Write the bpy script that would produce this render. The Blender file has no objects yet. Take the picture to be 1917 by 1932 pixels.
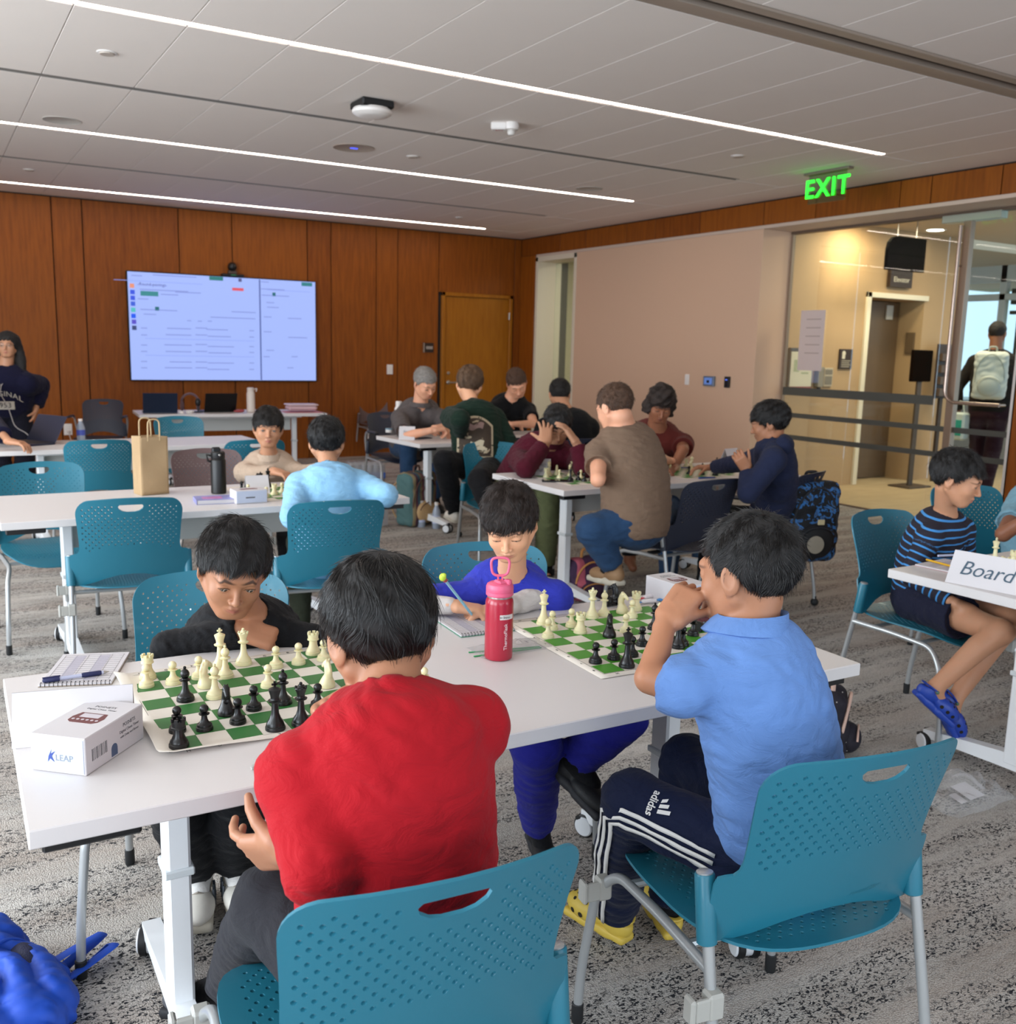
import bpy, bmesh, math, random
import numpy as np
from mathutils import Vector, Matrix
from mathutils.geometry import delaunay_2d_cdt
R_ = math.radians
rng = np.random.default_rng(7)
random.seed(7)
SC = bpy.context.scene
COL = SC.collection

# ------------------------------------------------------------------ camera
YAW, PITCH, ROLL, FPX, CAMZ = 0.544327, 0.167259, 0.024512, 1820.76, 1.48337
def _axes():
    cy, sy = math.cos(YAW), math.sin(YAW)
    f = np.array([sy*math.cos(PITCH), cy*math.cos(PITCH), -math.sin(PITCH)])
    r = np.array([cy, -sy, 0.0]); u = np.cross(r, f)
    c, s = math.cos(ROLL), math.sin(ROLL)
    return c*r+s*u, -s*r+c*u, f
CR, CU, CF = _axes()
cam_d = bpy.data.cameras.new('camera'); cam = bpy.data.objects.new('camera', cam_d); COL.objects.link(cam)
cam.matrix_world = Matrix(((CR[0], CU[0], -CF[0], 0), (CR[1], CU[1], -CF[1], 0), (CR[2], CU[2], -CF[2], CAMZ), (0, 0, 0, 1)))
cam_d.sensor_fit = 'HORIZONTAL'; cam_d.sensor_width = 36.0; cam_d.lens = FPX/1917*36.0
cam_d.clip_start = 0.05; cam_d.clip_end = 200
cam_d.dof.use_dof = True; cam_d.dof.focus_distance = 1.9; cam_d.dof.aperture_fstop = 7.5
SC.camera = cam
# ------------------------------------------------------------------ view, world, daylight
SC.view_settings.view_transform = 'Standard'; SC.view_settings.look = 'None'
SC.view_settings.exposure = 0.22; SC.view_settings.gamma = 1.0; SC.view_settings.use_curve_mapping = False
SC.cycles.use_denoising = True
SC.cycles.max_bounces = 7; SC.cycles.diffuse_bounces = 4; SC.cycles.glossy_bounces = 3; SC.cycles.transmission_bounces = 5
SC.cycles.transparent_max_bounces = 10; SC.cycles.sample_clamp_indirect = 6.0
SC.cycles.caustics_reflective = False; SC.cycles.caustics_refractive = False
W = bpy.data.worlds.new('World'); SC.world = W; W.use_nodes = True
bg = W.node_tree.nodes['Background']; bg.inputs[0].default_value = (0.62, 0.78, 1.0, 1); bg.inputs[1].default_value = 1.3
def area(name, loc, size, size_y, rot, power, col):
    d = bpy.data.lights.new(name, 'AREA'); d.shape = 'RECTANGLE'; d.size = size; d.size_y = size_y; d.energy = power; d.color = col
    o = bpy.data.objects.new(name, d); COL.objects.link(o); o.location = loc; o.rotation_euler = rot; return o
# daylight entering by the window walls on the left of the room and behind the photographer
DAY = (0.86, 0.94, 1.0)
for i, (x, y) in enumerate([(-3.35, -0.3), (-3.35, 2.6), (-3.35, 5.5)]):
    area('window_daylight', (x, y, 1.65), 2.3, 2.2, (0, R_(-90), 0), (105, 150, 170)[i], DAY)
for x in (-1.2, 1.8, 4.8):
    area('window_daylight', (x, -3.35, 1.65), 2.2, 2.3, (R_(90), 0, 0), 38, DAY)

def ray(px, py): return CF + CR*(px-958.5)/FPX - CU*(py-966)/FPX
CAM = np.array([0, 0, CAMZ])
def gz(px, py, z): d = ray(px, py); return CAM + d*((z-CAMZ)/d[2])
def gx(px, py, x): d = ray(px, py); return CAM + d*(x/d[0])
def gy(px, py, y): d = ray(px, py); return CAM + d*(y/d[1])
def gd(px, py, D): return CAM + ray(px, py)*D

# ------------------------------------------------------------------ materials
MATS = {}
def srgb(h):
    if isinstance(h, str):
        h = h.lstrip('#'); c = [int(h[i:i+2], 16)/255 for i in (0, 2, 4)]
    else: c = h
    return tuple(x/12.92 if x <= 0.04045 else ((x+0.055)/1.055)**2.4 for x in c)
def newmat(name):
    m = bpy.data.materials.new(name); m.use_nodes = True; nt = m.node_tree
    return m, nt, nt.nodes['Principled BSDF']
def setp(b, **k):
    al = {'rough': 'Roughness', 'metal': 'Metallic', 'spec': 'Specular IOR Level', 'trans': 'Transmission Weight', 'ior': 'IOR', 'alpha': 'Alpha',
          'sheen': 'Sheen Weight', 'coat': 'Coat Weight', 'sss': 'Subsurface Weight', 'emis': 'Emission Strength'}
    for a, v in k.items(): b.inputs[al[a]].default_value = v
def mat(name, col, rough=0.5, metal=0.0, bump=0.0, bscale=200.0, var=0.0, vscale=8.0, noise_detail=3, stretch=None, **k):
    if name in MATS: return MATS[name]
    m, nt, b = newmat(name); c = (*srgb(col), 1) if isinstance(col, str) else (*col, 1)
    b.inputs['Base Color'].default_value = c; setp(b, rough=rough, metal=metal, **k)
    N, L = nt.nodes, nt.links
    if var > 0 or bump > 0:
        tc = N.new('ShaderNodeTexCoord'); mp = N.new('ShaderNodeMapping'); L.new(tc.outputs['Object'], mp.inputs[0])
        if stretch: mp.inputs['Scale'].default_value = stretch
    if var > 0:
        n = N.new('ShaderNodeTexNoise'); n.inputs['Scale'].default_value = vscale; n.inputs['Detail'].default_value = noise_detail
        L.new(mp.outputs[0], n.inputs['Vector'])
        mx = N.new('ShaderNodeMix'); mx.data_type = 'RGBA'; L.new(n.outputs[0], mx.inputs[0])
        mx.inputs[6].default_value = tuple(max(0, x*(1-var)) for x in c[:3])+(1,); mx.inputs[7].default_value = tuple(min(1, x*(1+var)) for x in c[:3])+(1,)
        L.new(mx.outputs[2], b.inputs['Base Color'])
    if bump > 0:
        n2 = N.new('ShaderNodeTexNoise'); n2.inputs['Scale'].default_value = bscale; n2.inputs['Detail'].default_value = 2
        L.new(mp.outputs[0], n2.inputs['Vector'])
        bp = N.new('ShaderNodeBump'); bp.inputs['Strength'].default_value = bump; bp.inputs['Distance'].default_value = 0.002
        L.new(n2.outputs[0], bp.inputs['Height']); L.new(bp.outputs[0], b.inputs['Normal'])
    MATS[name] = m; return m
def emit(name, col, s):
    if name in MATS: return MATS[name]
    m, nt, b = newmat(name); c = (*srgb(col), 1) if isinstance(col, str) else (*col, 1)
    b.inputs['Base Color'].default_value = tuple(x*.12 for x in c[:3])+(1,); b.inputs['Emission Color'].default_value = c; setp(b, emis=s, rough=0.6)
    MATS[name] = m; return m
def glass(name, tint=(0.93, 0.98, 0.96), refl=0.5):
    if name in MATS: return MATS[name]
    m = bpy.data.materials.new(name); m.use_nodes = True; nt = m.node_tree; N, L = nt.nodes, nt.links
    N.remove(N['Principled BSDF']); out = N['Material Output']
    t = N.new('ShaderNodeBsdfTransparent'); t.inputs[0].default_value = (*tint, 1)
    g = N.new('ShaderNodeBsdfGlossy'); g.inputs['Roughness'].default_value = 0.01
    fr = N.new('ShaderNodeFresnel'); fr.inputs[0].default_value = 1.5
    mu = N.new('ShaderNodeMath'); mu.operation = 'MULTIPLY'; mu.inputs[1].default_value = refl; L.new(fr.outputs[0], mu.inputs[0])
    ms = N.new('ShaderNodeMixShader'); L.new(mu.outputs[0], ms.inputs[0]); L.new(t.outputs[0], ms.inputs[1]); L.new(g.outputs[0], ms.inputs[2])
    L.new(ms.outputs[0], out.inputs[0]); MATS[name] = m; return m

# ------------------------------------------------------------------ mesh builder
class MB:
    def __init__(s): s.v = []; s.f = []
    def add(s, vs, fs):
        n = len(s.v); s.v += [tuple(map(float, p)) for p in vs]; s.f += [tuple(n+i for i in f) for f in fs]; return s
    def box(s, lo, hi, M=None, bev=0.0):
        x0, y0, z0 = lo; x1, y1, z1 = hi
        if bev <= 0:
            vs = [(x, y, z) for x in (x0, x1) for y in (y0, y1) for z in (z0, z1)]
            fs = [(0, 1, 3, 2), (4, 6, 7, 5), (0, 4, 5, 1), (2, 3, 7, 6), (0, 2, 6, 4), (1, 5, 7, 3)]
        else:
            b = min(bev, (x1-x0)*.49, (y1-y0)*.49, (z1-z0)*.49); bm = bmesh.new()
            bmesh.ops.create_cube(bm, size=1.0)
            for v in bm.verts:
                v.co = Vector(((x0+x1)/2+v.co.x*(x1-x0), (y0+y1)/2+v.co.y*(y1-y0), (z0+z1)/2+v.co.z*(z1-z0)))
            bmesh.ops.bevel(bm, geom=bm.edges[:], offset=b, segments=1, affect='EDGES', profile=0.5)
            bm.verts.index_update(); vs = [tuple(v.co) for v in bm.verts]; fs = [tuple(v.index for v in f.verts) for f in bm.faces]; bm.free()
        if M is not None: vs = [tuple(M @ Vector(p)) for p in vs]
        return s.add(vs, fs)
    def prism(s, poly, z0, z1, M=None):
        n = len(poly); vs = [(x, y, z0) for x, y in poly]+[(x, y, z1) for x, y in poly]
        fs = [tuple(range(n))[::-1], tuple(range(n, 2*n))]+[(i, (i+1) % n, n+(i+1) % n, n+i) for i in range(n)]
        if M is not None: vs = [tuple(M @ Vector(p)) for p in vs]
        return s.add(vs, fs)
    def tube(s, pts, r, n=12, cap=True, sq=None):
        pts = [Vector(p) for p in pts]; rs = r if hasattr(r, '__len__') else [r]*len(pts)
        t0 = (pts[1]-pts[0]).normalized(); a = Vector((0, 0, 1)) if abs(t0.z) < .9 else Vector((1, 0, 0))
        nrm = t0.cross(a).normalized(); vs = []
        for i, p in enumerate(pts):
            if i == 0: t = t0
            elif i == len(pts)-1: t = (pts[i]-pts[i-1]).normalized()
            else: t = ((pts[i]-pts[i-1]).normalized()+(pts[i+1]-pts[i]).normalized()).normalized()
            nrm = (nrm - t*nrm.dot(t)).normalized(); bn = t.cross(nrm)
            for k in range(n):
                an = 2*math.pi*k/n; c, sn = math.cos(an), math.sin(an)
                vs.append(tuple(p+nrm*(c*rs[i])+bn*(sn*rs[i]*(sq or 1))))
        m = len(pts); fs = []
        for i in range(m-1):
            for k in range(n):
                a_, b_ = i*n+k, i*n+(k+1) % n; fs.append((a_, b_, b_+n, a_+n))
        if cap: fs += [tuple(range(n))[::-1], tuple(range((m-1)*n, m*n))]
        return s.add(vs, fs)
    def lathe(s, prof, n=24, c=(0, 0, 0), M=None):
        vs = []; fs = []
        for r, z in prof:
            for k in range(n):
                a = 2*math.pi*k/n; vs.append((c[0]+r*math.cos(a), c[1]+r*math.sin(a), c[2]+z))
        for i in range(len(prof)-1):
            for k in range(n):
                a_, b_ = i*n+k, i*n+(k+1) % n; fs.append((a_, b_, b_+n, a_+n))
        fs += [tuple(range(n))[::-1], tuple(range((len(prof)-1)*n, len(prof)*n))]
        if M is not None: vs = [tuple(M @ Vector(p)) for p in vs]
        return s.add(vs, fs)
    def ell(s, c, r, M=None, nu=16, nv=10):
        prof = [(max(1e-4, math.sin(math.pi*i/nv)), -math.cos(math.pi*i/nv)) for i in range(nv+1)]
        t = MB().lathe(prof, nu); vs = [(c[0]+p[0]*r[0], c[1]+p[1]*r[1], c[2]+p[2]*r[2]) for p in t.v]
        if M is not None: vs = [tuple(M @ Vector(p)) for p in vs]
        return s.add(vs, t.f)
    def grid(s, fn, nu, nv):
        vs = [fn(i/nu, j/nv) for j in range(nv+1) for i in range(nu+1)]
        fs = [(j*(nu+1)+i, j*(nu+1)+i+1, (j+1)*(nu+1)+i+1, (j+1)*(nu+1)+i) for j in range(nv) for i in range(nu)]
        return s.add(vs, fs)
    def merge(s, o, M=None):
        vs = o.v if M is None else [tuple(M @ Vector(p)) for p in o.v]
        return s.add(vs, o.f)
    def mesh(s, name, smooth=True, angle=35):
        me = bpy.data.meshes.new(name); me.from_pydata(s.v, [], s.f); me.update()
        if smooth: smooth_mesh(me, angle)
        return me
def smooth_mesh(me, angle=35):
    me.polygons.foreach_set('use_smooth', [True]*len(me.polygons))
    try: me.set_sharp_from_angle(angle=R_(angle))
    except Exception: pass
def npmesh(name, V, Q):
    me = bpy.data.meshes.new(name); V = np.ascontiguousarray(V, dtype=np.float32); Q = np.ascontiguousarray(Q, dtype=np.int32)
    me.vertices.add(len(V)); me.vertices.foreach_set('co', V.ravel()); k = Q.shape[1]
    me.loops.add(Q.size); me.loops.foreach_set('vertex_index', Q.ravel())
    me.polygons.add(len(Q)); me.polygons.foreach_set('loop_start', np.arange(0, Q.size, k, dtype=np.int32))
    me.polygons.foreach_set('use_smooth', np.ones(len(Q), dtype=bool)); me.update(calc_edges=True); return me
def obj(name, mb, m=None, parent=None, loc=(0, 0, 0), rot=None, smooth=True, kind=None, label=None, cat=None, group=None, angle=35):
    me = mb.mesh(name, smooth, angle) if isinstance(mb, MB) else mb
    o = bpy.data.objects.new(name, me); COL.objects.link(o)
    if m is not None and not me.materials: me.materials.append(m)
    if parent is not None: o.parent = parent
    o.location = loc
    if rot is not None: o.rotation_euler = rot
    return tag(o, label, cat, group, kind)
def tag(o, label=None, cat=None, group=None, kind=None):
    if kind: o['kind'] = kind
    if label: o['label'] = label
    if cat: o['category'] = cat
    if group: o['group'] = group
    return o
def thing(name, label, cat, loc=(0, 0, 0), rz=0.0, group=None, rot=None):
    o = bpy.data.objects.new(name, None); COL.objects.link(o); o.location = loc; o.rotation_euler = rot or (0, 0, rz)
    o.empty_display_size = 0.1
    return tag(o, label, cat, group)
def copytree(o, parent=None):
    c = o.copy(); COL.objects.link(c)
    if parent is not None: c.parent = parent
    for ch in list(o.children): copytree(ch, c)
    return c
def dup(o, loc, rz=0.0, label=None, group=None):
    c = copytree(o); c.location = loc; c.rotation_euler = (0, 0, rz)
    if label: c['label'] = label
    if group: c['group'] = group
    return c
_FONTC = {}
def text(body, size, m, parent, loc, rot, ext=0.0004, shear=0.0, align='CENTER', name='lettering', scale=(1, 1, 1), bold=0.0, spacing=1.0):
    cu = bpy.data.curves.new(name, 'FONT'); cu.body = body; cu.size = size; cu.align_x = align; cu.align_y = 'CENTER'
    cu.extrude = ext; cu.shear = shear; cu.offset = bold; cu.space_character = spacing; cu.resolution_u = 3
    t = bpy.data.objects.new('tmp', cu); COL.objects.link(t)
    me = bpy.data.meshes.new_from_object(t.evaluated_get(bpy.context.evaluated_depsgraph_get()))
    bpy.data.objects.remove(t); me.materials.clear(); me.materials.append(m)
    o = bpy.data.objects.new(name, me); COL.objects.link(o)
    o.parent = parent; o.location = loc; o.rotation_euler = rot; o.scale = scale; return o
def Rz(a): return Matrix.Rotation(a, 4, 'Z')
def Rx(a): return Matrix.Rotation(a, 4, 'X')
def Ry(a): return Matrix.Rotation(a, 4, 'Y')
def Tr(*p): return Matrix.Translation(p)
ORD = ['leftmost', 'second from left', 'third from left', 'fourth from left', 'fifth from left', 'sixth from left', 'seventh from left', 'eighth from left', 'ninth from left', 'tenth from left', 'eleventh from left', 'twelfth from left']
# ================================================================== ROOM
XR, YB, ZC, XG = 7.5, 12.2, 3.04, 7.94
def wood_mat(name, c0, c1, rough=0.42, axis=2):
    m, nt, b = newmat(name); N, L = nt.nodes, nt.links
    tc = N.new('ShaderNodeTexCoord'); mp = N.new('ShaderNodeMapping'); L.new(tc.outputs['Object'], mp.inputs[0])
    s = [7, 7, 7]; s[axis] = 0.5; mp.inputs['Scale'].default_value = s
    n = N.new('ShaderNodeTexNoise'); n.inputs['Scale'].default_value = 5; n.inputs['Detail'].default_value = 6; L.new(mp.outputs[0], n.inputs[0])
    mp2 = N.new('ShaderNodeMapping'); L.new(tc.outputs['Object'], mp2.inputs[0]); s = [60, 60, 60]; s[axis] = 3; mp2.inputs['Scale'].default_value = s
    n2 = N.new('ShaderNodeTexNoise'); n2.inputs['Scale'].default_value = 4; L.new(mp2.outputs[0], n2.inputs[0])
    oi = N.new('ShaderNodeObjectInfo')
    ad = N.new('ShaderNodeMath'); ad.operation = 'MULTIPLY_ADD'; ad.inputs[1].default_value = 0.35; L.new(n2.outputs[0], ad.inputs[0]); L.new(n.outputs[0], ad.inputs[2])
    ad2 = N.new('ShaderNodeMath'); ad2.operation = 'MULTIPLY_ADD'; ad2.inputs[1].default_value = 0.25; L.new(oi.outputs['Random'], ad2.inputs[0]); L.new(ad.outputs[0], ad2.inputs[2])
    cr = N.new('ShaderNodeValToRGB'); cr.color_ramp.elements[0].position = 0.45; cr.color_ramp.elements[0].color = (*c0, 1)
    cr.color_ramp.elements[1].position = 1.05; cr.color_ramp.elements[1].color = (*c1, 1)
    L.new(ad2.outputs[0], cr.inputs[0]); L.new(cr.outputs[0], b.inputs['Base Color']); setp(b, rough=rough, spec=.25)
    return m
M_WOOD = wood_mat('cherry_veneer', (.150, .034, .003), (.27, .075, .006), 0.5)
M_DOORW = wood_mat('door_veneer', (.27, .085, .006), (.38, .14, .010), 0.42)
M_CEIL = mat('ceiling_panel', '#e6dcd4', 0.85, bump=0.05, bscale=300, var=0.02, vscale=3)
M_DARK = mat('dark_joint', '#241a14', 0.8)
M_BEIGE = mat('beige_paint', '#d0ad92', 0.75, bump=0.03, bscale=400)
M_WTRIM = mat('pale_trim', '#d8cdb8', 0.5)
M_BRZ = mat('bronze_frame', '#6b5a4c', 0.45, 0.3)
M_STEEL = mat('brushed_steel', '#b9b4ae', 0.3, 0.9)
M_SLOT = mat('slot_metal', '#77716b', 0.6)

def carpet_mat():
    m, nt, b = newmat('patterned_carpet'); N, L = nt.nodes, nt.links
    geo = N.new('ShaderNodeNewGeometry')
    def mapped(sx, sy, rz=0):
        mp = N.new('ShaderNodeMapping'); L.new(geo.outputs['Position'], mp.inputs[0]); mp.inputs['Scale'].default_value = (sx, sy, 1); mp.inputs['Rotation'].default_value = (0, 0, rz); return mp
    def noise(mp, sc, det=3, rough=0.5, dist=0):
        n = N.new('ShaderNodeTexNoise'); n.inputs['Scale'].default_value = sc; n.inputs['Detail'].default_value = det; n.inputs['Roughness'].default_value = rough; n.inputs['Distortion'].default_value = dist
        L.new(mp.outputs[0], n.inputs[0]); return n
    def ramp(src, p0, p1, c0=(0, 0, 0, 1), c1=(1, 1, 1, 1)):
        r = N.new('ShaderNodeValToRGB'); r.color_ramp.elements[0].position = p0; r.color_ramp.elements[1].position = p1
        r.color_ramp.elements[0].color = c0; r.color_ramp.elements[1].color = c1; L.new(src, r.inputs[0]); return r
    def math_(op, a, b_):
        n = N.new('ShaderNodeMath'); n.operation = op
        for i, x in enumerate((a, b_)):
            if isinstance(x, (int, float)): n.inputs[i].default_value = x
            else: L.new(x, n.inputs[i])
        return n.outputs[0]
    def mix(f, a, b_):
        n = N.new('ShaderNodeMix'); n.data_type = 'RGBA'; L.new(f, n.inputs[0])
        for i, x in ((6, a), (7, b_)):
            if isinstance(x, tuple): n.inputs[i].default_value = x
            else: L.new(x, n.inputs[i])
        return n.outputs[2]
    sx = mapped(0.45, 2.2, R_(8)); iso = mapped(1, 1)
    # broad streaks of lighter and darker grey running along the room
    st = noise(sx, 2.6, 5, 0.62, 0.3)
    base = mix(ramp(st.outputs[0], 0.33, 0.66).outputs[0], (*srgb('#b5aea6'), 1), (*srgb('#dbd7d1'), 1))
    fine = noise(mapped(1.0, 3.2, R_(8)), 14, 4, 0.65)
    base = mix(math_('MULTIPLY', ramp(fine.outputs[0], 0.42, 0.62).outputs[0], 0.45), base, (*srgb('#c9c5bf'), 1))
    tn = noise(mapped(0.5, 2.0, R_(8)), 1.7, 4, 0.6)
    base = mix(math_('MULTIPLY', ramp(tn.outputs[0], 0.45, 0.62).outputs[0], 0.28), base, (*srgb('#b59b88'), 1))
    # clusters of dark broken flecks
    cl = noise(mapped(0.38, 2.3, R_(8)), 2.6, 5, 0.68, 0.25)
    clm = ramp(cl.outputs[0], 0.43, 0.52)
    fl = noise(mapped(0.9, 1.5, R_(8)), 74, 3, 0.6, 1.2)
    flm = ramp(fl.outputs[0], 0.535, 0.565)
    thr = math_('MULTIPLY', flm.outputs[0], clm.outputs[0])
    col = mix(thr, base, (*srgb('#33353a'), 1))
    # loop pile
    v = N.new('ShaderNodeTexVoronoi'); v.inputs['Scale'].default_value = 260; L.new(iso.outputs[0], v.inputs['Vector'])
    pile = ramp(v.outputs['Distance'], 0.05, 0.75, (1, 1, 1, 1), (0.58, 0.58, 0.58, 1))
    mm = N.new('ShaderNodeMix'); mm.data_type = 'RGBA'; mm.blend_type = 'MULTIPLY'; mm.inputs[0].default_value = 0.9; L.new(col, mm.inputs[6]); L.new(pile.outputs[0], mm.inputs[7])
    L.new(mm.outputs[2], b.inputs['Base Color']); setp(b, rough=0.95, spec=0.15)
    bp = N.new('ShaderNodeBump'); bp.inputs['Strength'].default_value = 0.7; bp.inputs['Distance'].default_value = 0.004; bp.invert = True
    L.new(v.outputs['Distance'], bp.inputs['Height']); L.new(bp.outputs[0], b.inputs['Normal'])
    return m
M_CARPET = carpet_mat()
obj('floor', MB().box((-3.4, -3.4, -0.12), (XG, YB+0.05, 0)), M_CARPET, kind='structure', smooth=False)
M_HALLC = mat('hall_carpet', '#b09a78', 0.95, bump=0.5, bscale=150, var=0.22, vscale=5, noise_detail=6, stretch=(0.6, 3, 1))
hf = obj('floor', MB().box((XG, 3.6, -0.12), (20, 12.5, 0)), M_HALLC, kind='structure', smooth=False)
# ---- back wall: veneer panels with recessed joints
wb = obj('wall_back', MB().box((-3.5, YB+0.02, 0), (XG+0.4, YB+0.15, ZC+0.1)), M_DARK, kind='structure', smooth=False)
seams = [-3.4, -2.5, -1.9, -0.8, 0.1]+[float(gy(px, 420, YB)[0]) for px in (97.5, 155, 336, 437, 579, 624, 710, 751, 829)]
DX0, DX1, DZ = float(gy(833, 558, YB)[0]), float(gy(966, 566, YB)[0]), 2.19
for a, b_ in zip(seams[:-1], seams[1:]):
    obj('wall_panel', MB().box((a+.006, YB-.004, 0.0), (b_-.006, YB+0.02, ZC-.012), bev=.002), M_WOOD, wb, smooth=False)
obj('wall_panel', MB().box((seams[-1]+.006, YB-.004, DZ+0.05), (DX1+.02, YB+.02, ZC-.012), bev=.002), M_WOOD, wb, smooth=False)
obj('wall_panel', MB().box((DX1+.03, YB-.004, 0), (XR, YB+.02, ZC-.012), bev=.002), M_WOOD, wb, smooth=False)
# door in the back wall
d1 = thing('door_1', None, None, ((DX0+DX1)/2, YB, 0)); d1['kind'] = 'structure'
hw = (DX1-DX0)/2
fr = MB().box((-hw, -.03, 0), (-hw+.05, .02, DZ+.05), bev=.004).box((hw-.05, -.03, 0), (hw, .02, DZ+.05), bev=.004).box((-hw, -.03, DZ), (hw, .02, DZ+.05), bev=.004)
obj('door_frame', fr, M_DOORW, d1)
obj('door_leaf', MB().box((-hw+.055, -.002, 0.01), (hw-.055, .015, DZ-.005), bev=.003), M_DOORW, d1)
hd = MB().tube([(-hw+.12, -.01, 1.0), (-hw+.12, -.06, 1.0), (-hw+.26, -.06, 1.0)], .011, 10).lathe([(.028, 0), (.028, .012), (.02, .016)], 18, M=Tr(-hw+.12, -.002, 1.0) @ Rx(R_(90)))
obj('door_handle', hd, M_STEEL, d1)
obj('door_lock', MB().lathe([(.022, 0), (.022, .012), (.015, .014)], 18, M=Tr(-hw+.12, -.002, 1.13) @ Rx(R_(90))), M_STEEL, d1)
for z in (0.25, 1.1, 1.95):
    obj('hinge', MB().box((hw-.062, -.036, z-.05), (hw-.044, -.002, z+.05), bev=.002), M_STEEL, d1)
# ---- right wall: wood header, beige wall, glazing
ws = obj('wall_right', MB().box((XR+.03, 4.62, 2.84), (XG+.1, YB+.1, ZC+.1)).box((XR+.02, -3.5, 0), (XG+.1, 4.575, ZC+.1)).box((XR+.02, 11.81, 0), (XG, YB+.05, ZC)), M_DARK, kind='structure', smooth=False)
hs = [YB-.01, 11.2, 10.6, 9.75, 9.2, 8.43, 7.47, 6.79, 5.84, 5.53, 4.89, 4.60, 4.2, 3.4, 2.4, 1.4, .4, -.8, -2, -3.4]
for a, b_ in zip(hs[:-1], hs[1:]):
    z0 = 2.80 if (a > 4.85 and a < 11.7) or b_ < 11.7 and a > 5 else 0
    if a > 4.7:
        obj('wall_panel', MB().box((XR, b_+.005, 2.80), (XR+.03, a-.005, ZC-.012), bev=.002), M_WOOD, ws, smooth=False)
    else:
        obj('wall_panel', MB().box((XR, b_+.005, 0), (XR+.02, a-.005, ZC-.012), bev=.002), M_WOOD, ws, smooth=False)
obj('wall_panel', MB().box((XR, 11.82, 0), (XR+.02, YB-.005, 2.795), bev=.002), M_WOOD, ws, smooth=False)
# soffit trim under the header and glazing head frame
obj('trim_1', MB().box((XR+.005, 4.62, 2.765), (XG+.08, 11.8, 2.80), bev=.003), mat('soffit_paint', '#c9b4a4', .6), kind='structure', smooth=False)
# beige wall
WBY0, WBY1 = 7.47, 10.81
obj('wall_beige', MB().box((XR+.01, WBY0, 0), (XG+.02, WBY1, 2.765), bev=.003), M_BEIGE, kind='structure', smooth=False)
obj('baseboard_right', MB().box((XR, WBY0+.005, 0), (XR+.012, WBY1-.005, .09), bev=.002), mat('taupe_base', '#8b7b6e', .6), kind='structure', smooth=False)
# sidelight beside the beige wall
w1 = thing('window_1', None, None, (XR, 11.3, 0)); w1['kind'] = 'structure'
obj('window_frame', MB().box((.0, -.49, 0), (.4, -.44, 2.76), bev=.003).box((0, .44, 0), (.4, .5, 2.76), bev=.003).box((0, -.49, 2.70), (.4, .5, 2.765), bev=.003), M_WTRIM, w1, smooth=False)
obj('window_pane', MB().box((.30, -.44, 0.02), (.312, .44, 2.70)), glass('clear_glass', refl=.28), w1, smooth=False)
# glass wall with pivot door
w2 = thing('window_2', None, None, (XG, 6.2, 0)); w2['kind'] = 'structure'
GJ = [7.465, 6.59, 5.62, 4.63]
for a, b_ in zip(GJ[:-1], GJ[1:]):
    obj('window_pane', MB().box((-.006, b_+.006-6.2, 0.01), (.006, a-.006-6.2, 2.74)), glass('clear_glass', refl=.28), w2, smooth=False)
obj('window_frame', MB().box((-.03, 4.63-6.2, 2.74), (.05, 7.465-6.2, 2.765), bev=.002).box((-.02, 4.63-6.2, 0), (.02, 7.465-6.2, .012)), M_BRZ, w2, smooth=False)
obj('window_frame', MB().box((-.02, 7.445-6.2, 0), (.02, 7.465-6.2, 2.74), bev=.002), mat('glazing_bead', '#8a7460', .5), w2, smooth=False)
M_BAND = mat('frosted_band', '#4a4a44', .6)
for (z0, z1, y0, y1) in ((1.07, 1.155, 5.62, 7.46), (.835, .885, 4.65, 7.46), (.60, .65, 4.65, 7.46)):
    obj('glass_band', MB().box((-.009, y0-6.2, z0), (-.0065, y1-6.2, z1)), M_BAND, w2, smooth=False)
# door rail, patch fitting and pull handle
d2 = thing('door_2', None, None, (XG, 5.42, 0)); d2['kind'] = 'structure'
obj('door_stile', MB().box((-.045, -.03, 0.01), (.02, .045, 2.70), bev=.003), mat('door_rail', '#a28c79', .35, .6), d2, smooth=False)
obj('patch_fitting', MB().box((-.05, -.3, 2.68), (.05, .26, 2.745), bev=.004), mat('patch_metal', '#b9c2b4', .35, .5), d2, smooth=False)
hp = [(-.10, .03, 2.64), (-.10, .03, 1.22)]+[(-.10, .03-.11*(1-math.cos(a)), 1.22-.11*math.sin(a)) for a in (R_(25), R_(50), R_(75), R_(90))]+[(-.10, -.50, 1.11)]
obj('door_handle', MB().tube(hp, .016, 12).tube([(-.10, .03, 2.3), (-.02, .03, 2.3)], .01, 8).tube([(-.10, -.5, 1.11), (-.02, -.5, 1.11)], .01, 8), mat('pull_metal', '#b29e92', .25, .8), d2)
obj('trim_2', MB().box((XR, 4.578, 0), (XG+.05, 4.618, 2.765), bev=.003), mat('white_jamb', '#cfc8c2', .45), kind='structure', smooth=False)
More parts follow.
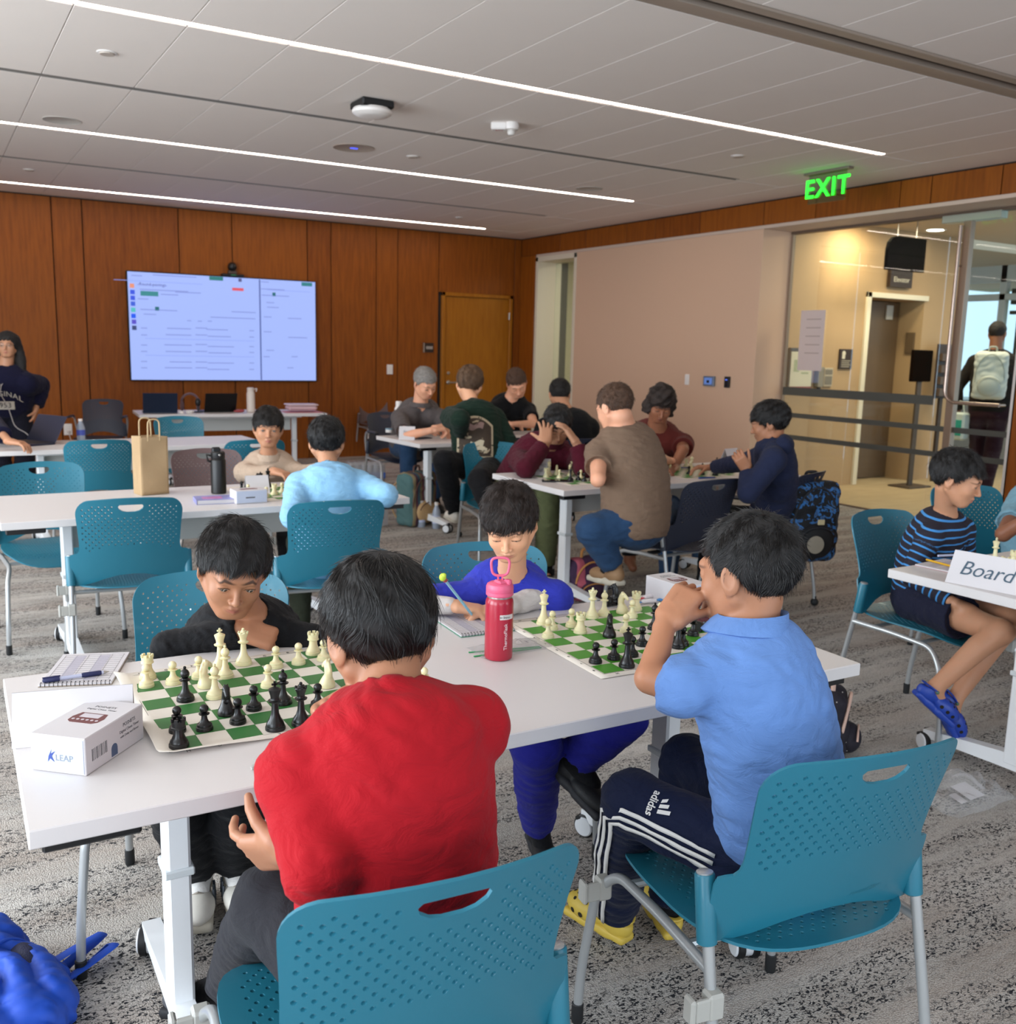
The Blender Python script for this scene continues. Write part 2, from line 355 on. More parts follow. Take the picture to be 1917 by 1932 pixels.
# ---- ceiling: separate panels, slots, lights
ce = obj('ceiling', MB().box((-3.5, -3.5, ZC+.02), (XG+.1, YB+.15, ZC+.14)), M_DARK, kind='structure', smooth=False)
bands = [(-3.4, -1.95), (-1.93, -.4), (-.38, 1.82), (1.84, 3.44), (3.72, 5.215), (5.285, 6.715), (6.785, 8.335), (8.405, 9.865), (9.935, 11.465), (11.535, YB-.01)]
pm = {}
for y0, y1 in bands:
    for k in range(-8, 12):
        x0 = .727+.524*k; key = round(y1-y0, 3)
        if key not in pm: pm[key] = MB().box((.0025, .0025, 0), (.5215, y1-y0-.0025, .018), bev=.0015).mesh('ceiling_panel', False)
        obj('ceiling_panel', pm[key], M_CEIL, ce, (x0, y0, ZC))
obj('ceiling_border', MB().box((7.02, 3.72, ZC), (XR-.002, YB-.01, ZC+.018)).box((7.02, -3.4, ZC), (XR-.002, 3.44, ZC+.018)), M_CEIL, ce, smooth=False)
for yc in (5.25, 8.37, 11.5):
    obj('ceiling_border', MB().box((6.5, yc-.033, ZC+.002), (7.02, yc+.033, ZC+.018)), M_CEIL, ce, smooth=False)
for yc in (6.75, 9.9):
    obj('ceiling_border', MB().box((6.42, yc-.033, ZC+.002), (7.02, yc+.033, ZC+.018)), M_CEIL, ce, smooth=False)
M_LED = emit('led_diffuser', (1.0, .82, .70), 27.0)
names = ['white linear ceiling light nearest the camera, reaching toward the exit sign', 'white linear ceiling light in the middle of the three', 'white linear ceiling light closest to the wood back wall']
for yc, lb in zip((5.25, 8.37, 11.5), names):
    L_ = thing('ceiling_light', lb, 'light', (1.6, yc, ZC), group='linear ceiling lights')
    obj('light_housing', MB().box((-5, -.034, .004), (4.9, -.016, .02)).box((-5, .016, .004), (4.9, .034, .02)), mat('light_trim', '#d9cfca', .6), L_, smooth=False)
    obj('diffuser', MB().box((-5, -.016, .002), (4.9, .016, .016)), M_LED, L_, smooth=False)
for yc, lb in ((6.75, 'grey slot air diffuser in ceiling between near and middle light lines'), (9.9, 'grey slot air diffuser in ceiling between middle and far light lines')):
    V_ = thing('ceiling_vent', lb, 'vent', (1.6, yc, ZC), group='slot air diffusers')
    obj('slot', MB().box((-5, -.012, .012), (4.82, .012, .02)), mat('slot_dark', '#3c3835', .7), V_, smooth=False)
    obj('vent_frame', MB().box((-5, -.034, .0), (4.82, -.014, .02), bev=.002).box((-5, .014, .0), (4.82, .034, .02), bev=.002), M_SLOT, V_, smooth=False)
# partition track
tr = thing('ceiling_track', 'beige metal sliding partition track recessed across the ceiling at upper right', 'track', (2, 3.58, ZC))
tm = mat('track_metal', '#a5978a', .5, .2)
obj('track_rail', MB().box((-5, -.14, -.012), (5.49, -.075, .03), bev=.003).box((-5, .0, -.012), (5.49, .055, .03), bev=.003).box((-5, .075, .002), (5.49, .14, .02), bev=.002), tm, tr, smooth=False)
obj('track_channel', MB().box((-5, -.075, .015), (5.49, .0, .03)).box((-5, .055, .012), (5.49, .075, .03)), mat('track_dark', '#4a4038', .6), tr, smooth=False)
M_WPL = mat('white_plastic', '#e8e2dd', .45); M_GRM = mat('grille_grey', '#b8b2aa', .6)
M_BLK = mat('black_plastic', '#0c0c0e', .45)
def ceil_pt(px, py): p = gz(px, py, ZC); return (float(p[0]), float(p[1]), ZC)
# wifi access point
p = ceil_pt(702, 192); ap = thing('access_point', 'round ribbed white wireless access point on black ceiling bracket', 'device', p)
obj('bracket', MB().box((-.11, -.11, -.05), (.11, .11, 0), bev=.01), M_BLK, ap)
mb = MB().lathe([(.06, -.094), (.1, -.09), (.125, -.075), (.13, -.06), (.12, -.045), (.1, -.04)], 40)
obj('shell', mb, M_WPL, ap)
for k in range(20):
    a = k*math.pi/10; obj('rib', MB().box((.07, -.004, -.004), (.118, .004, .003), Rz(a) @ Tr(0, 0, -.089) @ Ry(R_(-12)), bev=.001), M_WPL, ap, smooth=False)
# smoke detector with strobe
p = ceil_pt(965, 232); sd = thing('smoke_detector', 'small white fire alarm strobe on ceiling between light lines', 'alarm', p, R_(-35))
obj('base', MB().lathe([(.05, 0), (.055, -.02), (.05, -.045), (.03, -.05)], 24), M_WPL, sd)
obj('strobe', MB().box((-.14, -.045, -.05), (-.03, .045, 0), bev=.008), M_WPL, sd)
obj('lens', MB().lathe([(.02, -.048), (.03, -.06), (.022, -.08), (.004, -.086)], 16), mat('clear_lens', '#d8d4cf', .15), sd)
text('FIRE', .03, mat('red_print', '#b02a2a', .5), sd, (-.085, 0, -.0506), (R_(180), 0, R_(180)), 0.0002)
# speakers & sprinklers
for (px, py, r, lb, led) in ((668, 279, .165, 'tan round ceiling speaker with a small blue light', 1), (117, 227, .13, 'grey round ceiling speaker at far left, above the middle light line', 0), (1112, 356, .13, 'faint round ceiling speaker above the end of the middle light line', 0)):
    p = ceil_pt(px, py); s_ = thing('ceiling_speaker', lb, 'speaker', p, group='round ceiling speakers')
    obj('grille', MB().lathe([(r*.97, -.002), (r, -.004), (r, .0)], 40), mat('speaker_tan', '#a8988a', .7) if led else M_GRM, s_)
    if led: obj('indicator', MB().box((-.03, -.012, -.006), (.03, .012, -.003), bev=.002), emit('blue_led', '#3a4cff', 2.5), s_, smooth=False)
for (px, py, lb) in ((202, 99, 'round white sprinkler cover plate in the upper left ceiling'), (779, 295, 'small white sprinkler cover beside the tan ceiling speaker'), (55, 320, 'small sprinkler cover at far left near the third light line'), (1392, 294, 'small sprinkler cover left of the exit sign'), (866, 410, 'small sprinkler cover above the end of the far light line')):
    p = ceil_pt(px, py); s_ = thing('sprinkler', lb, 'sprinkler', p, group='ceiling sprinkler covers')
    obj('rim', MB().lathe([(.042, -.006), (.052, -.004), (.055, .0)], 28), M_WPL, s_)
    obj('cover_plate', MB().lathe([(.038, -.012), (.04, -.008), (.04, -.004)], 28), mat('plate_beige', '#b5a89c', .5), s_)
# exit sign
p = gz(1563, 321, ZC); ex = thing('exit_sign', 'green glowing EXIT sign on clear panel hanging from ceiling', 'sign', (float(p[0]), float(p[1]), ZC), R_(-90))
obj('canopy', MB().box((-.24, -.035, -.02), (.24, .035, 0), bev=.004), mat('exit_metal', '#8e8478', .4, .5), ex, smooth=False)
obj('sign_panel', MB().box((-.2, -.004, -.26), (.2, .004, -.02)), glass('exit_glass', (.75, .9, .75), .4), ex, smooth=False)
text('EXIT', .215, emit('exit_green', (.02, 1.0, .03), 2.6), ex, (0, -.006, -.145), (R_(90), 0, 0), .001, bold=.0025, spacing=1.12)
# wall devices on the beige wall
def wall_thing(name, lab, cat, px, py, w, h, m, depth=.03):
    q = gx(px, py, XR+.01); t = thing(name, lab, cat, (XR+.01, float(q[1]), float(q[2])))
    obj('body', MB().box((-depth, -w/2, -h/2), (0, w/2, h/2), bev=.004), m, t, smooth=False); return t
t = wall_thing('wall_control', 'blue-lit touch control panel on the beige wall', 'control', 1340, 719, .17, .11, mat('steel_plate', '#76808f', .3, .4))
obj('screen', MB().box((-.034, -.06, -.035), (-.031, .06, .035)), emit('ctl_screen', '#5a78b8', .8), t, smooth=False)
obj('button', MB().box((-.037, -.02, -.02), (-.034, .02, .01)), M_BLK, t, smooth=False)
t = wall_thing('card_reader', 'black card reader on the beige wall near its right edge', 'reader', 1374, 721, .07, .12, M_BLK)
obj('indicator', MB().box((-.033, -.015, .02), (-.030, .015, .03)), emit('rd_led', '#6080ff', 1.0), t, smooth=False)
t = wall_thing('thermostat', 'white wall plate left of the blue-lit control panel', 'switch', 1297, 716, .07, .12, M_WPL, .012)
obj('rocker', MB().box((-.016, -.018, -.035), (-.012, .018, .035), bev=.001), M_WPL, t, smooth=False)
# devices on the back wall
def back_thing(name, lab, cat, px, py, w, h, m, depth=.02):
    q = gy(px, py, YB); t = thing(name, lab, cat, (float(q[0]), YB-.004, float(q[2])))
    obj('body', MB().box((-w/2, -depth, -h/2), (w/2, 0, h/2), bev=.003), m, t, smooth=False); return t
t = back_thing('room_sign', 'small dark room sign with pale edge beside the wooden door', 'sign', 808, 656, .14, .13, mat('sign_brown', '#2c1c12', .5))
obj('edge_strip', MB().box((-.085, -.022, -.065), (-.07, 0, .065)), M_STEEL, t, smooth=False)
obj('name_strip', MB().box((-.045, -.023, -.02), (.055, -.0205, .02)), mat('sign_grey', '#9a9088', .5), t, smooth=False)
t = back_thing('light_switch', 'white light switch plate on wood wall right of the screen', 'switch', 735, 697, .085, .13, M_WPL, .012)
obj('rocker', MB().box((-.018, -.016, -.035), (.018, -.012, .035), bev=.001), M_WPL, t, smooth=False)
t = back_thing('wall_outlet', 'white power outlet low on the wood wall behind the dark chair', 'outlet', 128, 810, .09, .13, M_WPL, .012)
obj('socket', MB().box((-.018, -.016, .008), (.018, -.012, .045), bev=.001).box((-.018, -.016, -.045), (.018, -.012, -.008), bev=.001), M_WPL, t, smooth=False)
obj('plug', MB().box((-.015, -.045, -.04), (.015, -.014, -.012), bev=.003).tube([(0, -.04, -.03), (.02, -.06, -.12), (.06, -.06, -.3), (.08, -.04, -.44)], .004, 6), mat('cable_white', '#cfc6c0', .5), t)
# ---- display on the back wall
q0, q1 = gy(238, 509.6, YB-.09), gy(598, 720, YB-.09)
tv = thing('wall_screen', 'large bright wall display showing a pale blue web page', 'screen', (float(q0[0]+q1[0])/2, YB-.03, float(q0[2]+q1[2])/2))
tw, th = float(q1[0]-q0[0])/2, float(q0[2]-q1[2])/2
obj('casing', MB().box((-tw, -.055, -th), (tw, .0, th), bev=.008), M_BLK, tv, smooth=False)
obj('mount', MB().box((-.4, -.005, -.25), (.4, .028, .25), bev=.004), M_BLK, tv, smooth=False)
obj('display', MB().box((-tw+.012, -.0575, -th+.014), (tw-.012, -.055, th-.012)), emit('screen_blue', (.33, .43, .86), .95), tv, smooth=False)
ui = lambda n, c, s=.8: emit('ui_'+n, c, s)
def uib(n, x, z, w, h, m, name='screen_mark'):
    return obj(name, MB().box((x-w/2, -.0590, z-h/2), (x+w/2, -.0575, z+h/2)), m, tv, smooth=False)
def S(px, py):
    # pixel on the screen to screen coordinates
    q = gy(px, py, YB-.09); return float(q[0])-tv.location.x, float(q[2])-tv.location.z
for i, (px, py, c) in enumerate(((249, 539, '#e8957a'), (250, 551, '#3a56e0'), (250.5, 562, '#3a56e0'), (251, 573, '#3f62d8'), (251.5, 584.5, '#54c0c0'), (252, 596, '#1a5cf0'), (253, 607, '#5a50c8'), (253.5, 618.5, '#3c4a78'))):
    x, z = S(px, py); uib('ic', x, z, .05, .05, ui('i%d' % i, c), 'screen_icon')
for (px, py, w, h, c) in ((408, 525.5, .165, .045, '#2a7a78'), (282, 554, .2, .055, '#3c8a90'), (449, 546, .14, .035, '#e05a66'), (579, 536.5, .14, .045, '#2f7f86'), (296.5, 582.5, .045, .045, '#1f6a72'), (517, 555.5, .04, .045, '#1f6a72'), (453, 528.5, .04, .04, '#5a5a88')):
    x, z = S(px, py); uib('bt', x, z, w, h, ui('b'+c[1:], c), 'screen_button')
x, z = S(490, 620); uib('split', x+.01, 0, .018, 2*th-.04, ui('split', '#5a6aa8'), 'window_border')
gl = ui('txt', '#8a99dc')
rows = [(258, 520, .12), (330, 521, .5), (287, 538, .33), (310, 548, .55), (355, 552, .3), (320, 556, .2), (270, 564, .12), (300, 585, .42), (460, 589, .3), (440, 600, .55), (283, 593, .14), (357, 605, .05), (377, 606, .05), (396, 606, .05), (338, 620, .28), (410, 622, .26), (337, 632, .3), (414, 635, .28), (336, 651, .32), (417, 654, .32), (337, 663.5, .3), (415, 666, .28), (341, 683, .26), (417, 685, .32), (337, 694, .32), (412, 697, .27), (272, 619, .07), (272, 632, .07), (272, 651, .07), (272, 663, .07), (272, 682, .07), (272, 694, .07), (475, 624, .06), (475, 636, .06), (475, 654, .06), (475, 665, .06), (475, 685, .06), (475, 697, .06), (380, 619, .14), (380, 632, .14), (380, 650, .14), (380, 663, .14), (380, 683, .14), (380, 694, .14), (500, 532, .1), (515, 546, .3), (520, 558, .35), (510, 571, .1), (515, 580, .15), (505, 598, .1), (556, 601, .18), (505, 626, .1), (562, 637, .25), (510, 661, .1), (503, 673, .08), (556, 673, .08), (548, 694, .08)]
for px, py, w in rows:
    x, z = S(px, py); uib('t', x, z, w, .012, gl, 'text_line')
for (px, py, w) in ((300, 532, 1.0), (380, 641, 1.3), (380, 672, 1.3), (545, 549, .55)):
    x, z = S(px, py); uib('r', x, z, w, .006, ui('rule', '#8fa2ee'), 'screen_rule')
text('Round pairings', .05, ui('hd', '#4a5294'), tv, (S(288, 537)[0], -.0585, S(288, 537)[1]), (R_(90), 0, 0), .0003)
# conference camera on top of the display
q = gy(438, 514, YB-.06); wc = thing('conference_camera', 'small black conference camera standing on top of the wall display', 'camera', (float(q[0]), YB-.06, tv.location.z+th))
obj('base', MB().box((-.13, -.06, .0), (.13, .05, .028), bev=.006), M_BLK, wc)
obj('neck', MB().box((-.05, -.03, .028), (.05, .02, .07), bev=.003), mat('cam_grey', '#4a3a30', .5), wc)
obj('head', MB().ell((0, -.01, .115), (.055, .06, .055)), M_BLK, wc)
obj('indicator', MB().box((-.03, -.062, .01), (.03, -.0595, .02)), emit('cam_led', '#2c7a50', .6), wc)
# ---- room behind the camera and to the left (windows that let the daylight in)
M_PLAIN = mat('plain_wall', '#d9d2c8', .8)
wl = MB().box((-3.55, -3.5, 0), (-3.4, YB+.1, .5)).box((-3.55, -3.5, 2.8), (-3.4, YB+.1, ZC))
for y in (-3.5, -1.6, 1.0, 3.9, 6.9): wl.box((-3.55, y, .5), (-3.4, y+.15, 2.8))
wl.box((-3.55, 6.9, .5), (-3.4, YB+.1, 2.8))
obj('wall_left', wl, M_PLAIN, kind='structure', smooth=False)
wf = MB().box((-3.5, -3.55, 0), (XG, -3.4, .5)).box((-3.5, -3.55, 2.8), (XG, -3.4, ZC))
for x in (-3.5, -2.5, .25, 3.2, 6.2): wf.box((x, -3.55, .5), (x+.15, -3.4, 2.8))
wf.box((6.2, -3.55, .5), (XG, -3.4, 2.8))
obj('wall_front', wf, M_PLAIN, kind='structure', smooth=False)
# ================================================================== HALLWAY BEYOND THE GLASS
YE = 7.6
M_HALL = mat('hall_paint', '#b89872', .7, bump=.02, bscale=300)
def E_(px, py, y=YE): q = gy(px, py, y); return float(q[0]), float(q[2])
ex0, ez = E_(1640, 556); ex0 += .02; ex1 = E_(1745, 565)[0]
wn = thing('wall_hall', None, None, (0, 0, 0)); wn['kind'] = 'structure'
ez = 2.17
obj('wall_face', MB().box((XG+.02, YE, 0), (ex0, YE+.6, 3.3)).box((ex1, YE, 0), (11.0, YE+.6, 3.3)).box((ex0, YE, ez), (ex1, YE+.6, 3.3)), M_HALL, wn, smooth=False)
obj('recess_back', MB().box((ex0-.1, YE+.45, 0), (ex1+.1, YE+.7, 3.3)), M_HALL, wn, smooth=False)
ev = thing('elevator_door', 'dark bronze elevator doors seen through the glass wall', 'door', ((ex0+ex1)/2, YE+.32, 0))
ew = (ex1-ex0)/2
M_EL = mat('elevator_bronze', '#6e5a44', .4, .15, var=.15, vscale=3)
obj('door_panel', MB().box((-ew+.01, 0, .01), (ew*.30, .04, ez-.01), bev=.004), M_EL, ev, smooth=False)
obj('door_panel', MB().box((ew*.32, .015, .01), (ew-.008, .055, ez-.01), bev=.004), M_EL, ev, smooth=False)
obj('floor_sign', MB().box((ew*.45, -.005, 1.95), (ew*.7, .014, 2.12), bev=.003), mat('white_sign', '#cfcac0', .5), ev, smooth=False)
obj('call_plate', MB().box((ew-.03, -.24, 1.55), (ew-.006, -.12, 1.8), bev=.003), M_EL, ev, smooth=False)
obj('trim_3', MB().box((ex0-.07, YE-.03, 0), (ex0, YE+.02, ez+.06), bev=.004).box((ex0-.07, YE-.03, ez), (ex1+.04, YE+.02, ez+.06), bev=.004), mat('pale_frame', '#ece0c8', .5), kind='structure', smooth=False)
obj('ceiling', MB().box((XG+.1, 3.6, 2.95), (20, YE, 3.1)), mat('hall_ceiling', '#c9b69a', .8), kind='structure', smooth=False)
obj('ceiling', MB().box((XR+.1, YE+.6, 2.95), (20, YB+.8, 3.1)), mat('hall_ceiling', '#c9b69a', .8), kind='structure', smooth=False)
# hallway behind the sidelight and green lower paint
obj('wall_hall_far', MB().box((9.6, YE+.7, 0), (9.7, YB+.8, 3.0)), mat('sage_paint', '#cbc7a6', .7), kind='structure', smooth=False)
obj('wall_hall_end', MB().box((XG, YB+.5, 0), (9.7, YB+.6, 3.0)), mat('sage_paint', '#cbc7a6', .7), kind='structure', smooth=False)
def hall_sign(name, lab, px0, py0, px1, py1, y, m, depth=.02, cat='sign'):
    x0, z0 = E_(px0, py1, y); x1, z1 = E_(px1, py0, y)
    t = thing(name, lab, cat, ((x0+x1)/2, y, (z0+z1)/2)); w, h = (x1-x0)/2, (z1-z0)/2
    obj('plate', MB().box((-w, -depth, -h), (w, 0, h), bev=.003), m, t, smooth=False); return t, w, h
t, w, h = hall_sign('restroom_sign', 'square dark pictogram sign on hallway wall left of elevator', 1580, 659, 1607, 696, YE, mat('sign_brown', '#2c1c12', .5))
obj('pictogram', MB().ell((-w*.4, -.022, h*.55), (.03, .002, .03)).box((-w*.65, -.023, h*.02), (-w*.2, -.0205, h*.4)), mat('print_cream', '#d8cdb8', .5), t)
for k in range(4): obj('text_line', MB().box((-w*.7, -.0225, -h*(.15+.2*k)-.008), (w*(.7-.15*(k % 2)), -.0205, -h*(.15+.2*k)+.004)), mat('print_grey', '#9a9080', .5), t, smooth=False)
t, w, h = hall_sign('notice_board', 'framed evacuation map poster on hallway wall behind glass', 1482, 657, 1533, 738, YE, mat('poster_frame', '#5a4e44', .5), .03, 'poster')
obj('paper', MB().box((-w*.9, -.033, -h*.8), (w*.9, -.0305, h*.82)), mat('poster_paper', '#dcd4bc', .6), t, smooth=False)
obj('header_band', MB().box((-w*.95, -.034, h*.84), (w*.95, -.031, h*.98)), mat('poster_blue', '#3a4452', .6), t, smooth=False)
obj('footer_band', MB().box((-w*.9, -.034, -h*.96), (w*.9, -.031, -h*.78)), mat('poster_red', '#8a3a40', .6), t, smooth=False)
obj('map_print', MB().box((-w*.65, -.0345, -h*.1), (-w*.2, -.0335, h*.45)).box((0, -.0345, -h*.2), (w*.6, -.0335, -h*.12)), mat('poster_green', '#a8b090', .6), t, smooth=False)
t, w, h = hall_sign('leaflet_holder', 'small grey wall plate in the hallway right of the framed map', 1551, 694, 1570, 729, YE, mat('plate_grey', '#b8ab94', .5))
obj('screen', MB().box((-w*.8, -.023, -h*.8), (w*.8, -.0205, h*.1)).box((-w*.8, -.023, h*.3), (w*.8, -.0205, h*.8)), mat('plate_dark', '#7d7568', .5), t, smooth=False)
t, w, h = hall_sign('hand_sanitizer', 'narrow grey dispenser on hallway wall beside the framed map', 1535, 692, 1548, 730, YE, mat('disp_grey', '#8d8577', .4), .06, 'dispenser')
obj('nozzle', MB().box((-w*.5, -.05, -h-.03), (w*.5, -.02, -h), bev=.004), M_BLK, t, smooth=False)
# overhead directional sign hanging in the hall
x0, z0 = E_(1670, 508, 7.0); x1, z1 = E_(1746, 452, 7.0)
t = thing('hanging_sign', 'black overhead hallway sign with one rounded corner', 'sign', ((x0+x1)/2, 7.0, (z0+z1)/2)); w, h = (x1-x0)/2, (z1-z0)/2
pl = [(-w, -h), (w, -h), (w, h), (-w+.14, h)]+[(-w+.14-.14*math.sin(a), h-.14+.14*math.cos(a)) for a in (R_(30), R_(60), R_(90))]
obj('sign_blade', MB().prism(pl, -.02, .02, Rx(R_(90))), mat('sign_black', '#030303', .95, spec=.05), t, smooth=False)
for s_ in (-.5, .5): obj('hanger', MB().tube([(w*s_, 0, h), (w*s_, 0, 2.95-t.location.z)], .006, 6), M_STEEL, t)
x0, z0 = E_(1692, 537, 7.45); x1, z1 = E_(1737, 500, 7.45)
t = thing('elevator_sign', 'brown sign reading Elevator behind the black hanging sign', 'sign', ((x0+x1)/2, 7.56, (z0+z1)/2)); w, h = (x1-x0)/2, (z1-z0)/2
obj('plate', MB().box((-w, -.02, -h-.02), (w, .03, h), bev=.003), mat('sign_brown', '#2c1c12', .5), t, smooth=False)
text('Elevator', .085, mat('print_cream', '#d8cdb8', .5), t, (0, -.022, -h*.45), (R_(90), 0, 0), .0005)
# black display kiosk
x0, z0 = E_(1716, 720, 7.2); x1, z1 = E_(1758, 661, 7.2)
t = thing('display_stand', 'black rectangular screen on stand before hallway wall right of elevator', 'screen', ((x0+x1)/2, 7.2, 0))
obj('screen', MB().box((-(x1-x0)/2, -.03, z0), ((x1-x0)/2, .02, z1), bev=.01), mat('sign_black', '#030303', .95, spec=.05), t, smooth=False)
obj('stand', MB().box((-.04, -.01, .02), (.04, .015, z0+.02), bev=.003).box((-.2, -.15, 0), (.2, .15, .02), bev=.004), mat('stand_brown', '#4a3c30', .5), t, smooth=False)
x0, z0 = E_(1765, 752, 7.4); x1, z1 = E_(1803, 650, 7.4)
t = thing('book_rack', 'dark leaflet rack by the glass door edge', 'rack', ((x0+x1)/2, 7.42, 0))
obj('frame', MB().box((-(x1-x0)/2, .0, z0), ((x1-x0)/2, .03, z1), bev=.006).box((-.03, 0, 0), (.03, .03, z0)), mat('rack_dark', '#3a2c24', .5), t, smooth=False)
for k in range(4):
    obj('pocket', MB().box((-(x1-x0)/2+.02, -.05, z0+.03+k*.14), ((x1-x0)/2-.02, 0, z0+.12+k*.14), bev=.003), mat('rack_mid', '#5a4a40', .5), t, smooth=False)
# whitish reflection in the glass, drawn as a solid pale sheet
q0, q1 = gx(1512, 586, XG-.01), gx(1549, 700, XG-.01)
t = thing('paper_notice', 'tall white paper notice taped on the glass wall', 'poster', (XG-.0075, float(q0[1]+q1[1])/2, float(q0[2]+q1[2])/2))
w, h = abs(float(q0[1]-q1[1]))/2, abs(float(q0[2]-q1[2]))/2
obj('sheet', MB().box((-.0012, -w, -h), (0, w, h)), mat('notice_paper', '#cdbcb8', .6), t, smooth=False)
for k in range(5): obj('text_line', MB().box((-.0016, -w*.7, h*(.7-.28*k)-.004), (-.0011, w*.5, h*(.7-.28*k)+.006)), mat('print_faint', '#a8958f', .6), t, smooth=False)
# recessed downlight and window end of the hall
p = gz(1765, 434, 2.95); t = thing('hall_downlight', 'bright round hallway ceiling downlight', 'light', (float(p[0]), float(p[1]), 2.95))
obj('diffuser', MB().lathe([(.09, -.004), (.09, .0)], 24), emit('down_led', (1, .93, .8), 14), t)
obj('trim_ring', MB().lathe([(.10, -.003), (.115, -.006), (.12, 0)], 24), M_WPL, t)
area('hall_light', (9.3, 6.3, 2.9), 1.0, .4, (0, 0, 0), 42, (1, .82, .6)); area('hall_light', (12.2, 5.5, 2.9), 1.5, 1.5, (0, 0, 0), 60, (1, .86, .68))
area('hall_light', (8.7, 10.2, 2.9), .6, 1.5, (0, 0, 0), 38, (1, .9, .75))
area('hall_spot', (8.9, 7.2, 2.85), .25, .15, (R_(15), 0, 0), 16, (1, .80, .52))
XE = 14.5
ww = MB()
for y in (3.6, 6.9, 8.0, 9.2, 11.0): ww.box((XE, y, 0), (XE+.12, y+.10, 3.2), bev=.004)
ww.box((XE, 3.6, 2.42), (XE+.12, 12, 2.52), bev=.004).box((XE, 3.6, 2.7), (XE+.12, 12, 3.3))
w3 = thing('window_3', None, None, (0, 0, 0)); w3['kind'] = 'structure'
obj('window_frame', ww, mat('mullion', '#cfcfca', .5), w3, smooth=False)
obj('window_pane', MB().box((XE+.05, 3.7, .05), (XE+.06, 11, 2.6)), glass('clear_glass', refl=.28), w3, smooth=False)
obj('window_sill', MB().box((XE-.9, 7.25, 0), (XE-.1, 11, .86), bev=.01), mat('grey_counter', '#9a9a9a', .5), w3, smooth=False)
obj('ground', MB().box((XE+.2, -5, -.1), (40, 25, -.02)), mat('outside_paving', '#a8a8a0', .8), kind='structure', smooth=False)
M_LEAF = mat('leaf_green', '#6f8a4e', .7, var=.5, vscale=6)
for i, (x, y, s) in enumerate(((20.2, 10.3, 1.0), (22, 12.5, 1.2))):
    t = thing('tree', ['slim green tree outside the hallway window', 'second tree behind, outside the hallway window'][i], 'tree', (x, y, 0))
    obj('trunk', MB().tube([(0, 0, 0), (.05, 0, 1.2), (0, .05, 2.4)], [.09*s, .07*s, .04*s], 8), mat('bark', '#7a6a58', .8), t)
    mb = MB()
    for k in range(900):
        a, b_ = rng.random()*6.28, rng.random()*2-1; r = .9*s*(rng.random()**.4)
        c = Vector((r*math.cos(a)*math.sqrt(1-b_*b_), r*math.sin(a)*math.sqrt(1-b_*b_), 2.6*s+1.1*r*b_)); e = Vector(rng.normal(size=3)).normalized()*.07; f_ = e.orthogonal().normalized()*.035
        mb.add([c-e, c-f_, c+e, c+f_], [(0, 1, 2, 3)])
    obj('crown', mb, M_LEAF, t)
t = thing('outdoor_canopy', 'dark timber soffit seen outside the hallway window', 'canopy', (16, 7.0, 2.3))
for k in range(12): obj('slat', MB().box((-.6, -1.2+k*.3, 0), (2.2, -1.2+k*.3+.26, .12), bev=.01), mat('dark_timber', '#4a2c1c', .6), t, smooth=False)
obj('beam', MB().box((-.7, -1.3, .1), (-.6, 2.6, .35)).box((-.7, -1.3, -.06), (-.62, 2.6, 0)).box((-.65, -1.2, -2.3), (-.55, -1.1, 0)).box((-.65, 2.4, -2.3), (-.55, 2.5, 0)), mat('dark_timber', '#4a2c1c', .6), t, smooth=False)
# ================================================================== TABLES
M_TOP = mat('white_laminate', '#d6d2d1', .38, bump=.02, bscale=500)
M_EDGE = mat('laminate_edge', '#ece7e6', .45)
M_LEG = mat('white_metal', '#e6e8ea', .35)
M_PANEL = mat('modesty_grey', '#c9cac6', .6)
M_TIRE = mat('black_rubber', '#101012', .6)
M_WHEEL = mat('wheel_white', '#dfe1e4', .4)
def caster(parent, x, y, ang, name='caster'):
    c = obj(name, MB().box((-.012, -.02, .05), (.012, .02, .085), Rz(ang), bev=.004).box((-.034, .0, .052), (.034, .03, .066), Rz(ang), bev=.004), M_TIRE, parent, (x, y, 0))
    M = Rz(ang) @ Tr(0, 0, .037) @ Ry(R_(90))
    obj('wheel', MB().lathe([(.030, -.030), (.036, -.026), (.036, -.012), (.030, -.010)], 28, M=M).lathe([(.030, .010), (.036, .012), (.036, .026), (.030, .030)], 28, M=M), M_TIRE, c, kind='stuff')
    obj('wheel_disc', MB().lathe([(.004, -.035), (.027, -.034), (.0305, -.0305), (.0305, .0305), (.027, .034), (.004, .035)], 28, M=M), M_WHEEL, c)
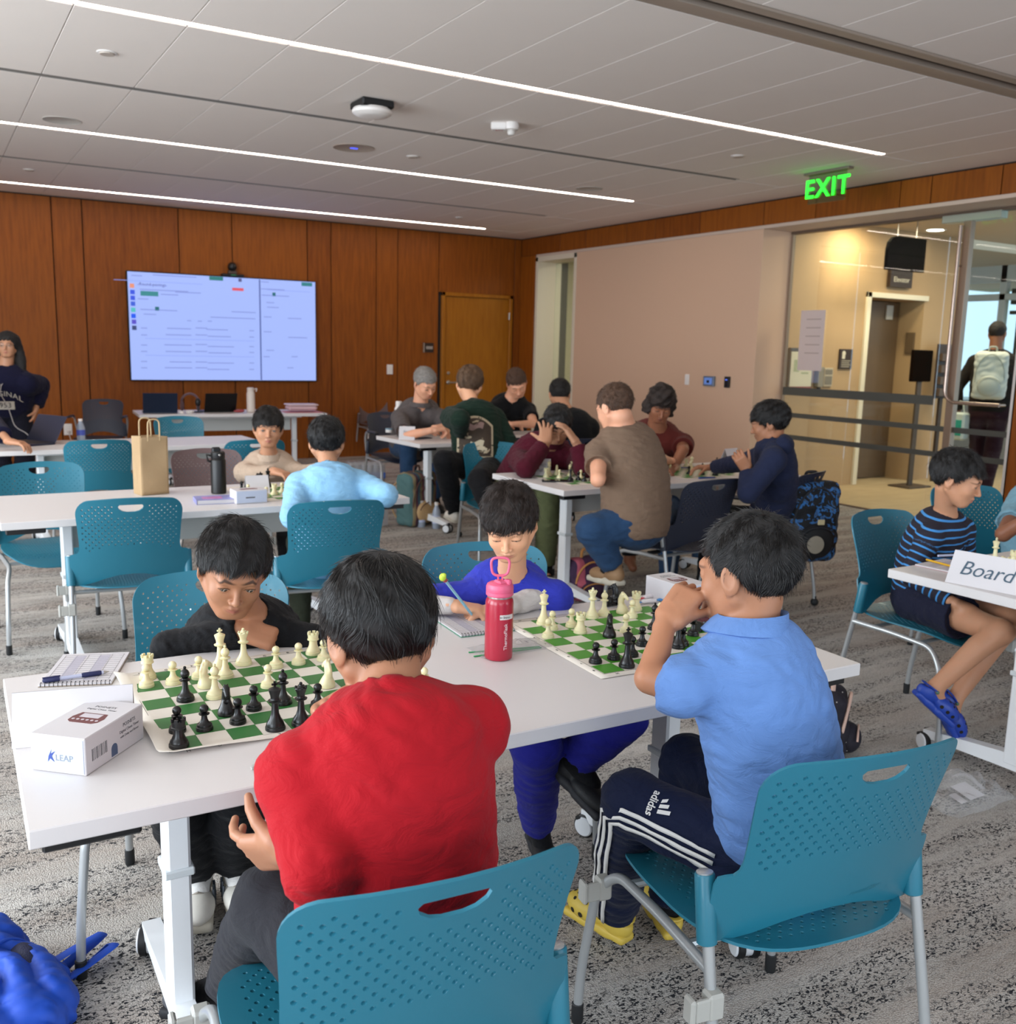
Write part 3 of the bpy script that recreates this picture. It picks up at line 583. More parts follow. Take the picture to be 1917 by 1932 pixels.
def make_table(lab, cx, cy, L=1.83, D=.76, rz=0, panel=True, latch=True, leg_inset=.285, z=.735):
    t = thing('training_table', lab, 'table', (cx, cy, 0), rz, 'white training tables')
    obj('tabletop', MB().box((-L/2, -D/2, z-.032), (L/2, D/2, z), bev=.0022), M_TOP, t)
    for s in (-1, 1):
        x = s*(L/2-leg_inset)
        m = MB().box((x-.024, -.035, .075), (x+.024, .035, z-.05), bev=.006)
        m.box((x-.03, -.24, z-.05), (x+.03, .24, z-.032), bev=.003)
        lg = obj('leg', m, M_LEG, t)
        m = MB(); prof = [(-.355, .055), (-.355, .085), (-.05, .115), (.05, .115), (.355, .085), (.355, .055), (.05, .06), (-.05, .06)]
        m.prism(prof, -.022, .022, Tr(x, 0, 0) @ Matrix(((0, 0, 1, 0), (1, 0, 0, 0), (0, 1, 0, 0), (0, 0, 0, 1))))
        obj('foot_bar', m, M_LEG, t, angle=60)
        for q in (-1, 1): caster(t, x, q*.345, R_(25 if q*s > 0 else -20))
        obj('leg_clip', MB().box((x-.030, -.041, .40), (x+.030, .041, .418), bev=.003), mat('clear_tie', '#cfd4d6', .2), t)
        if latch: obj('latch', MB().box((s*(L/2-.02), -D/2+.03, z-.058), (s*(L/2-.17), -D/2+.075, z-.033), bev=.004), M_BLK, t)
    if panel:
        obj('modesty_panel', MB().box((-L/2+leg_inset+.03, .045, z-.21), (L/2-leg_inset-.03, .058, z-.045), bev=.002), M_PANEL, t, smooth=False)
        obj('rail', MB().box((-L/2+leg_inset+.02, -.02, z-.075), (L/2-leg_inset-.02, .03, z-.05), bev=.003), M_LEG, t, smooth=False)
    return t
make_table('white wheeled table in the foreground holding two green chessboards', 1.03, 1.92, 1.86, .775, R_(-1.2), panel=False)
make_table('white table holding the brown paper bag and black bottle', 1.145, 4.745, 1.83, .77)
make_table('long white table holding the open laptop of the standing woman', 1.30, 7.52, 1.83, .66, R_(2), latch=False)
make_table('white table against the wood wall below the screen', 2.86, 10.62, 1.95, .70, R_(-5), latch=False)
make_table('white table with the tall white tumbler before the grey-haired man', 4.18, 7.21, 1.83, .76, R_(3))
make_table('white table between the man in maroon and the man in tan tee', 3.845, 4.65, 1.83, .77)
make_table('white table at the right edge carrying the Board sign', 3.87, 1.82, 1.86, .76)

# ================================================================== CHAIRS
def cdt_sheet(outline, holes, extra, inside, nh=8):
    """triangulate a 2D sheet with holes; holes = [(cx, cy, r)] or polygons"""
    V = [Vector(p) for p in outline]; E = [(i, (i+1) % len(V)) for i in range(len(V))]; own = [-1]*len(V)
    for hi, hh in enumerate(holes):
        pl = hh if not isinstance(hh[0], (int, float)) else [(hh[0]+hh[2]*math.cos(2*math.pi*(k+.5)/nh), hh[1]+hh[2]*math.sin(2*math.pi*(k+.5)/nh)) for k in range(nh)]
        n = len(V); V += [Vector(p) for p in pl]; E += [(n+k, n+(k+1) % len(pl)) for k in range(len(pl))]; own += [hi]*len(pl)
    n0 = len(V); V += [Vector(p) for p in extra]; own += [-1]*len(extra)
    vo, eo, fo, ov, oe, of = delaunay_2d_cdt(V, E, [], 0, 1e-6)
    P = np.array([tuple(v) for v in vo]); T = np.array([f for f in fo if len(f) == 3])
    C = P[T].mean(1); keep = inside(C)
    for hh in holes:
        if isinstance(hh[0], (int, float)): keep &= ((C[:, 0]-hh[0])**2+(C[:, 1]-hh[1])**2) > (hh[2]*.93)**2
        else: keep &= ~pip(C, hh)
    T = T[keep]; o2 = np.full(len(P), -1)
    for i, src in enumerate(ov):
        if src and src[0] < len(own): o2[i] = own[src[0]]
    return P, T, o2
def pip(C, poly):
    x, y = C[:, 0], C[:, 1]; r = np.zeros(len(C), bool); n = len(poly)
    for i in range(n):
        x0, y0 = poly[i]; x1, y1 = poly[(i+1) % n]
        c = ((y0 > y) != (y1 > y)); xi = (x1-x0)*(y-y0)/((y1-y0) if y1 != y0 else 1e-9)+x0
        r ^= c & (x < xi)
    return r
def shell(P, T, own, holes, fn, t, flare, name):
    """thicken the sheet along its normals; holes widen on one side (flare)"""
    e = 1e-4
    def S3(p): return fn(p[:, 0], p[:, 1])
    A = S3(P); du = S3(P+[e, 0])-A; dv = S3(P+[0, e])-A; N = np.cross(du, dv); N /= np.linalg.norm(N, axis=1)[:, None]
    P2 = P.copy()
    for i in np.where(own >= 0)[0]:
        h = holes[own[i]]
        if isinstance(h[0], (int, float)):
            c = np.array(h[:2]); P2[i] = c+(P[i]-c)*flare
    B = S3(P2)
    V = np.vstack([A+N*t/2, B-N*t/2]); n = len(P)
    F = [tuple(f) for f in T]+[tuple(n+f[::-1]) for f in T]
    cnt = {}
    for f in T:
        for a, b in ((f[0], f[1]), (f[1], f[2]), (f[2], f[0])): cnt[(a, b)] = cnt.get((a, b), 0)+1
    for (a, b) in list(cnt):
        if (b, a) not in cnt: F.append((a, n+a, n+b, b))
    mb = MB(); mb.v = [tuple(map(float, v)) for v in V]; mb.f = [tuple(int(i) for i in f) for f in F]; return mb
def arcpts(c, r, a0, a1, n): return [(c[0]+r*math.cos(a0+(a1-a0)*k/n), c[1]+r*math.sin(a0+(a1-a0)*k/n)) for k in range(n+1)]
def back_outline(ins=0.0):
    half = [(0, .036), (.05, .033), (.10, .022), (.15, .005), (.19, -.006), (.225, -.010), (.235, -.006), (.238, .02), (.238, .105), (.234, .118), (.222, .122), (.210, .124), (.202, .132), (.199, .148), (.200, .18), (.203, .22), (.207, .26), (.209, .285)]
    half += arcpts((.154, .285), .055, R_(8), R_(88), 6)+[(.11, .3445), (.055, .348), (0, .349)]
    half[0] = (0, .036); L_ = [(-x, z) for x, z in half[1:-1]][::-1]
    return half+L_
def make_chair_meshes():
    out = back_outline(); D_ = lambda x: 1
    slot = [(.050, .315), (.044, .322), (-.044, .322), (-.050, .315), (-.046, .305), (-.032, .296), (-.015, .2925), (.015, .2925), (.032, .296), (.046, .305)]
    holes = [slot]; px, pz = .0245, .0118; r = 0
    z = .125; row = 0
    while z < .336:
        for k in range(-9, 10):
            x = k*px+(px/2 if row % 2 else 0)
            if abs(x) > .185 - .03*max(0, (.2-z)/.1)**2: continue
            if z < .125+.06*(1-(abs(x)/.19)**2)*.55: continue
            if z > .325-(.02 if abs(x) > .15 else 0): continue
            if abs(x) < .068 and z > .276: continue
            holes.append((x, z, .0042))
        z += pz; row += 1
    ex = [(x, z) for x in np.linspace(-.225, .225, 19) for z in np.linspace(.0, .12, 6)]+[(x, z) for x in np.linspace(-.19, .19, 16) for z in (.338,)]
    o_np = np.array(out); ex = np.array(ex); ex = ex[pip(ex, out)]
    ex = np.array([e for e in ex if np.min(np.hypot(*(o_np-e).T)) > .006 and min(math.hypot(e[0]-h[0], e[1]-h[1]) for h in holes[1:]) > .008])
    P, T, own = cdt_sheet(out, holes, ex, lambda C: pip(C, out))
    def fb(x, s):
        # s = 0 at the sleeves, .35 at the top; wraps around the sitter and leans back
        k = .70+.5*np.clip(s, 0, .35)/.35
        y = -.215-.33*s-.40*np.clip(s-.15, 0, 1)**2+k*x*x
        return np.stack([x, y, .462+s*1.095], -1)
    back = shell(P[:, :], T, own, holes, lambda x, s: fb(x, s), .0055, .58, 'backrest')
    # seat
    def so(a):
        c, s = math.cos(a), math.sin(a); n = 3.2
        r = (abs(c)**n+abs(s)**n)**(-1/n); return (.232*r*c, .248*r*s-.010)
    out2 = [so(2*math.pi*k/56) for k in range(56)]; holes2 = []; row = 0; y = -.215
    while y < .165:
        for k in range(-9, 10):
            x = k*.0245+(.01225 if row % 2 else 0)
            if abs(x) < .195-.035*(abs(y)/.2)**2: holes2.append((x, y, .0042))
        y += .0155; row += 1
    ex2 = np.array([(x, y) for x in np.linspace(-.22, .22, 17) for y in np.linspace(-.25, .23, 17)]); ex2 = ex2[pip(ex2, out2)]; on = np.array(out2)
    ex2 = np.array([e for e in ex2 if np.min(np.hypot(*(on-e).T)) > .007 and min(math.hypot(e[0]-h[0], e[1]-h[1]) for h in holes2) > .0085])
    P2, T2, own2 = cdt_sheet(out2, holes2, ex2, lambda C: pip(C, out2))
    def fs(x, y):
        z = .440+.22*x*x-1.9*np.clip(y-.09, 0, 1)**2+.06*np.clip(-.08-y, 0, 1)
        return np.stack([x, y, z], -1)
    seat = shell(P2, T2, own2, holes2, fs, .006, .65, 'seat')
    return back, seat
CH_BACK, CH_SEAT = make_chair_meshes()
def bend(pts, r=.03, n=4):
    out = [Vector(pts[0])]
    for i in range(1, len(pts)-1):
        a, b, c = Vector(pts[i-1]), Vector(pts[i]), Vector(pts[i+1]); u = (a-b).normalized(); v = (c-b).normalized(); rr = min(r, (a-b).length*.45, (c-b).length*.45)
        for k in range(n+1):
            t = k/n; p0 = b+u*rr; p1 = b+v*rr; out.append(p0*(1-t)**2+b*2*t*(1-t)+p1*t*t)
    return out+[Vector(pts[-1])]
CM = {}
def chair_proto(color, arms=False, rollers=False):
    key = (color, arms, rollers)
    if not CM:
        CM['back'] = CH_BACK; CM['seat'] = CH_SEAT
        CM['sleeve'] = {s: MB().lathe([(.013, .0), (.0185, .004), (.0185, .124), (.0165, .128)], 18, M=Matrix.Translation((s*.236, -.190, .455)) @ Rx(R_(-9)) @ Ry(0)) for s in (-1, 1)}
        CM['cap'] = {s: MB().lathe([(.015, .126), (.015, .1305), (.011, .132)], 18, M=Matrix.Translation((s*.236, -.190, .455)) @ Rx(R_(-9))) for s in (-1, 1)}
        CM['rear'] = {s: MB().tube(bend([(s*.236, -.187, .50), (s*.240, -.235, .27), (s*.244, -.262, .12), (s*.246, -.272, .03)]), .0108, 12) for s in (-1, 1)}
        CM['front'] = {s: MB().tube(bend([(s*.238, -.203, .415), (s*.230, -.02, .412), (s*.226, .150, .400), (s*.246, .205, .34), (s*.258, .238, .14), (s*.262, .242, .03)], .045, 6), .0108, 12) for s in (-1, 1)}
        CM['cross'] = MB().tube([(-.228, .10, .405), (.228, .10, .405)], .009, 8).tube([(-.236, -.12, .41), (.236, -.12, .41)], .009, 8)
        CM['glide'] = MB().box((-.13, .02, .385), (-.05, .05, .402), bev=.004)
        CM['clip'] = MB().box((-.016, -.016, -.025), (.016, .016, .025), bev=.005).box((-.052, -.014, -.026), (-.040, .016, .022), bev=.004).box((-.042, -.014, -.022), (-.012, -.004, .020), bev=.003)
        CM['foot'] = MB().lathe([(.0125, 0), (.0135, .003), (.0135, .045), (.012, .047)], 14)
        CM['ball'] = MB().ell((0, 0, .024), (.022, .024, .024)).lathe([(.01, .03), (.01, .06)], 10)
        CM['arm'] = {s: MB().tube(bend([(s*.245, -.19, .48), (s*.262, -.175, .60), (s*.264, -.145, .665), (s*.264, -.06, .672)], .03, 5), .0105, 12) for s in (-1, 1)}
        CM['pad'] = {s: MB().box((s*.264-.02, -.09, .668), (s*.264+.02, .13, .690), bev=.008) for s in (-1, 1)}
        for k, v in list(CM.items()):
            if isinstance(v, dict): CM[k] = {s: m.mesh(k) for s, m in v.items()}
            else: CM[k] = v.mesh(k, True, 32)
    return key
M_TUBE = mat('silver_tube', '#b4b7b8', .32, .55)
M_CLIP = mat('clip_grey', '#a9a8a2', .5)
M_FOOTB = mat('foot_black', '#16181a', .6)
CHM = {'teal': mat('teal_polymer', '#1e6d82', .40, bump=.12, bscale=900, coat=.1), 'navy': mat('navy_polymer', '#252a3a', .45, bump=.12, bscale=900), 'grey': mat('taupe_polymer', '#5f4c4c', .5, bump=.1, bscale=900), 'black': mat('charcoal_polymer', '#1f2128', .5)}
def part(name, me, m, parent, loc=(0, 0, 0)):
    o = bpy.data.objects.new(name, me); COL.objects.link(o); o.parent = parent; o.location = loc
    if not me.materials: me.materials.append(m)
    if me.materials[0] is not m:
        o.material_slots[0].link = 'OBJECT'; o.material_slots[0].material = m
    return o
chair_proto('teal')
CHAIRS = []
def chair(lab, x, y, deg, color='teal', arms=False, rollers=False, group='perforated stacking chairs', clips=True):
    """deg = heading of the sitter measured clockwise from +Y"""
    t = thing('stacking_chair', lab, 'chair', (x, y, 0), R_(-deg), group); m = CHM[color]
    part('backrest', CM['back'], m, t); part('seat', CM['seat'], m, t)
    for s in (-1, 1):
        r = part('leg', CM['rear'][s], M_TUBE, t); f = part('leg', CM['front'][s], M_TUBE, t)
        part('sleeve', CM['sleeve'][s], m, t)
        if arms:
            part('armrest', CM['arm'][s], M_TUBE, t); part('arm_pad', CM['pad'][s], CHM['black'], t)
        else: part('sleeve_cap', CM['cap'][s], M_TUBE, t)
        for (fx, fy) in ((s*.246, -.272), (s*.262, .242)):
            part('caster' if rollers else 'rubber_foot', CM['ball'] if rollers else CM['foot'], M_FOOTB, t, (fx, fy, 0))
    part('seat_frame', CM['cross'], M_TUBE, t); part('glide_pad', CM['glide'], M_FOOTB, t)
    if clips and not arms:
        part('bracket', CM['clip'], M_CLIP, t, (-.240, .190, .352)); part('bracket', CM['clip'], M_CLIP, t, (-.2385, -.222, .362))
    CHAIRS.append(t); return t
def from_sleeves(ax, ay, bx, by):
    """left and right sleeve tops seen from behind the sitter -> centre and heading"""
    mx, my = (ax+bx)/2, (ay+by)/2; d = math.atan2(by-ay, bx-ax); fx, fy = -math.sin(d), math.cos(d)
    return mx+.17*fx, my+.17*fy, -math.degrees(d)
chair('teal perforated chair in front, under the boy in the red shirt', .555, 1.300, 5)
chair('teal perforated chair under the boy in the light blue polo shirt', 1.385, 1.29, 9)
chair('teal chair behind the boy in the black long-sleeved shirt', .557, 2.40, 200)
chair('teal chair with large slot behind the boy in the blue tee', 1.456, 2.44, 200)
chair('empty teal chair, its back before the paper bag table', .73, 4.485, 5.3)
chair('teal chair under the child in pale blue long sleeves', 1.506, 4.105, 7.5)
chair('pale-lit empty teal chair at far left, turned to face the camera', .51, 5.22, 176)
chair('empty teal chair with its back to us at the laptop table', .96, 7.02, 2)
chair('teal chair beyond the laptop table, only its top showing', 1.86, 8.30, 180)
chair('dark navy armchair against the wood wall near the outlet', 1.55, 10.95, 200, 'navy', True, True)
chair('teal chair partly hidden by the boy in the cream pullover', 1.90, 6.75, 0)
chair('brown-grey chair left of the black bottle', 1.42, 5.62, 183, 'grey')
chair('taupe stacking chair standing alone against the wood wall', 5.20, 11.95, 182, 'grey', False, True)
chair('teal chair under the grey-haired man', 3.86, 8.45, 182, 'navy', True, False)
chair('navy armchair under the child in the green hoodie', 3.78, 6.35, 12, 'navy', True, True)
chair('teal chair under the man in the maroon jacket', 3.30, 5.50, 190)
chair('navy armchair under the man in the tan tee', 3.50, 4.03, -4, 'navy', True, False)
chair('navy armchair carrying the black and blue backpack', 4.20, 4.05, -20, 'navy', True, True)
chair('teal chair under the boy in the striped shirt', 3.455, 2.345, 180)
chair('teal chair behind the person in light blue at the right edge', 4.50, 2.75, 200)
from mathutils.bvhtree import BVHTree
# ================================================================== PEOPLE: signed distance bodies turned into one skin
F32 = np.float32
class Field:
    def __init__(s): s.ops = []
    def _a(s, kind, lo, hi, par, k, mode): s.ops.append((kind, np.array(lo, float), np.array(hi, float), par, k, mode))
    def cap(s, a, b, ra, rb=None, k=.01, mode='u'):
        rb = ra if rb is None else rb; a = np.array(a, float); b = np.array(b, float); R = max(ra, rb)
        s._a('cap', np.minimum(a, b)-R, np.maximum(a, b)+R, (a, b, ra, rb), k, mode); return s
    def ell(s, c, r, M=None, k=.01, mode='u'):
        c = np.array(c, float); r = np.array(r, float); M = np.eye(3) if M is None else np.array(M)
        R = np.sqrt(((M*r)**2).sum(1)); s._a('ell', c-R, c+R, (c, r, M), k, mode); return s
    def box(s, c, h, M=None, rd=.005, k=.01, mode='u'):
        c = np.array(c, float); h = np.array(h, float); M = np.eye(3) if M is None else np.array(M)
        R = np.abs(M*h).sum(1)+rd; s._a('box', c-R, c+R, (c, h, M, rd), k, mode); return s
    def chain(s, pts, rs, k=.01, mode='u', kin=.0):
        pts = [np.array(p, float) for p in pts]; R = max(rs)
        s._a('chain', np.min(pts, 0)-R, np.max(pts, 0)+R, (pts, rs, kin), k, mode); return s
    def cchain(s, pts, rs, C, dr, k=.01, Rin=.0):
        pts = [np.array(p, float) for p in pts]; R = max(rs)
        s._a('cchain', np.min(pts, 0)-R, np.max(pts, 0)+R, (pts, rs, np.array(C, float), np.array(dr, float), Rin), k, 'u'); return s
    def plane(s, p, n, k=.004):   # keep the side the normal points away from
        s.ops.append(('plane', None, None, (np.array(p, float), np.array(n, float)/np.linalg.norm(n)), k, 'i')); return s
    def fn(s, f, lo, hi, k=.004, mode='i'): s.ops.append(('fn', np.array(lo, float), np.array(hi, float), f, k, mode)); return s
def _capd(X, Y, Z, a, b, ra, rb):
    d = b-a; L2 = float(d@d)+1e-12
    px, py, pz = X-a[0], Y-a[1], Z-a[2]
    t = np.clip((px*d[0]+py*d[1]+pz*d[2])/L2, 0, 1)
    return np.sqrt((px-t*d[0])**2+(py-t*d[1])**2+(pz-t*d[2])**2)-(ra+(rb-ra)*t)
def _prim(kind, par, X, Y, Z):
    if kind == 'cap': return _capd(X, Y, Z, *par)
    if kind == 'chain':
        pts, rs, kin = par; D = None
        for i in range(len(pts)-1):
            d = _capd(X, Y, Z, pts[i], pts[i+1], rs[i], rs[i+1]); D = d if D is None else np.minimum(D, d)
        return D
    if kind == 'cchain':
        pts, rs, C, dr, Rin = par; D = None
        for i in range(len(pts)-1):
            d = _capd(X, Y, Z, pts[i], pts[i+1], rs[i], rs[i+1]); D = d if D is None else np.minimum(D, d)
        px, py, pz = X-C[0], Y-C[1], Z-C[2]; t = px*dr[0]+py*dr[1]+pz*dr[2]; rad = np.sqrt(np.maximum(px*px+py*py+pz*pz-t*t, 0))
        return np.maximum(D, t+np.clip(Rin-rad, 0, .012)*1.2)
    if kind == 'ell':
        c, r, M = par; px, py, pz = X-c[0], Y-c[1], Z-c[2]
        u = [px*M[0, i]+py*M[1, i]+pz*M[2, i] for i in range(3)]
        k0 = np.sqrt((u[0]/r[0])**2+(u[1]/r[1])**2+(u[2]/r[2])**2)+1e-9; k1 = np.sqrt((u[0]/r[0]**2)**2+(u[1]/r[1]**2)**2+(u[2]/r[2]**2)**2)+1e-9
        return k0*(k0-1)/k1
    if kind == 'box':
        c, h, M, rd = par; px, py, pz = X-c[0], Y-c[1], Z-c[2]
        q = [np.abs(px*M[0, i]+py*M[1, i]+pz*M[2, i])-(h[i]-0) for i in range(3)]
        return np.sqrt(sum(np.maximum(a, 0)**2 for a in q))+np.minimum(np.maximum(np.maximum(q[0], q[1]), q[2]), 0)-rd
    if kind == 'plane':
        p, n = par; return (X-p[0])*n[0]+(Y-p[1])*n[1]+(Z-p[2])*n[2]
    return par(X, Y, Z)
def evalf(field, lo, hi, h, disp=None):
    lo = np.array(lo, float); hi = np.array(hi, float); n = np.maximum(np.ceil((hi-lo)/h).astype(int)+1, 4)
    ax = [(lo[i]+h*np.arange(n[i])).astype(F32) for i in range(3)]
    D = np.full(n, 1.0, F32)
    for kind, a, b, par, k, mode in field.ops:
        if a is None: sl = (slice(None),)*3
        else:
            mg = max(k*1.2, 2.5*h)+(.0 if mode != 'i' else 1.0)
            i0 = np.clip(np.floor((a-mg-lo)/h).astype(int), 0, n); i1 = np.clip(np.ceil((b+mg-lo)/h).astype(int)+1, 0, n)
            if np.any(i1-i0 <= 0): continue
            sl = tuple(slice(i0[j], i1[j]) for j in range(3))
        X, Y, Z = ax[0][sl[0]][:, None, None], ax[1][sl[1]][None, :, None], ax[2][sl[2]][None, None, :]
        d = _prim(kind, par, X, Y, Z).astype(F32); A = D[sl]
        if mode == 'u':
            if k > 0:
                e = np.maximum(k-np.abs(A-d), 0)/k; D[sl] = np.minimum(A, d)-e*e*k*.25
            else: D[sl] = np.minimum(A, d)
        else:
            if mode == 's': d = -d
            if k > 0:
                e = np.maximum(k-np.abs(A-d), 0)/k; D[sl] = np.maximum(A, d)+e*e*k*.25
            else: D[sl] = np.maximum(A, d)
    if disp is not None:
        near = np.abs(D) < .03
        ii = np.where(near); P = np.stack([ax[j][ii[j]] for j in range(3)], -1); D[ii] += disp(P).astype(F32)
    return D, lo
def surfnet(D, lo, h):
    ins = D < 0; n = np.array(D.shape)
    c = np.zeros(n-1, np.int8)
    for dx in (0, 1):
        for dy in (0, 1):
            for dz in (0, 1): c += ins[dx:n[0]-1+dx, dy:n[1]-1+dy, dz:n[2]-1+dz]
    act = (c > 0) & (c < 8); I = np.argwhere(act)
    if len(I) == 0: return np.zeros((0, 3)), np.zeros((0, 4), int)
    idx = np.full(n-1, -1, np.int32); idx[act] = np.arange(len(I))
    offs = np.array([(x, y, z) for x in (0, 1) for y in (0, 1) for z in (0, 1)])
    val = np.stack([D[I[:, 0]+o[0], I[:, 1]+o[1], I[:, 2]+o[2]] for o in offs], 1)
    S = np.zeros((len(I), 3)); C = np.zeros(len(I))
    for a in range(8):
        for b in range(a+1, 8):
            if np.abs(offs[a]-offs[b]).sum() != 1: continue
            va, vb = val[:, a], val[:, b]; m = (va < 0) != (vb < 0)
            t = np.where(m, va/np.where(m, va-vb, 1), 0)
            S += np.where(m[:, None], offs[a]+t[:, None]*(offs[b]-offs[a]), 0); C += m
    V = lo+h*(I+S/C[:, None]); Q = []
    for ax in range(3):
        o = [0, 0, 0]; o[ax] = 1; b, c_ = [(1, 2), (2, 0), (0, 1)][ax]
        A = ins[tuple(slice(0, n[j]-o[j]) for j in range(3))]; B = ins[tuple(slice(o[j], n[j]) for j in range(3))]
        J = np.argwhere(A != B); J = J[(J[:, b] > 0) & (J[:, c_] > 0) & (J[:, b] < n[b]-1) & (J[:, c_] < n[c_]-1)]
        fl = A[J[:, 0], J[:, 1], J[:, 2]]
        def g(db, dc):
            K = J.copy(); K[:, b] -= db; K[:, c_] -= dc; return idx[K[:, 0], K[:, 1], K[:, 2]]
        q = np.stack([g(1, 1), g(0, 1), g(0, 0), g(1, 0)], 1); q[~fl] = q[~fl][:, ::-1]; Q.append(q[(q >= 0).all(1)])
    return V, np.vstack(Q)
def mesh_field(field, h, regions=(), lo=None, hi=None, disp=None, only=None):
    """coarse surface everywhere, finer inside the given boxes [(lo, hi, h)]"""
    if lo is None:
        us = [o for o in field.ops if o[5] == 'u']; lo = np.min([o[1] for o in us], 0)-3*h; hi = np.max([o[2] for o in us], 0)+3*h
    D, l0 = evalf(field, lo, hi, h, disp); V, Q = surfnet(D, l0, h)
    if len(regions):
        C = V[Q].mean(1); kill = np.zeros(len(Q), bool)
        for a, b, hh in regions: kill |= np.all((C > np.array(a)+h*1.2) & (C < np.array(b)-h*1.2), 1)
        Q = Q[~kill]; used = np.unique(Q); rm = np.full(len(V), -1); rm[used] = np.arange(len(used)); V, Q = V[used], rm[Q]
        for a, b, hh in regions:
            D, l0 = evalf(field, a, b, hh, disp); v, q = surfnet(D, l0, hh)
            if len(v): Q = np.vstack([Q, q+len(V)]); V = np.vstack([V, v])
    return V, Q
def unit(v): v = np.array(v, float); return v/(np.linalg.norm(v)+1e-12)
def frame(fwd, up=(0, 0, 1)):
    """columns: right, forward, up"""
    f = unit(fwd); r = unit(np.cross(f, up)); u = np.cross(r, f); return np.stack([r, f, u], 1)
def head_frame(yaw, pitch, roll=0):
    """yaw clockwise from +Y, pitch positive looks down"""
    y, p, r = R_(yaw), R_(pitch), R_(roll)
    M = np.array(Matrix.Rotation(-y, 3, 'Z') @ Matrix.Rotation(-p, 3, 'X') @ Matrix.Rotation(r, 3, 'Y')); return M
def ik(a, c, l1, l2, pole):
    a, c = np.array(a, float), np.array(c, float); d = c-a; L = np.linalg.norm(d); L = min(L, (l1+l2)*.998); u = unit(d)
    x = (l1*l1-l2*l2+L*L)/(2*L); h = math.sqrt(max(l1*l1-x*x, 1e-8)); p = np.array(pole, float)-a; p = unit(p-u*(p@u)); return a+u*x+p*h
def wrinkle(amp, freq, dirs, seed=0):
    rg = np.random.default_rng(seed); ks = []
    for i in range(7):
        d = unit(np.array(dirs)+rg.normal(size=3)*.45); ks.append((d*freq*rg.uniform(.55, 1.7), rg.uniform(0, 6.28), unit(rg.normal(size=3))*freq*.35, rg.uniform(0, 6.28)))
    def f(P):
        s = 0
        for k, ph, w, p2 in ks:
            s = s+np.sin(P@k+ph+1.6*np.sin(P@w+p2))
        s = s/3.0; return amp*(np.abs(s)**1.0*-1.0+.45)
    return f

SK = {}
def skin_mat(name, base, lip, hc):
    if name in SK: return SK[name]
    m, nt, b = newmat(name); N, L = nt.nodes, nt.links
    at = N.new('ShaderNodeAttribute'); at.attribute_name = 'tone'; sp = N.new('ShaderNodeSeparateColor'); L.new(at.outputs['Color'], sp.inputs[0])
    def mix(f, a, c):
        n = N.new('ShaderNodeMix'); n.data_type = 'RGBA'; L.new(f, n.inputs[0])
        if isinstance(a, tuple): n.inputs[6].default_value = a
        else: L.new(a, n.inputs[6])
        n.inputs[7].default_value = c; return n.outputs[2]
    ns = N.new('ShaderNodeTexNoise'); ns.inputs['Scale'].default_value = 22; ns.inputs['Detail'].default_value = 4
    tc = N.new('ShaderNodeTexCoord'); L.new(tc.outputs['Object'], ns.inputs[0])
    B0 = (*srgb(base), 1); B1 = tuple(min(1, x*f) for x, f in zip(B0[:3], (1.1, .98, .92)))+(1,)
    c = mix(ns.outputs[0], B0, B1); c = mix(sp.outputs[0], c, (*srgb(lip), 1)); c = mix(sp.outputs[1], c, (*srgb(hc), 1))
    L.new(c, b.inputs['Base Color']); setp(b, rough=.48, sss=.12, spec=.35)
    b.inputs['Subsurface Radius'].default_value = (.02, .008, .004); b.inputs['Subsurface Scale'].default_value = .25
    n2 = N.new('ShaderNodeTexNoise'); n2.inputs['Scale'].default_value = 420; L.new(tc.outputs['Object'], n2.inputs[0])
    bp = N.new('ShaderNodeBump'); bp.inputs['Strength'].default_value = .10; bp.inputs['Distance'].default_value = .001; L.new(n2.outputs[0], bp.inputs['Height']); L.new(bp.outputs[0], b.inputs['Normal'])
    SK[name] = m; return m
SKIN = dict(tan=skin_mat('skin_tan', '#b98a6c', '#a8605a', '#2a1c16'), brown=skin_mat('skin_brown', '#a8775a', '#96524a', '#1c120e'), deep=skin_mat('skin_deep', '#8f6048', '#7e453e', '#1a100c'),
            fair=skin_mat('skin_fair', '#dba486', '#c06a62', '#7a5a44'), light=skin_mat('skin_light', '#d9a684', '#b9655e', '#2a1c18'))
def hair_mat(name, c, rough=.46):
    return mat(name, c, rough, var=.35, vscale=60, spec=.5)
HAIR = dict(black=hair_mat('hair_black', '#171413', .36), brown=hair_mat('hair_brown', '#4a3222', .45), dbrown=hair_mat('hair_dark_brown', '#241812'), grey=hair_mat('hair_grey', '#86807a', .55), sandy=hair_mat('hair_sandy', '#5c4430', .5))
_knit = {}
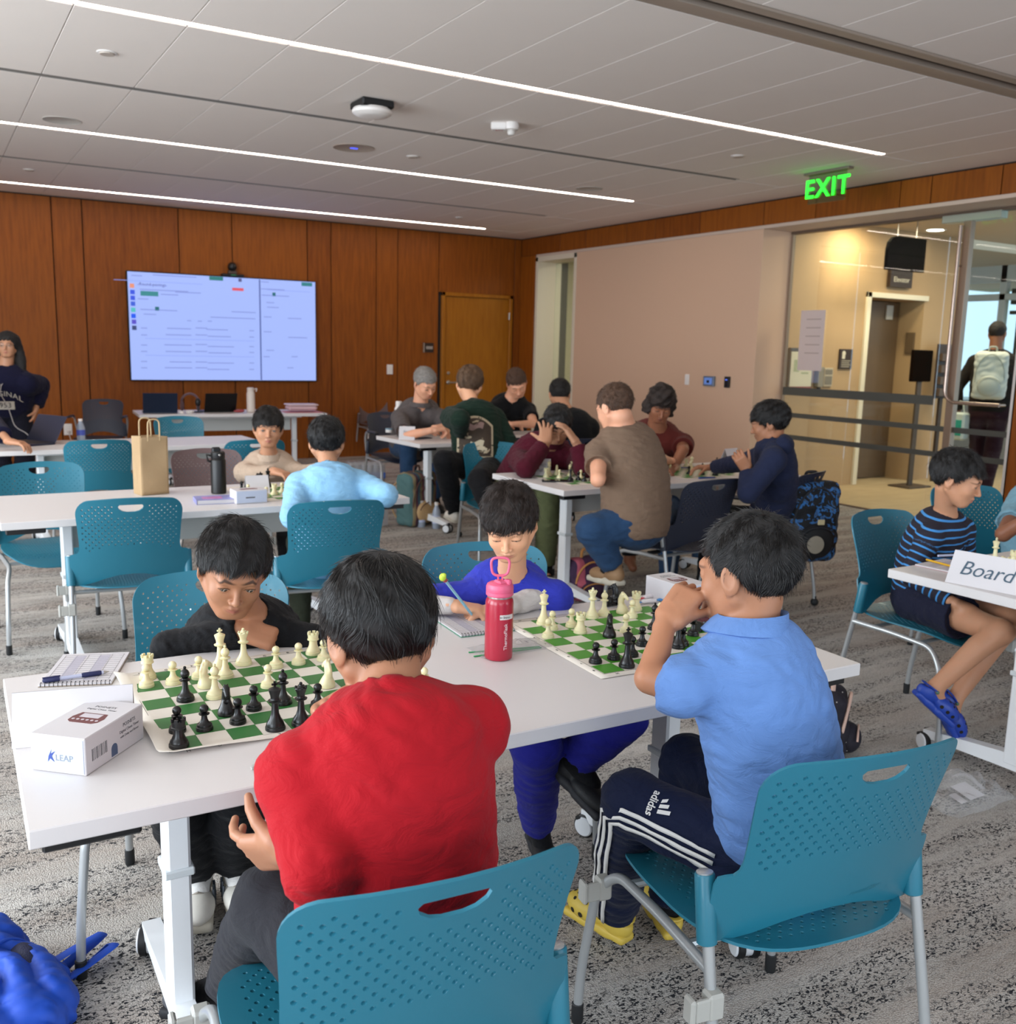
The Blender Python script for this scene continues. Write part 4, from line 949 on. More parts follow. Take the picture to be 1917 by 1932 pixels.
def cloth(name, c, bump=.35, rough=.85, var=.06, sheen=.04, bscale=900):
    if name in MATS: return MATS[name]
    m = mat(name, c, rough, bump=bump, bscale=bscale, var=var, vscale=25, sheen=sheen, spec=.2); nt = m.node_tree; N, L = nt.nodes, nt.links
    b = N['Principled BSDF']; tc = N.new('ShaderNodeTexCoord'); mp = N.new('ShaderNodeMapping'); mp.inputs['Scale'].default_value = (1, 1, 1.7); mp.inputs['Rotation'].default_value = (.3, .5, 0); L.new(tc.outputs['Object'], mp.inputs[0])
    n = N.new('ShaderNodeTexNoise'); n.inputs['Scale'].default_value = 13; n.inputs['Detail'].default_value = 5; n.inputs['Roughness'].default_value = .55; n.inputs['Distortion'].default_value = .8; L.new(mp.outputs[0], n.inputs[0])
    bp = N.new('ShaderNodeBump'); bp.inputs['Strength'].default_value = .55; bp.inputs['Distance'].default_value = .018; L.new(n.outputs[0], bp.inputs['Height'])
    old = b.inputs['Normal'].links[0].from_node; L.new(bp.outputs[0], old.inputs['Normal']); return m
M_EYEW = None
def eye_mat():
    m, nt, b = newmat('eyeball'); N, L = nt.nodes, nt.links
    tc = N.new('ShaderNodeTexCoord'); s = N.new('ShaderNodeSeparateXYZ'); L.new(tc.outputs['Object'], s.inputs[0])
    r = N.new('ShaderNodeValToRGB'); e = r.color_ramp.elements; e[0].position = .0; e[0].color = (*srgb('#a89c94'), 1); e[1].position = .86; e[1].color = (*srgb('#b8aca4'), 1)
    a = r.color_ramp.elements.new(.85); a.color = (*srgb('#1c100a'), 1); a = r.color_ramp.elements.new(.97); a.color = (*srgb('#2c1a10'), 1); a = r.color_ramp.elements.new(.975); a.color = (.002, .002, .002, 1)
    L.new(s.outputs[1], r.inputs[0]); L.new(r.outputs[0], b.inputs['Base Color']); setp(b, rough=.08); return m
M_EYE = eye_mat()
EYE_ME = MB().ell((0, 0, 0), (1, 1, 1), nu=20, nv=14).mesh('eye')

def add_head(Fd, c, M, s, adult, fem=False, eyes='open'):
    """skull and face; s = chin-to-crown height / 0.215"""
    def P(x, y, z): return c+M@(np.array([x, y, z])*s)
    jw = .062 if adult else .060
    Fd.ell(P(0, -.012, .028), np.array([.0735, .093, .080])*s, M, k=.01)
    Fd.ell(P(0, .030, -.018), np.array([.060, .060, .070])*s, M, k=.03*s)
    Fd.ell(P(0, .046, -.060), np.array([.044 if not adult else .050, .040, .040])*s, M, k=.03*s)
    Fd.ell(P(0, .066, -.086), np.array([.020, .018, .014])*s, M, k=.022*s)           # chin
    for q in (-1, 1):
        Fd.ell(P(q*.034, .062, -.028), np.array([.023, .019, .021])*s, M, k=.022*s)   # cheeks
        Fd.cap(P(q*jw, -.005, -.048), P(q*.022, .062, -.088), .013*s, .011*s, k=.028*s)  # jaw
    Fd.cap(P(-.034, .080, .018), P(.034, .080, .018), .010*s, k=.018*s)             # brow
    for q in (-1, 1):
        Fd.ell(P(q*.031, .0965, -.001), np.array([.019, .010, .011])*s, M, k=.010*s, mode='s')
        Fd.ell(P(q*.0305, .0765, -.001), np.array([.0158, .0140, .0135])*s, M, k=.004*s)  # lids
        if eyes == 'open': Fd.ell(P(q*.0305, .092, -.0025), np.array([.0112, .012, .0036])*s, M, k=.0012*s, mode='s')
        elif eyes == 'down': Fd.ell(P(q*.0305, .092, -.0075), np.array([.0118, .012, .0030])*s, M, k=.0012*s, mode='s')
    nl = .012 if adult else .0085
    Fd.chain([P(0, .086, .004), P(0, .095+nl*.5, -.014), P(0, .098+nl, -.029)], [.0055*s, .0068*s, .0088*s], k=.010*s)
    for q in (-1, 1): Fd.ell(P(q*.0105, .094+nl*.5, -.033), np.array([.0068, .0075, .0058])*s, M, k=.006*s)
    for q in (-1, 1): Fd.ell(P(q*.006, .097+nl*.5, -.0395), np.array([.0032, .004, .003])*s, M, k=.002*s, mode='s')
    Fd.chain([P(-.019, .083, -.0575), P(-.006, .0925, -.0545), P(.006, .0925, -.0545), P(.019, .083, -.0575)], [.0035*s, .0058*s, .0058*s, .0035*s], k=.006*s)
    Fd.chain([P(-.016, .083, -.063), P(0, .0900, -.0665), P(.016, .083, -.063)], [.004*s, .0066*s, .004*s], k=.007*s)
    Fd.chain([P(-.021, .088, -.0595), P(0, .1, -.0603), P(.021, .088, -.0595)], [.0011*s]*3, k=.0022*s, mode='s')
    for q in (-1, 1):                                                               # ears
        e = c+M@(np.array([q*.0765, -.012, -.012])*s); Me = M@np.array(Matrix.Rotation(R_(-q*22), 3, 'Z'))
        Fd.ell(e, np.array([.0075, .0185, .030])*s, Me, k=.005*s)
        Fd.ell(e+Me@(np.array([q*.008, .002, .003])*s), np.array([.0055, .0115, .0195])*s, Me, k=.003*s, mode='s')
        Fd.ell(c+M@(np.array([q*.073, -.004, -.036])*s), np.array([.006, .008, .010])*s, M, k=.005*s)
def head_tone(V, c, M, s, eyes='open'):
    U = (V-c)@M/s; x, y, z = U[:, 0], U[:, 1], U[:, 2]; ax = np.abs(x)
    lz, lk, lw = (.0035, 26, .0016) if eyes == 'open' else (-.0085, -18, .0019)
    lips = np.clip(1.6-np.sqrt((x/.020)**2+((z+.0602+.15*ax)/.0092)**2)*1.35, 0, 1)*(y > .075)
    nost = np.clip(1.5-np.sqrt(((ax-.006)/.004)**2+((z+.041)/.003)**2), 0, 1)*(y > .085)*.6
    bz = .0195+.006*np.clip((ax-.012)/.02, 0, 1)-.012*np.clip((ax-.034)/.014, 0, 1)
    brow = np.clip(1.8-np.sqrt(((ax-.030)/.019)**2+((z-bz)/.0036)**2)*1.2, 0, 1)*(y > .05)*.85
    lash = np.clip(1.4-np.sqrt(((ax-.0305)/.0150)**2*0+((z-lz+lk*(ax-.0305)**2)/lw)**2), 0, 1)*(np.abs(ax-.0305) < .0145)*(y > .078)*.9
    tone = np.zeros((len(V), 4), F32); tone[:, 0] = np.maximum(lips*.75, nost); tone[:, 1] = np.clip(np.maximum(brow, lash), 0, 1); tone[:, 3] = 1
    far = (np.abs(U) > .16).any(1); tone[far, :2] = 0; return tone
def add_hand(Fd, W, f, n, side, L, curl=(25, 30, 20), spread=6, thumb=(35, 20), curls=None):
    """W wrist, f wrist-to-knuckles, n palm normal, side=+1 right hand. returns fingertips"""
    f = unit(f); n = unit(np.array(n)-f*(np.array(n)@f)); r = np.cross(f, n)*side   # r points to the thumb side
    pl = .50*L; K = W+f*pl; hw = .19*L; th = .065*L; q = .048*L
    Fd.cap(W-f*.10*L, W+f*.05*L, .125*L, .12*L, k=.02*L*3)
    for t in (-1, -.33, .33, 1): Fd.cap(W+f*.08*L+r*(t*.13*L), K-f*.02*L+r*(t*hw*.78)-n*.0, .085*L, .07*L, k=.10*L)
    tips = []
    lens = [.44, .49, .46, .36]; pos = [.82, .28, -.28, -.80]
    for i in range(4):
        cu = curls[i] if curls else curl; a = R_(spread*(1.5-i)*.9); d = unit(f*math.cos(a)+r*math.sin(a)); nn = unit(n-d*(n@d)); p = K+r*(pos[i]*hw)-n*.0; pts = [p-d*.06*L]; ang = 0
        for j, fr_ in enumerate((.46, .30, .24)):
            ang += R_(cu[j]); p = (pts[-1] if j else p)+(d*math.cos(ang)+nn*math.sin(ang))*lens[i]*fr_*L*(1 if j else 1.0)
            if j == 0: pts.append(K+r*(pos[i]*hw))
            pts.append(p)
        Fd.chain(pts, [.058*L, .056*L, .050*L, .046*L, .040*L] if False else [.056*L, .056*L, .050*L, .045*L, .038*L], k=.035*L if i == 0 else .018*L); tips.append(pts[-1])
    a1, a2 = R_(thumb[0]), R_(thumb[1]); b0 = W+f*.10*L+r*.13*L; d = unit(f*math.cos(a1)+r*math.sin(a1)+n*.35); p1 = b0+d*.24*L; d2 = unit(d+n*math.sin(a2)+f*.35*math.sin(a2)); p2 = p1+d2*.18*L; p3 = p2+unit(d2+n*math.sin(a2)*.7)*.14*L
    Fd.chain([b0, p1, p2, p3], [.085*L, .062*L, .055*L, .042*L], k=.06*L); tips.append(p3); return tips
def zline_fn(pts): ys = [p[0] for p in pts]; zs = [p[1] for p in pts]; return lambda y: np.interp(y, ys, zs)
HL = dict(short=[(-.11, -.060), (-.06, -.052), (-.035, -.03), (-.018, .004), (.012, -.006), (.026, .012), (.040, .035), (.06, .046), (.10, .052)],
          fringe=[(-.11, -.062), (-.06, -.056), (-.035, -.03), (-.015, .004), (.014, -.012), (.030, -.004), (.05, .020), (.075, .026), (.12, .030)],
          low=[(-.12, -.078), (-.06, -.070), (-.035, -.035), (-.018, .000), (.012, -.020), (.026, .0), (.040, .02), (.06, .034), (.11, .040)],
          long=[(-.14, -.34), (-.02, -.34), (.02, -.30), (.045, -.06), (.052, .02), (.07, .045), (.12, .055)],
          mop=[(-.14, -.10), (-.03, -.10), (.02, -.085), (.045, -.04), (.052, .015), (.07, .035), (.12, .040)])
def CAPM(m):
    k = m.name+'_cap'
    if k not in MATS:
        c = m.copy(); c.name = k; c.node_tree.nodes['Principled BSDF'].inputs['Roughness'].default_value = .8; MATS[k] = c
    return MATS[k]
def make_hair(parent, O, c, M, s, style, m, vol=1.0, res=.004, strands=0, srad=.0005, seed=0, curl=0.0, lenf=1.0):
    zf = zline_fn(HL[style]); cy = -.014; R = np.array([.0825, .101, .0885])*s*vol; cc = c+M@(np.array([0, cy, .030])*s)
    if style in ('long', 'mop'): R = R*np.array([1.10, 1.08, 1.05])
    Fd = Field(); Fd.ell(cc, R, M, k=0)
    if style == 'long':
        for q in (-1, 1): Fd.chain([c+M@(np.array(p)*s) for p in ((q*.06, -.03, .03), (q*.085, -.035, -.05), (q*.10, -.02, -.15), (q*.105, .0, -.26))], [.045*s, .04*s, .042*s, .03*s], k=.04*s)
        Fd.chain([c+M@(np.array(p)*s) for p in ((0, -.06, .0), (0, -.085, -.1), (0, -.08, -.26))], [.07*s, .075*s, .06*s], k=.05*s)
    if style == 'mop':
        for q in (-1, 1): Fd.ell(c+M@(np.array([q*.07, -.02, -.045])*s), np.array([.038, .055, .055])*s, M, k=.03*s)
        Fd.ell(c+M@(np.array([0, -.07, -.05])*s), np.array([.08, .045, .06])*s, M, k=.03*s)
    ng = np.random.default_rng(seed+5); kk = [(unit(ng.normal(size=3))*ng.uniform(60, 160)/s, ng.uniform(0, 6)) for _ in range(5)]
    def cut(X, Y, Z):
        px, py, pz = X-c[0], Y-c[1], Z-c[2]
        x = (px*M[0, 0]+py*M[1, 0]+pz*M[2, 0])/s; y = (px*M[0, 1]+py*M[1, 1]+pz*M[2, 1])/s; z = (px*M[0, 2]+py*M[1, 2]+pz*M[2, 2])/s
        jag = .004*np.sin(x*210+3)+.003*np.sin(x*390+y*150)
        return (zf(y)+jag-z)*.75*s
    Fd.fn(cut, np.array(c)-.4, np.array(c)+.4, k=.006*s)
    if curl > 0: dp = lambda P: curl*sum(np.sin(P@k+ph+1.5*np.sin(P@k[::-1]*.6)) for k, ph in kk)/3
    else: dp = lambda P: .0012*s*sum(np.sin(P@(k*1.6)+ph) for k, ph in kk)/2
    V, Q = mesh_field(Fd, res, disp=dp)
    h = obj('hair', npmesh('hair', V-O, Q), CAPM(m), parent)
    if strands <= 0: return h
    # locks of hair flowing from the crown
    rg = np.random.default_rng(seed+11); n = strands; K = 8
    cr = unit([.15 if seed % 2 else -.12, -.45, 1.0]); u = rg.normal(size=(n*3, 3)); u /= np.linalg.norm(u, axis=1)[:, None]; Rl = np.array([.0825, .101, .0885])*vol*(1.02 if style in ('long', 'mop') else 1)
    yl = u[:, 1]*Rl[1]+cy; zl = u[:, 2]*Rl[2]+.030; keep = zl > zf(yl)+.004; u = u[keep][:n]; n = len(u)
    L = rg.uniform(.6, 1.3, n)*.34*lenf; pts = np.zeros((n, K, 3)); lift = rg.uniform(-.01, .06, n)+ (rg.random(n) < .08)*rg.uniform(0, .12, n); ph = rg.uniform(0, 6.28, n)
    # neighbouring strands share a clump direction
    kc = [(rg.normal(size=3)*7, rg.uniform(0, 6)) for _ in range(3)]
    for i in range(K):
        t = i/(K-1); x = u*Rl*(1+lift[:, None]*(.15+t)*1.0-.02)+np.array([0, cy, .030]); 
        if curl > 0:
            x = x+.006*np.stack([np.sin(t*14+ph), np.cos(t*14+ph), np.sin(t*11+ph*2)], 1)*t
        pts[:, i] = x
        g = cr-u*(u@cr)[:, None]; g = -g/(np.linalg.norm(g, axis=1)[:, None]+1e-6)
        sw = np.cross(u, g); a = sum(np.sin(u@k+p0) for k, p0 in kc)[:, None]*.38+rg.normal(size=(n, 1))*.10
        d = g+sw*a; u = u+d*(L[:, None]/K); u /= np.linalg.norm(u, axis=1)[:, None]
        # let the strand hang a little below the hairline, no further
        lim = (u[:, 2]*Rl[2]+.030) < zf(u[:, 1]*Rl[1]+cy)-.010
        u[lim] = u[lim]*.6+(pts[lim, i]-np.array([0, cy, .03]))/Rl*.4; u /= np.linalg.norm(u, axis=1)[:, None]
    Wp = c+(pts*s)@M.T-O
    hc = bpy.data.hair_curves.new('hair_locks'); hc.add_curves([K]*n); hc.position_data.foreach_set('vector', Wp.astype(F32).ravel())
    at = hc.attributes.get('radius') or hc.attributes.new('radius', 'FLOAT', 'POINT'); rr = np.tile(np.array([1, 1, 1, .95, .85, .7, .5, .15]), n)*srad; at.data.foreach_set('value', rr.astype(F32))
    o = bpy.data.objects.new('hair_locks', hc); COL.objects.link(o); hc.materials.append(m); o.parent = h; o['kind'] = 'stuff'; return h
def shoe(parent, O, A, toe, L, m, msole, name='shoe', res=.006, kind='sneaker', up=(0, 0, 1), extra=None):
    """A = ankle point, toe = unit direction of the foot"""
    t = unit(toe); u = unit(np.array(up)-t*(np.array(up)@t)); r = np.cross(t, u); M = np.stack([r, t, u], 1)
    Pp = lambda x, y, z: A+M@(np.array([x, y, z])*L)
    zs = -.30; Fd = Field()
    cz = .045 if kind == 'clog' else 0
    Fd.ell(Pp(0, .42, zs+.13+cz), np.array([.185+cz*.3, .34, .13+cz])*L, M, k=0).ell(Pp(0, -.06, zs+.17), np.array([.145, .20, .17])*L, M, k=.08*L)
    Fd.cap(Pp(0, .02, zs+.2), Pp(0, -.03, zs+.40 if kind != 'clog' else zs+.28), .145*L, .15*L, k=.06*L)
    Fd.plane(Pp(0, 0, zs+.05), -u, k=.0)
    Fd.plane(Pp(0, 0, zs+(.40 if kind != 'clog' else .34)), unit(u-t*(.15 if kind != 'clog' else .5)), k=.01*L)
    V, Q = mesh_field(Fd, res); sh = obj(name, npmesh(name, V-O, Q), m, parent)
    Fs = Field(); Fs.box(Pp(0, .50, zs+.035), np.array([.12, .20, .012])*L, M, rd=.045*L, k=0).box(Pp(0, -.02, zs+.035), np.array([.085, .16, .012])*L, M, rd=.045*L, k=.10*L).box(Pp(0, .25, zs+.035), np.array([.075, .2, .012])*L, M, rd=.04*L, k=.08*L)
    V, Q = mesh_field(Fs, res); obj('sole', npmesh('sole', V-O, Q), msole, sh)
    if kind == 'clog':
        mb = MB()
        st = [Pp(-.165, -.02, zs+.30), Pp(-.15, -.16, zs+.29), Pp(0, -.265, zs+.27), Pp(.15, -.16, zs+.29), Pp(.165, -.02, zs+.30)]
        st = bend([tuple(p-O) for p in st], .04, 4); mb.tube(st, .035*L, 8, sq=.5); obj('heel_strap', mb, m, sh)
        for q in (-1, 1): obj('rivet', MB().ell(tuple(Pp(q*.175, -.0, zs+.29)-O), (.035*L,)*3), MATS['clog_rivet'], sh)
        bv = BVHTree.FromPolygons([v.co for v in sh.data.vertices], [p.vertices for p in sh.data.polygons]); hd_ = MATS['hole_dark']
        def hole(src, dr, rad):
            h = bv.ray_cast(Vector(src-O), Vector(dr), .3)
            if h[0] is not None:
                q4 = h[1].to_track_quat('Z', 'Y').to_matrix().to_4x4(); obj('vent_hole', MB().lathe([(rad*.6, -.002), (rad, .0003), (rad*.98, .0009)], 10, M=Matrix.Translation(h[0]) @ q4), hd_, sh)
        for a in range(4):
            for b in range(4):
                if a == 3 and b in (0, 3): continue
                hole(Pp((b-1.5)*.075+(.02 if a % 2 else -.02), .36+.095*a, zs+.6), -u, .024*L)
        for q in (-1, 1):
            for a in range(3): hole(Pp(q*.4, .26+.14*a, zs+.15), -r*q, .036*L)
    elif kind == 'laced':
        for a in range(5):
            y = .24+.065*a; z = zs+.325-.032*a
            obj('lace', MB().tube([tuple(Pp(-.08, y, z-.03)-O), tuple(Pp(0, y+.01, z+.012)-O), tuple(Pp(.08, y, z-.03)-O)], .012*L, 6), MATS['lace_grey'], sh)
        for q in (-1, 1):
            for a in range(3):
                y = .10+.10*a; p0 = Pp(q*.165, y, zs+.24); p1 = Pp(q*.178, y+.06, zs+.09)
                obj('stripe', MB().tube([tuple(p0-O), tuple(p1-O)], .018*L, 6, sq=.9), MATS['stripe_dark'], sh)
    return sh
mat('clog_rivet', '#4a6a58', .4); mat('hole_dark', '#1a1408', .9); mat('lace_grey', '#8c8378', .8); mat('stripe_dark', '#1d2630', .6)
M_SOCKW = cloth('sock_white', '#d9d6d2'); M_SOCKB = cloth('sock_black', '#0d0d10')

def person(lab, group, H, head, pelvis, neck, yaw, arms, legs, top, pants, skin, hair, hq=0, build=1.0, shoes=None, eyes='open', shoulder=None, adult=False, face_s=None, sh_tilt=0, bend_back=.03, extra_fn=None, chest_yaw=None, nm='person', collar=True):
    """head=(pos, yaw, pitch, roll); arms[side]=dict(w=wrist, f=hand dir, n=palm normal, pole=elbow pole, curl=..)"""
    s = (H*.156 if not adult else H*.124)/.215; s = face_s or s
    hp = np.array(head[0], float); Mh = head_frame(*head[1:4]); P = np.array(pelvis, float); Nk = np.array(neck, float)
    O = np.array([P[0], P[1], 0.0]); cyaw = chest_yaw if chest_yaw is not None else yaw
    fw = np.array([math.sin(R_(yaw)), math.cos(R_(yaw)), 0]); fc = np.array([math.sin(R_(cyaw)), math.cos(R_(cyaw)), 0])
    rt = np.array([fc[1], -fc[0], 0]); rt = unit(rt+np.array([0, 0, math.tan(R_(sh_tilt))])); rp = np.array([fw[1], -fw[0], 0])
    b = build; hb = H*b
    spine = lambda t: P*(1-t)**2+(((P+Nk)/2)-fw*bend_back*2+np.array([0, 0, .0]))*2*t*(1-t)+Nk*t*t
    sw = (shoulder or .104)*H
    S = {q: Nk-np.array([0, 0, .052*H])+rt*(q*sw)+fc*.005 for q in (-1, 1)}
    SD = {}
    Bd = Field(); pr = []   # torso primitives reused for clothes
    T_ = [(0.0, .100, .078, .075), (.18, .094, .072, .07), (.38, .086, .064, .08), (.58, .094, .068, .085), (.76, .101, .070, .075), (.90, .090, .062, .050)]
    for t, w, d, u_ in T_:
        c_ = spine(t); tn = unit(spine(min(t+.08, 1))-spine(max(t-.08, 0))); r_ = rp*(1-t)+rt*t; r_ = unit(r_-tn*(r_@tn)); f_ = np.cross(tn, r_); pr.append((c_, np.array([w*hb, d*hb, u_*H]), np.stack([r_, f_, tn], 1)))
    def torso(Fd, off, k=.020):
        for (c_, r_, M_), ex in zip(pr, (0, .010, .020, .012, .002, 0) if off else (0,)*6):
            r_ = r_+np.array([ex*H*1.0, ex*H*.55, 0]); Fd.ell(c_, r_+off, M_, k=k*H)
        for q in (-1, 1): Fd.cap(Nk-np.array([0, 0, .050*H])+rt*(q*.05*H), S[q], .033*hb+off*.9, .031*hb+off*.9, k=.022*H)
    torso(Bd, 0.0)
    nb = hp+Mh@(np.array([0, -.022, -.055])*s); nr = (.0315 if not adult else .0335)*H
    Bd.cap(nb, Nk-unit(Nk-P)*.015, nr, nr*1.10, k=.022*H)
    for q in (-1, 1): Bd.cap(nb*.10+Nk*.90, S[q]*.85+Nk*.15, .014*H, .017*H, k=.022*H)
    add_head(Bd, hp, Mh, s, adult, eyes=eyes)
    ua, fa = .172*H, .148*H; ru, re, rw = .0255*hb, .0200*hb, .0142*H
    regs = []; E_j = {}; Wj = {}; TIPS = {}
    hh = s*.12
    hres = [.0052, .0030, .0021][hq]; 
    regs.append((hp-np.array([.125, .125, .135])*s, hp+np.array([.125, .125, .135])*s, hres*s))
    for q, nmk in ((-1, 'L'), (1, 'R')):
        a = arms.get(nmk)
        if a is None: continue
        W = np.array(a['w'], float); E = np.array(a['e'], float) if 'e' in a else ik(S[q], W, ua, fa, a.get('pole', S[q]-np.array([0, 0, 1])+rt*q*.4))
        E_j[q] = E; Wj[q] = W
        Bd.cap(S[q], E, ru*1.12, re, k=.018); Bd.chain([E, E*.62+W*.38, W], [re*1.02, re*1.0, rw], k=.012)
        hl = (.105 if adult else .112)*H*a.get('hs', 1)
        TIPS[q] = add_hand(Bd, W+unit(W-E)*.008, a.get('f', W-E), a.get('n', (0, 0, -1)), q, hl, a.get('curl', (25, 30, 20)), a.get('spread', 6), a.get('thumb', (35, 20)), a.get('curls'))
        if hq > 0 or a.get('fine'): regs.append((W-hl*1.15, W+hl*1.15, [.0042, .0030, .0021][hq]))
        else: regs.append((W-hl*1.15, W+hl*1.15, .0045))
    hipw = .055*H; HJ = {q: P+rp*(q*hipw)-np.array([0, 0, .005]) for q in (-1, 1)}; KN, AN, TO = {}, {}, {}
    th, sk_ = .235*H, .235*H; rt1, rk, rc, ra = .050*hb, .036*hb, .034*hb, .022*hb
    for q, nmk in ((-1, 'L'), (1, 'R')):
        l = legs.get(nmk) if legs else None
        if l is None: continue
        A = np.array(l['a'], float); Kn = np.array(l['k'], float) if 'k' in l else ik(HJ[q], A, th, sk_, HJ[q]+fw*1.0+np.array([0, 0, .6])+rp*q*.12)
        KN[q], AN[q] = Kn, A; TO[q] = unit(l.get('t', fw)); up_ = l.get('u', (0, 0, 1))
        if l.get('bare', False) or hq >= 0:
            Bd.cap(HJ[q], Kn, rt1, rk, k=.03); Bd.chain([Kn, Kn*.7+A*.3-unit(TO[q])*.01, A], [rk*.96, rc, ra], k=.02)
            Bd.cap(A, A+TO[q]*.06*H-np.array(up_)*.02*H, ra*.9, ra*.7, k=.02)
    bodyres = [.0085, .0075, .0065][hq]
    V, Q = mesh_field(Bd, bodyres, regs)
    me = npmesh('body', V-O, Q); at = me.color_attributes.new('tone', 'FLOAT_COLOR', 'POINT'); at.data.foreach_set('color', head_tone(V, hp, Mh, s, eyes).ravel())
    body = obj(nm, me, SKIN[skin], None, tuple(O)); tag(body, lab, 'person', group)
    # eyes
    if eyes in ('open', 'down') and hq >= 0:
        ge = head[4] if len(head) > 4 else (0, 0)
        for q in (-1, 1):
            o = bpy.data.objects.new('eye', EYE_ME); COL.objects.link(o); o.parent = body
            if not EYE_ME.materials: EYE_ME.materials.append(M_EYE)
            Me = Mh@head_frame(ge[0], ge[1]) if eyes == 'open' else Mh@head_frame(0, 22)
            R4 = Matrix(Me.tolist()).to_4x4(); pos = hp+Mh@(np.array([q*.0305, .0775, -.0015])*s)-O
            o.matrix_local = Matrix.Translation(pos) @ R4 @ Matrix.Scale(.0125*s, 4)
    # hair
    if hair: make_hair(body, O, hp, Mh, s, **hair)
    # top
    if top:
        off = top.get('off', .010); Fd = Field(); torso(Fd, off, .022); sl = top.get('sleeve', .45); cuffs = []
        for q in (-1, 1): Fd.cap(nb*.12+Nk*.88, S[q]*.85+Nk*.15+np.array([0, 0, .002]), .015*H+off*.7, .018*H+off*.8, k=.026*H)
        for q in E_j:
            E, W = E_j[q], Wj[q]; lo_ = top.get('loose', 1.0)
            if sl <= 1:
                C = S[q]*(1-sl)+E*sl; dr = unit(E-S[q]); Fa = (ru*1.08+off*1.0)*lo_; Fb = (re+off*1.5)*lo_
                Fd.cchain([S[q], C+dr*.05], [Fa, Fa*(1-sl)+Fb*sl+.002], C, dr, k=.02, Rin=Fa*(1-sl)+Fb*sl-.003)
            else:
                t = min(sl-1, .98); C = E*(1-t)+W*t; dr = unit(W-E)
                Fd.chain([S[q], E], [(ru*1.12+off*1.1)*lo_, (re+off*1.1)*lo_], k=.02); Fd.cchain([E, E*.6+W*.4, C+dr*.03], [(re*1.02+off*1.05)*lo_, (re+off)*lo_, (rw*1.1+off*.9)], C, dr, k=.015)
        hem = top.get('hem', .03)
        Fd.plane(P-np.array([0, 0, hem*H]), unit(np.array([0, 0, -1.0])+fw*top.get('hemtilt', -.15)), k=.006)
        # neck opening
        nd = unit(nb-Nk); Fd.cap(Nk+nd*.036+fc*.004, nb+nd*.06, nr*1.10, nr*1.45, k=.004, mode='s')
        V, Q = mesh_field(Fd, top.get('res', [.0085, .007, .0052][hq]), disp=wrinkle(top.get('wr', .0045)*.5, top.get('wf', 42)*3.2, top.get('wd', (0.2, .2, 1)), seed=top.get('seed', 1)))
        so = obj(top.get('name', 't_shirt'), npmesh('top', V-O, Q), top['m'], body)
        if top.get('m_label'): so['label'] = top['m_label']
        if top.get('under'):   # long undersleeves below a short-sleeved tee
            for q in E_j:
                E, W = E_j[q], Wj[q]; Fu = Field(); C0 = S[q]*.55+E*.45; C1 = E*.04+W*.96
                Fu.chain([C0, E], [re+off*.9+.002, re+off*.85], k=0).chain([E, E*.5+W*.5, C1], [re+off*.85, re*.95+off*.8, rw+off*.7], k=.01)
                V, Q = mesh_field(Fu, [.007, .006, .0045][hq], disp=wrinkle(.004, 70, (1, 1, 0), seed=q+3)); obj('undersleeve', npmesh('undersleeve', V-O, Q), top['under'], so)
        if top.get('collar'):
            pts = []
            for k in range(25):
                a = 2*math.pi*k/24; opn = top.get('open', .0); R1 = nr*1.36; pts.append(Nk+nd*(.030+.010*math.cos(a)*-1)+rt*(math.sin(a)*R1)+np.cross(rt, nd)*0+fc*(math.cos(a)*R1*1.02))
            cw = top.get('cw', .017)
            mb = MB(); mb2 = []
            for k, p in enumerate(pts):
                c0 = Nk+nd*.02; o_ = unit(p-c0-nd*((p-c0)@nd)); mb2 += [p+nd*cw*.5, p+o_*.004+nd*cw*.9, p+o_*.012+nd*cw*.2, p+o_*.020-nd*cw*.9, p+o_*.014-nd*cw*1.0, p+o_*.002-nd*cw*.3]
            vs = [tuple(v-O) for v in mb2]; fs = [(k*6+j, k*6+(j+1) % 6, (k+1)*6+(j+1) % 6, (k+1)*6+j) for k in range(24) for j in range(6)]
            mb.add(vs, fs); obj('collar', mb, top.get('collar_m', top['m']), so, angle=80)
        if top.get('hood'):
            Fh = Field(); Fh.cap(Nk-fc*.055-rt*.05+np.array([0, 0, -.01]), Nk-fc*.055+rt*.05+np.array([0, 0, -.01]), .042*H*.8, k=0).cap(Nk-fc*.06+np.array([0, 0, .0]), Nk-fc*.07-np.array([0, 0, .07*H]), .036*H, .018*H, k=.04)
            for q in (-1, 1): Fh.cap(Nk-fc*.05+rt*q*.05, Nk+fc*.045+rt*q*.035-np.array([0, 0, .02]), .030*H*.8, .018*H*.8, k=.03)
            Fh.cap(Nk+nd*.0, nb+nd*.08, nr*1.25, nr*1.6, k=.005, mode='s')
            V, Q = mesh_field(Fh, .007, disp=wrinkle(.004, 55, (0, .3, 1), 9)); obj('hood', npmesh('hood', V-O, Q), top['m'], so)
        if top.get('deco'): top['deco'](so, dict(O=O, P=P, N=Nk, fw=fw, fc=fc, rt=rt, spine=spine, S=S, E=E_j, W=Wj, H=H, nb=nb, nr=nr, nd=nd, pr=pr, off=off))
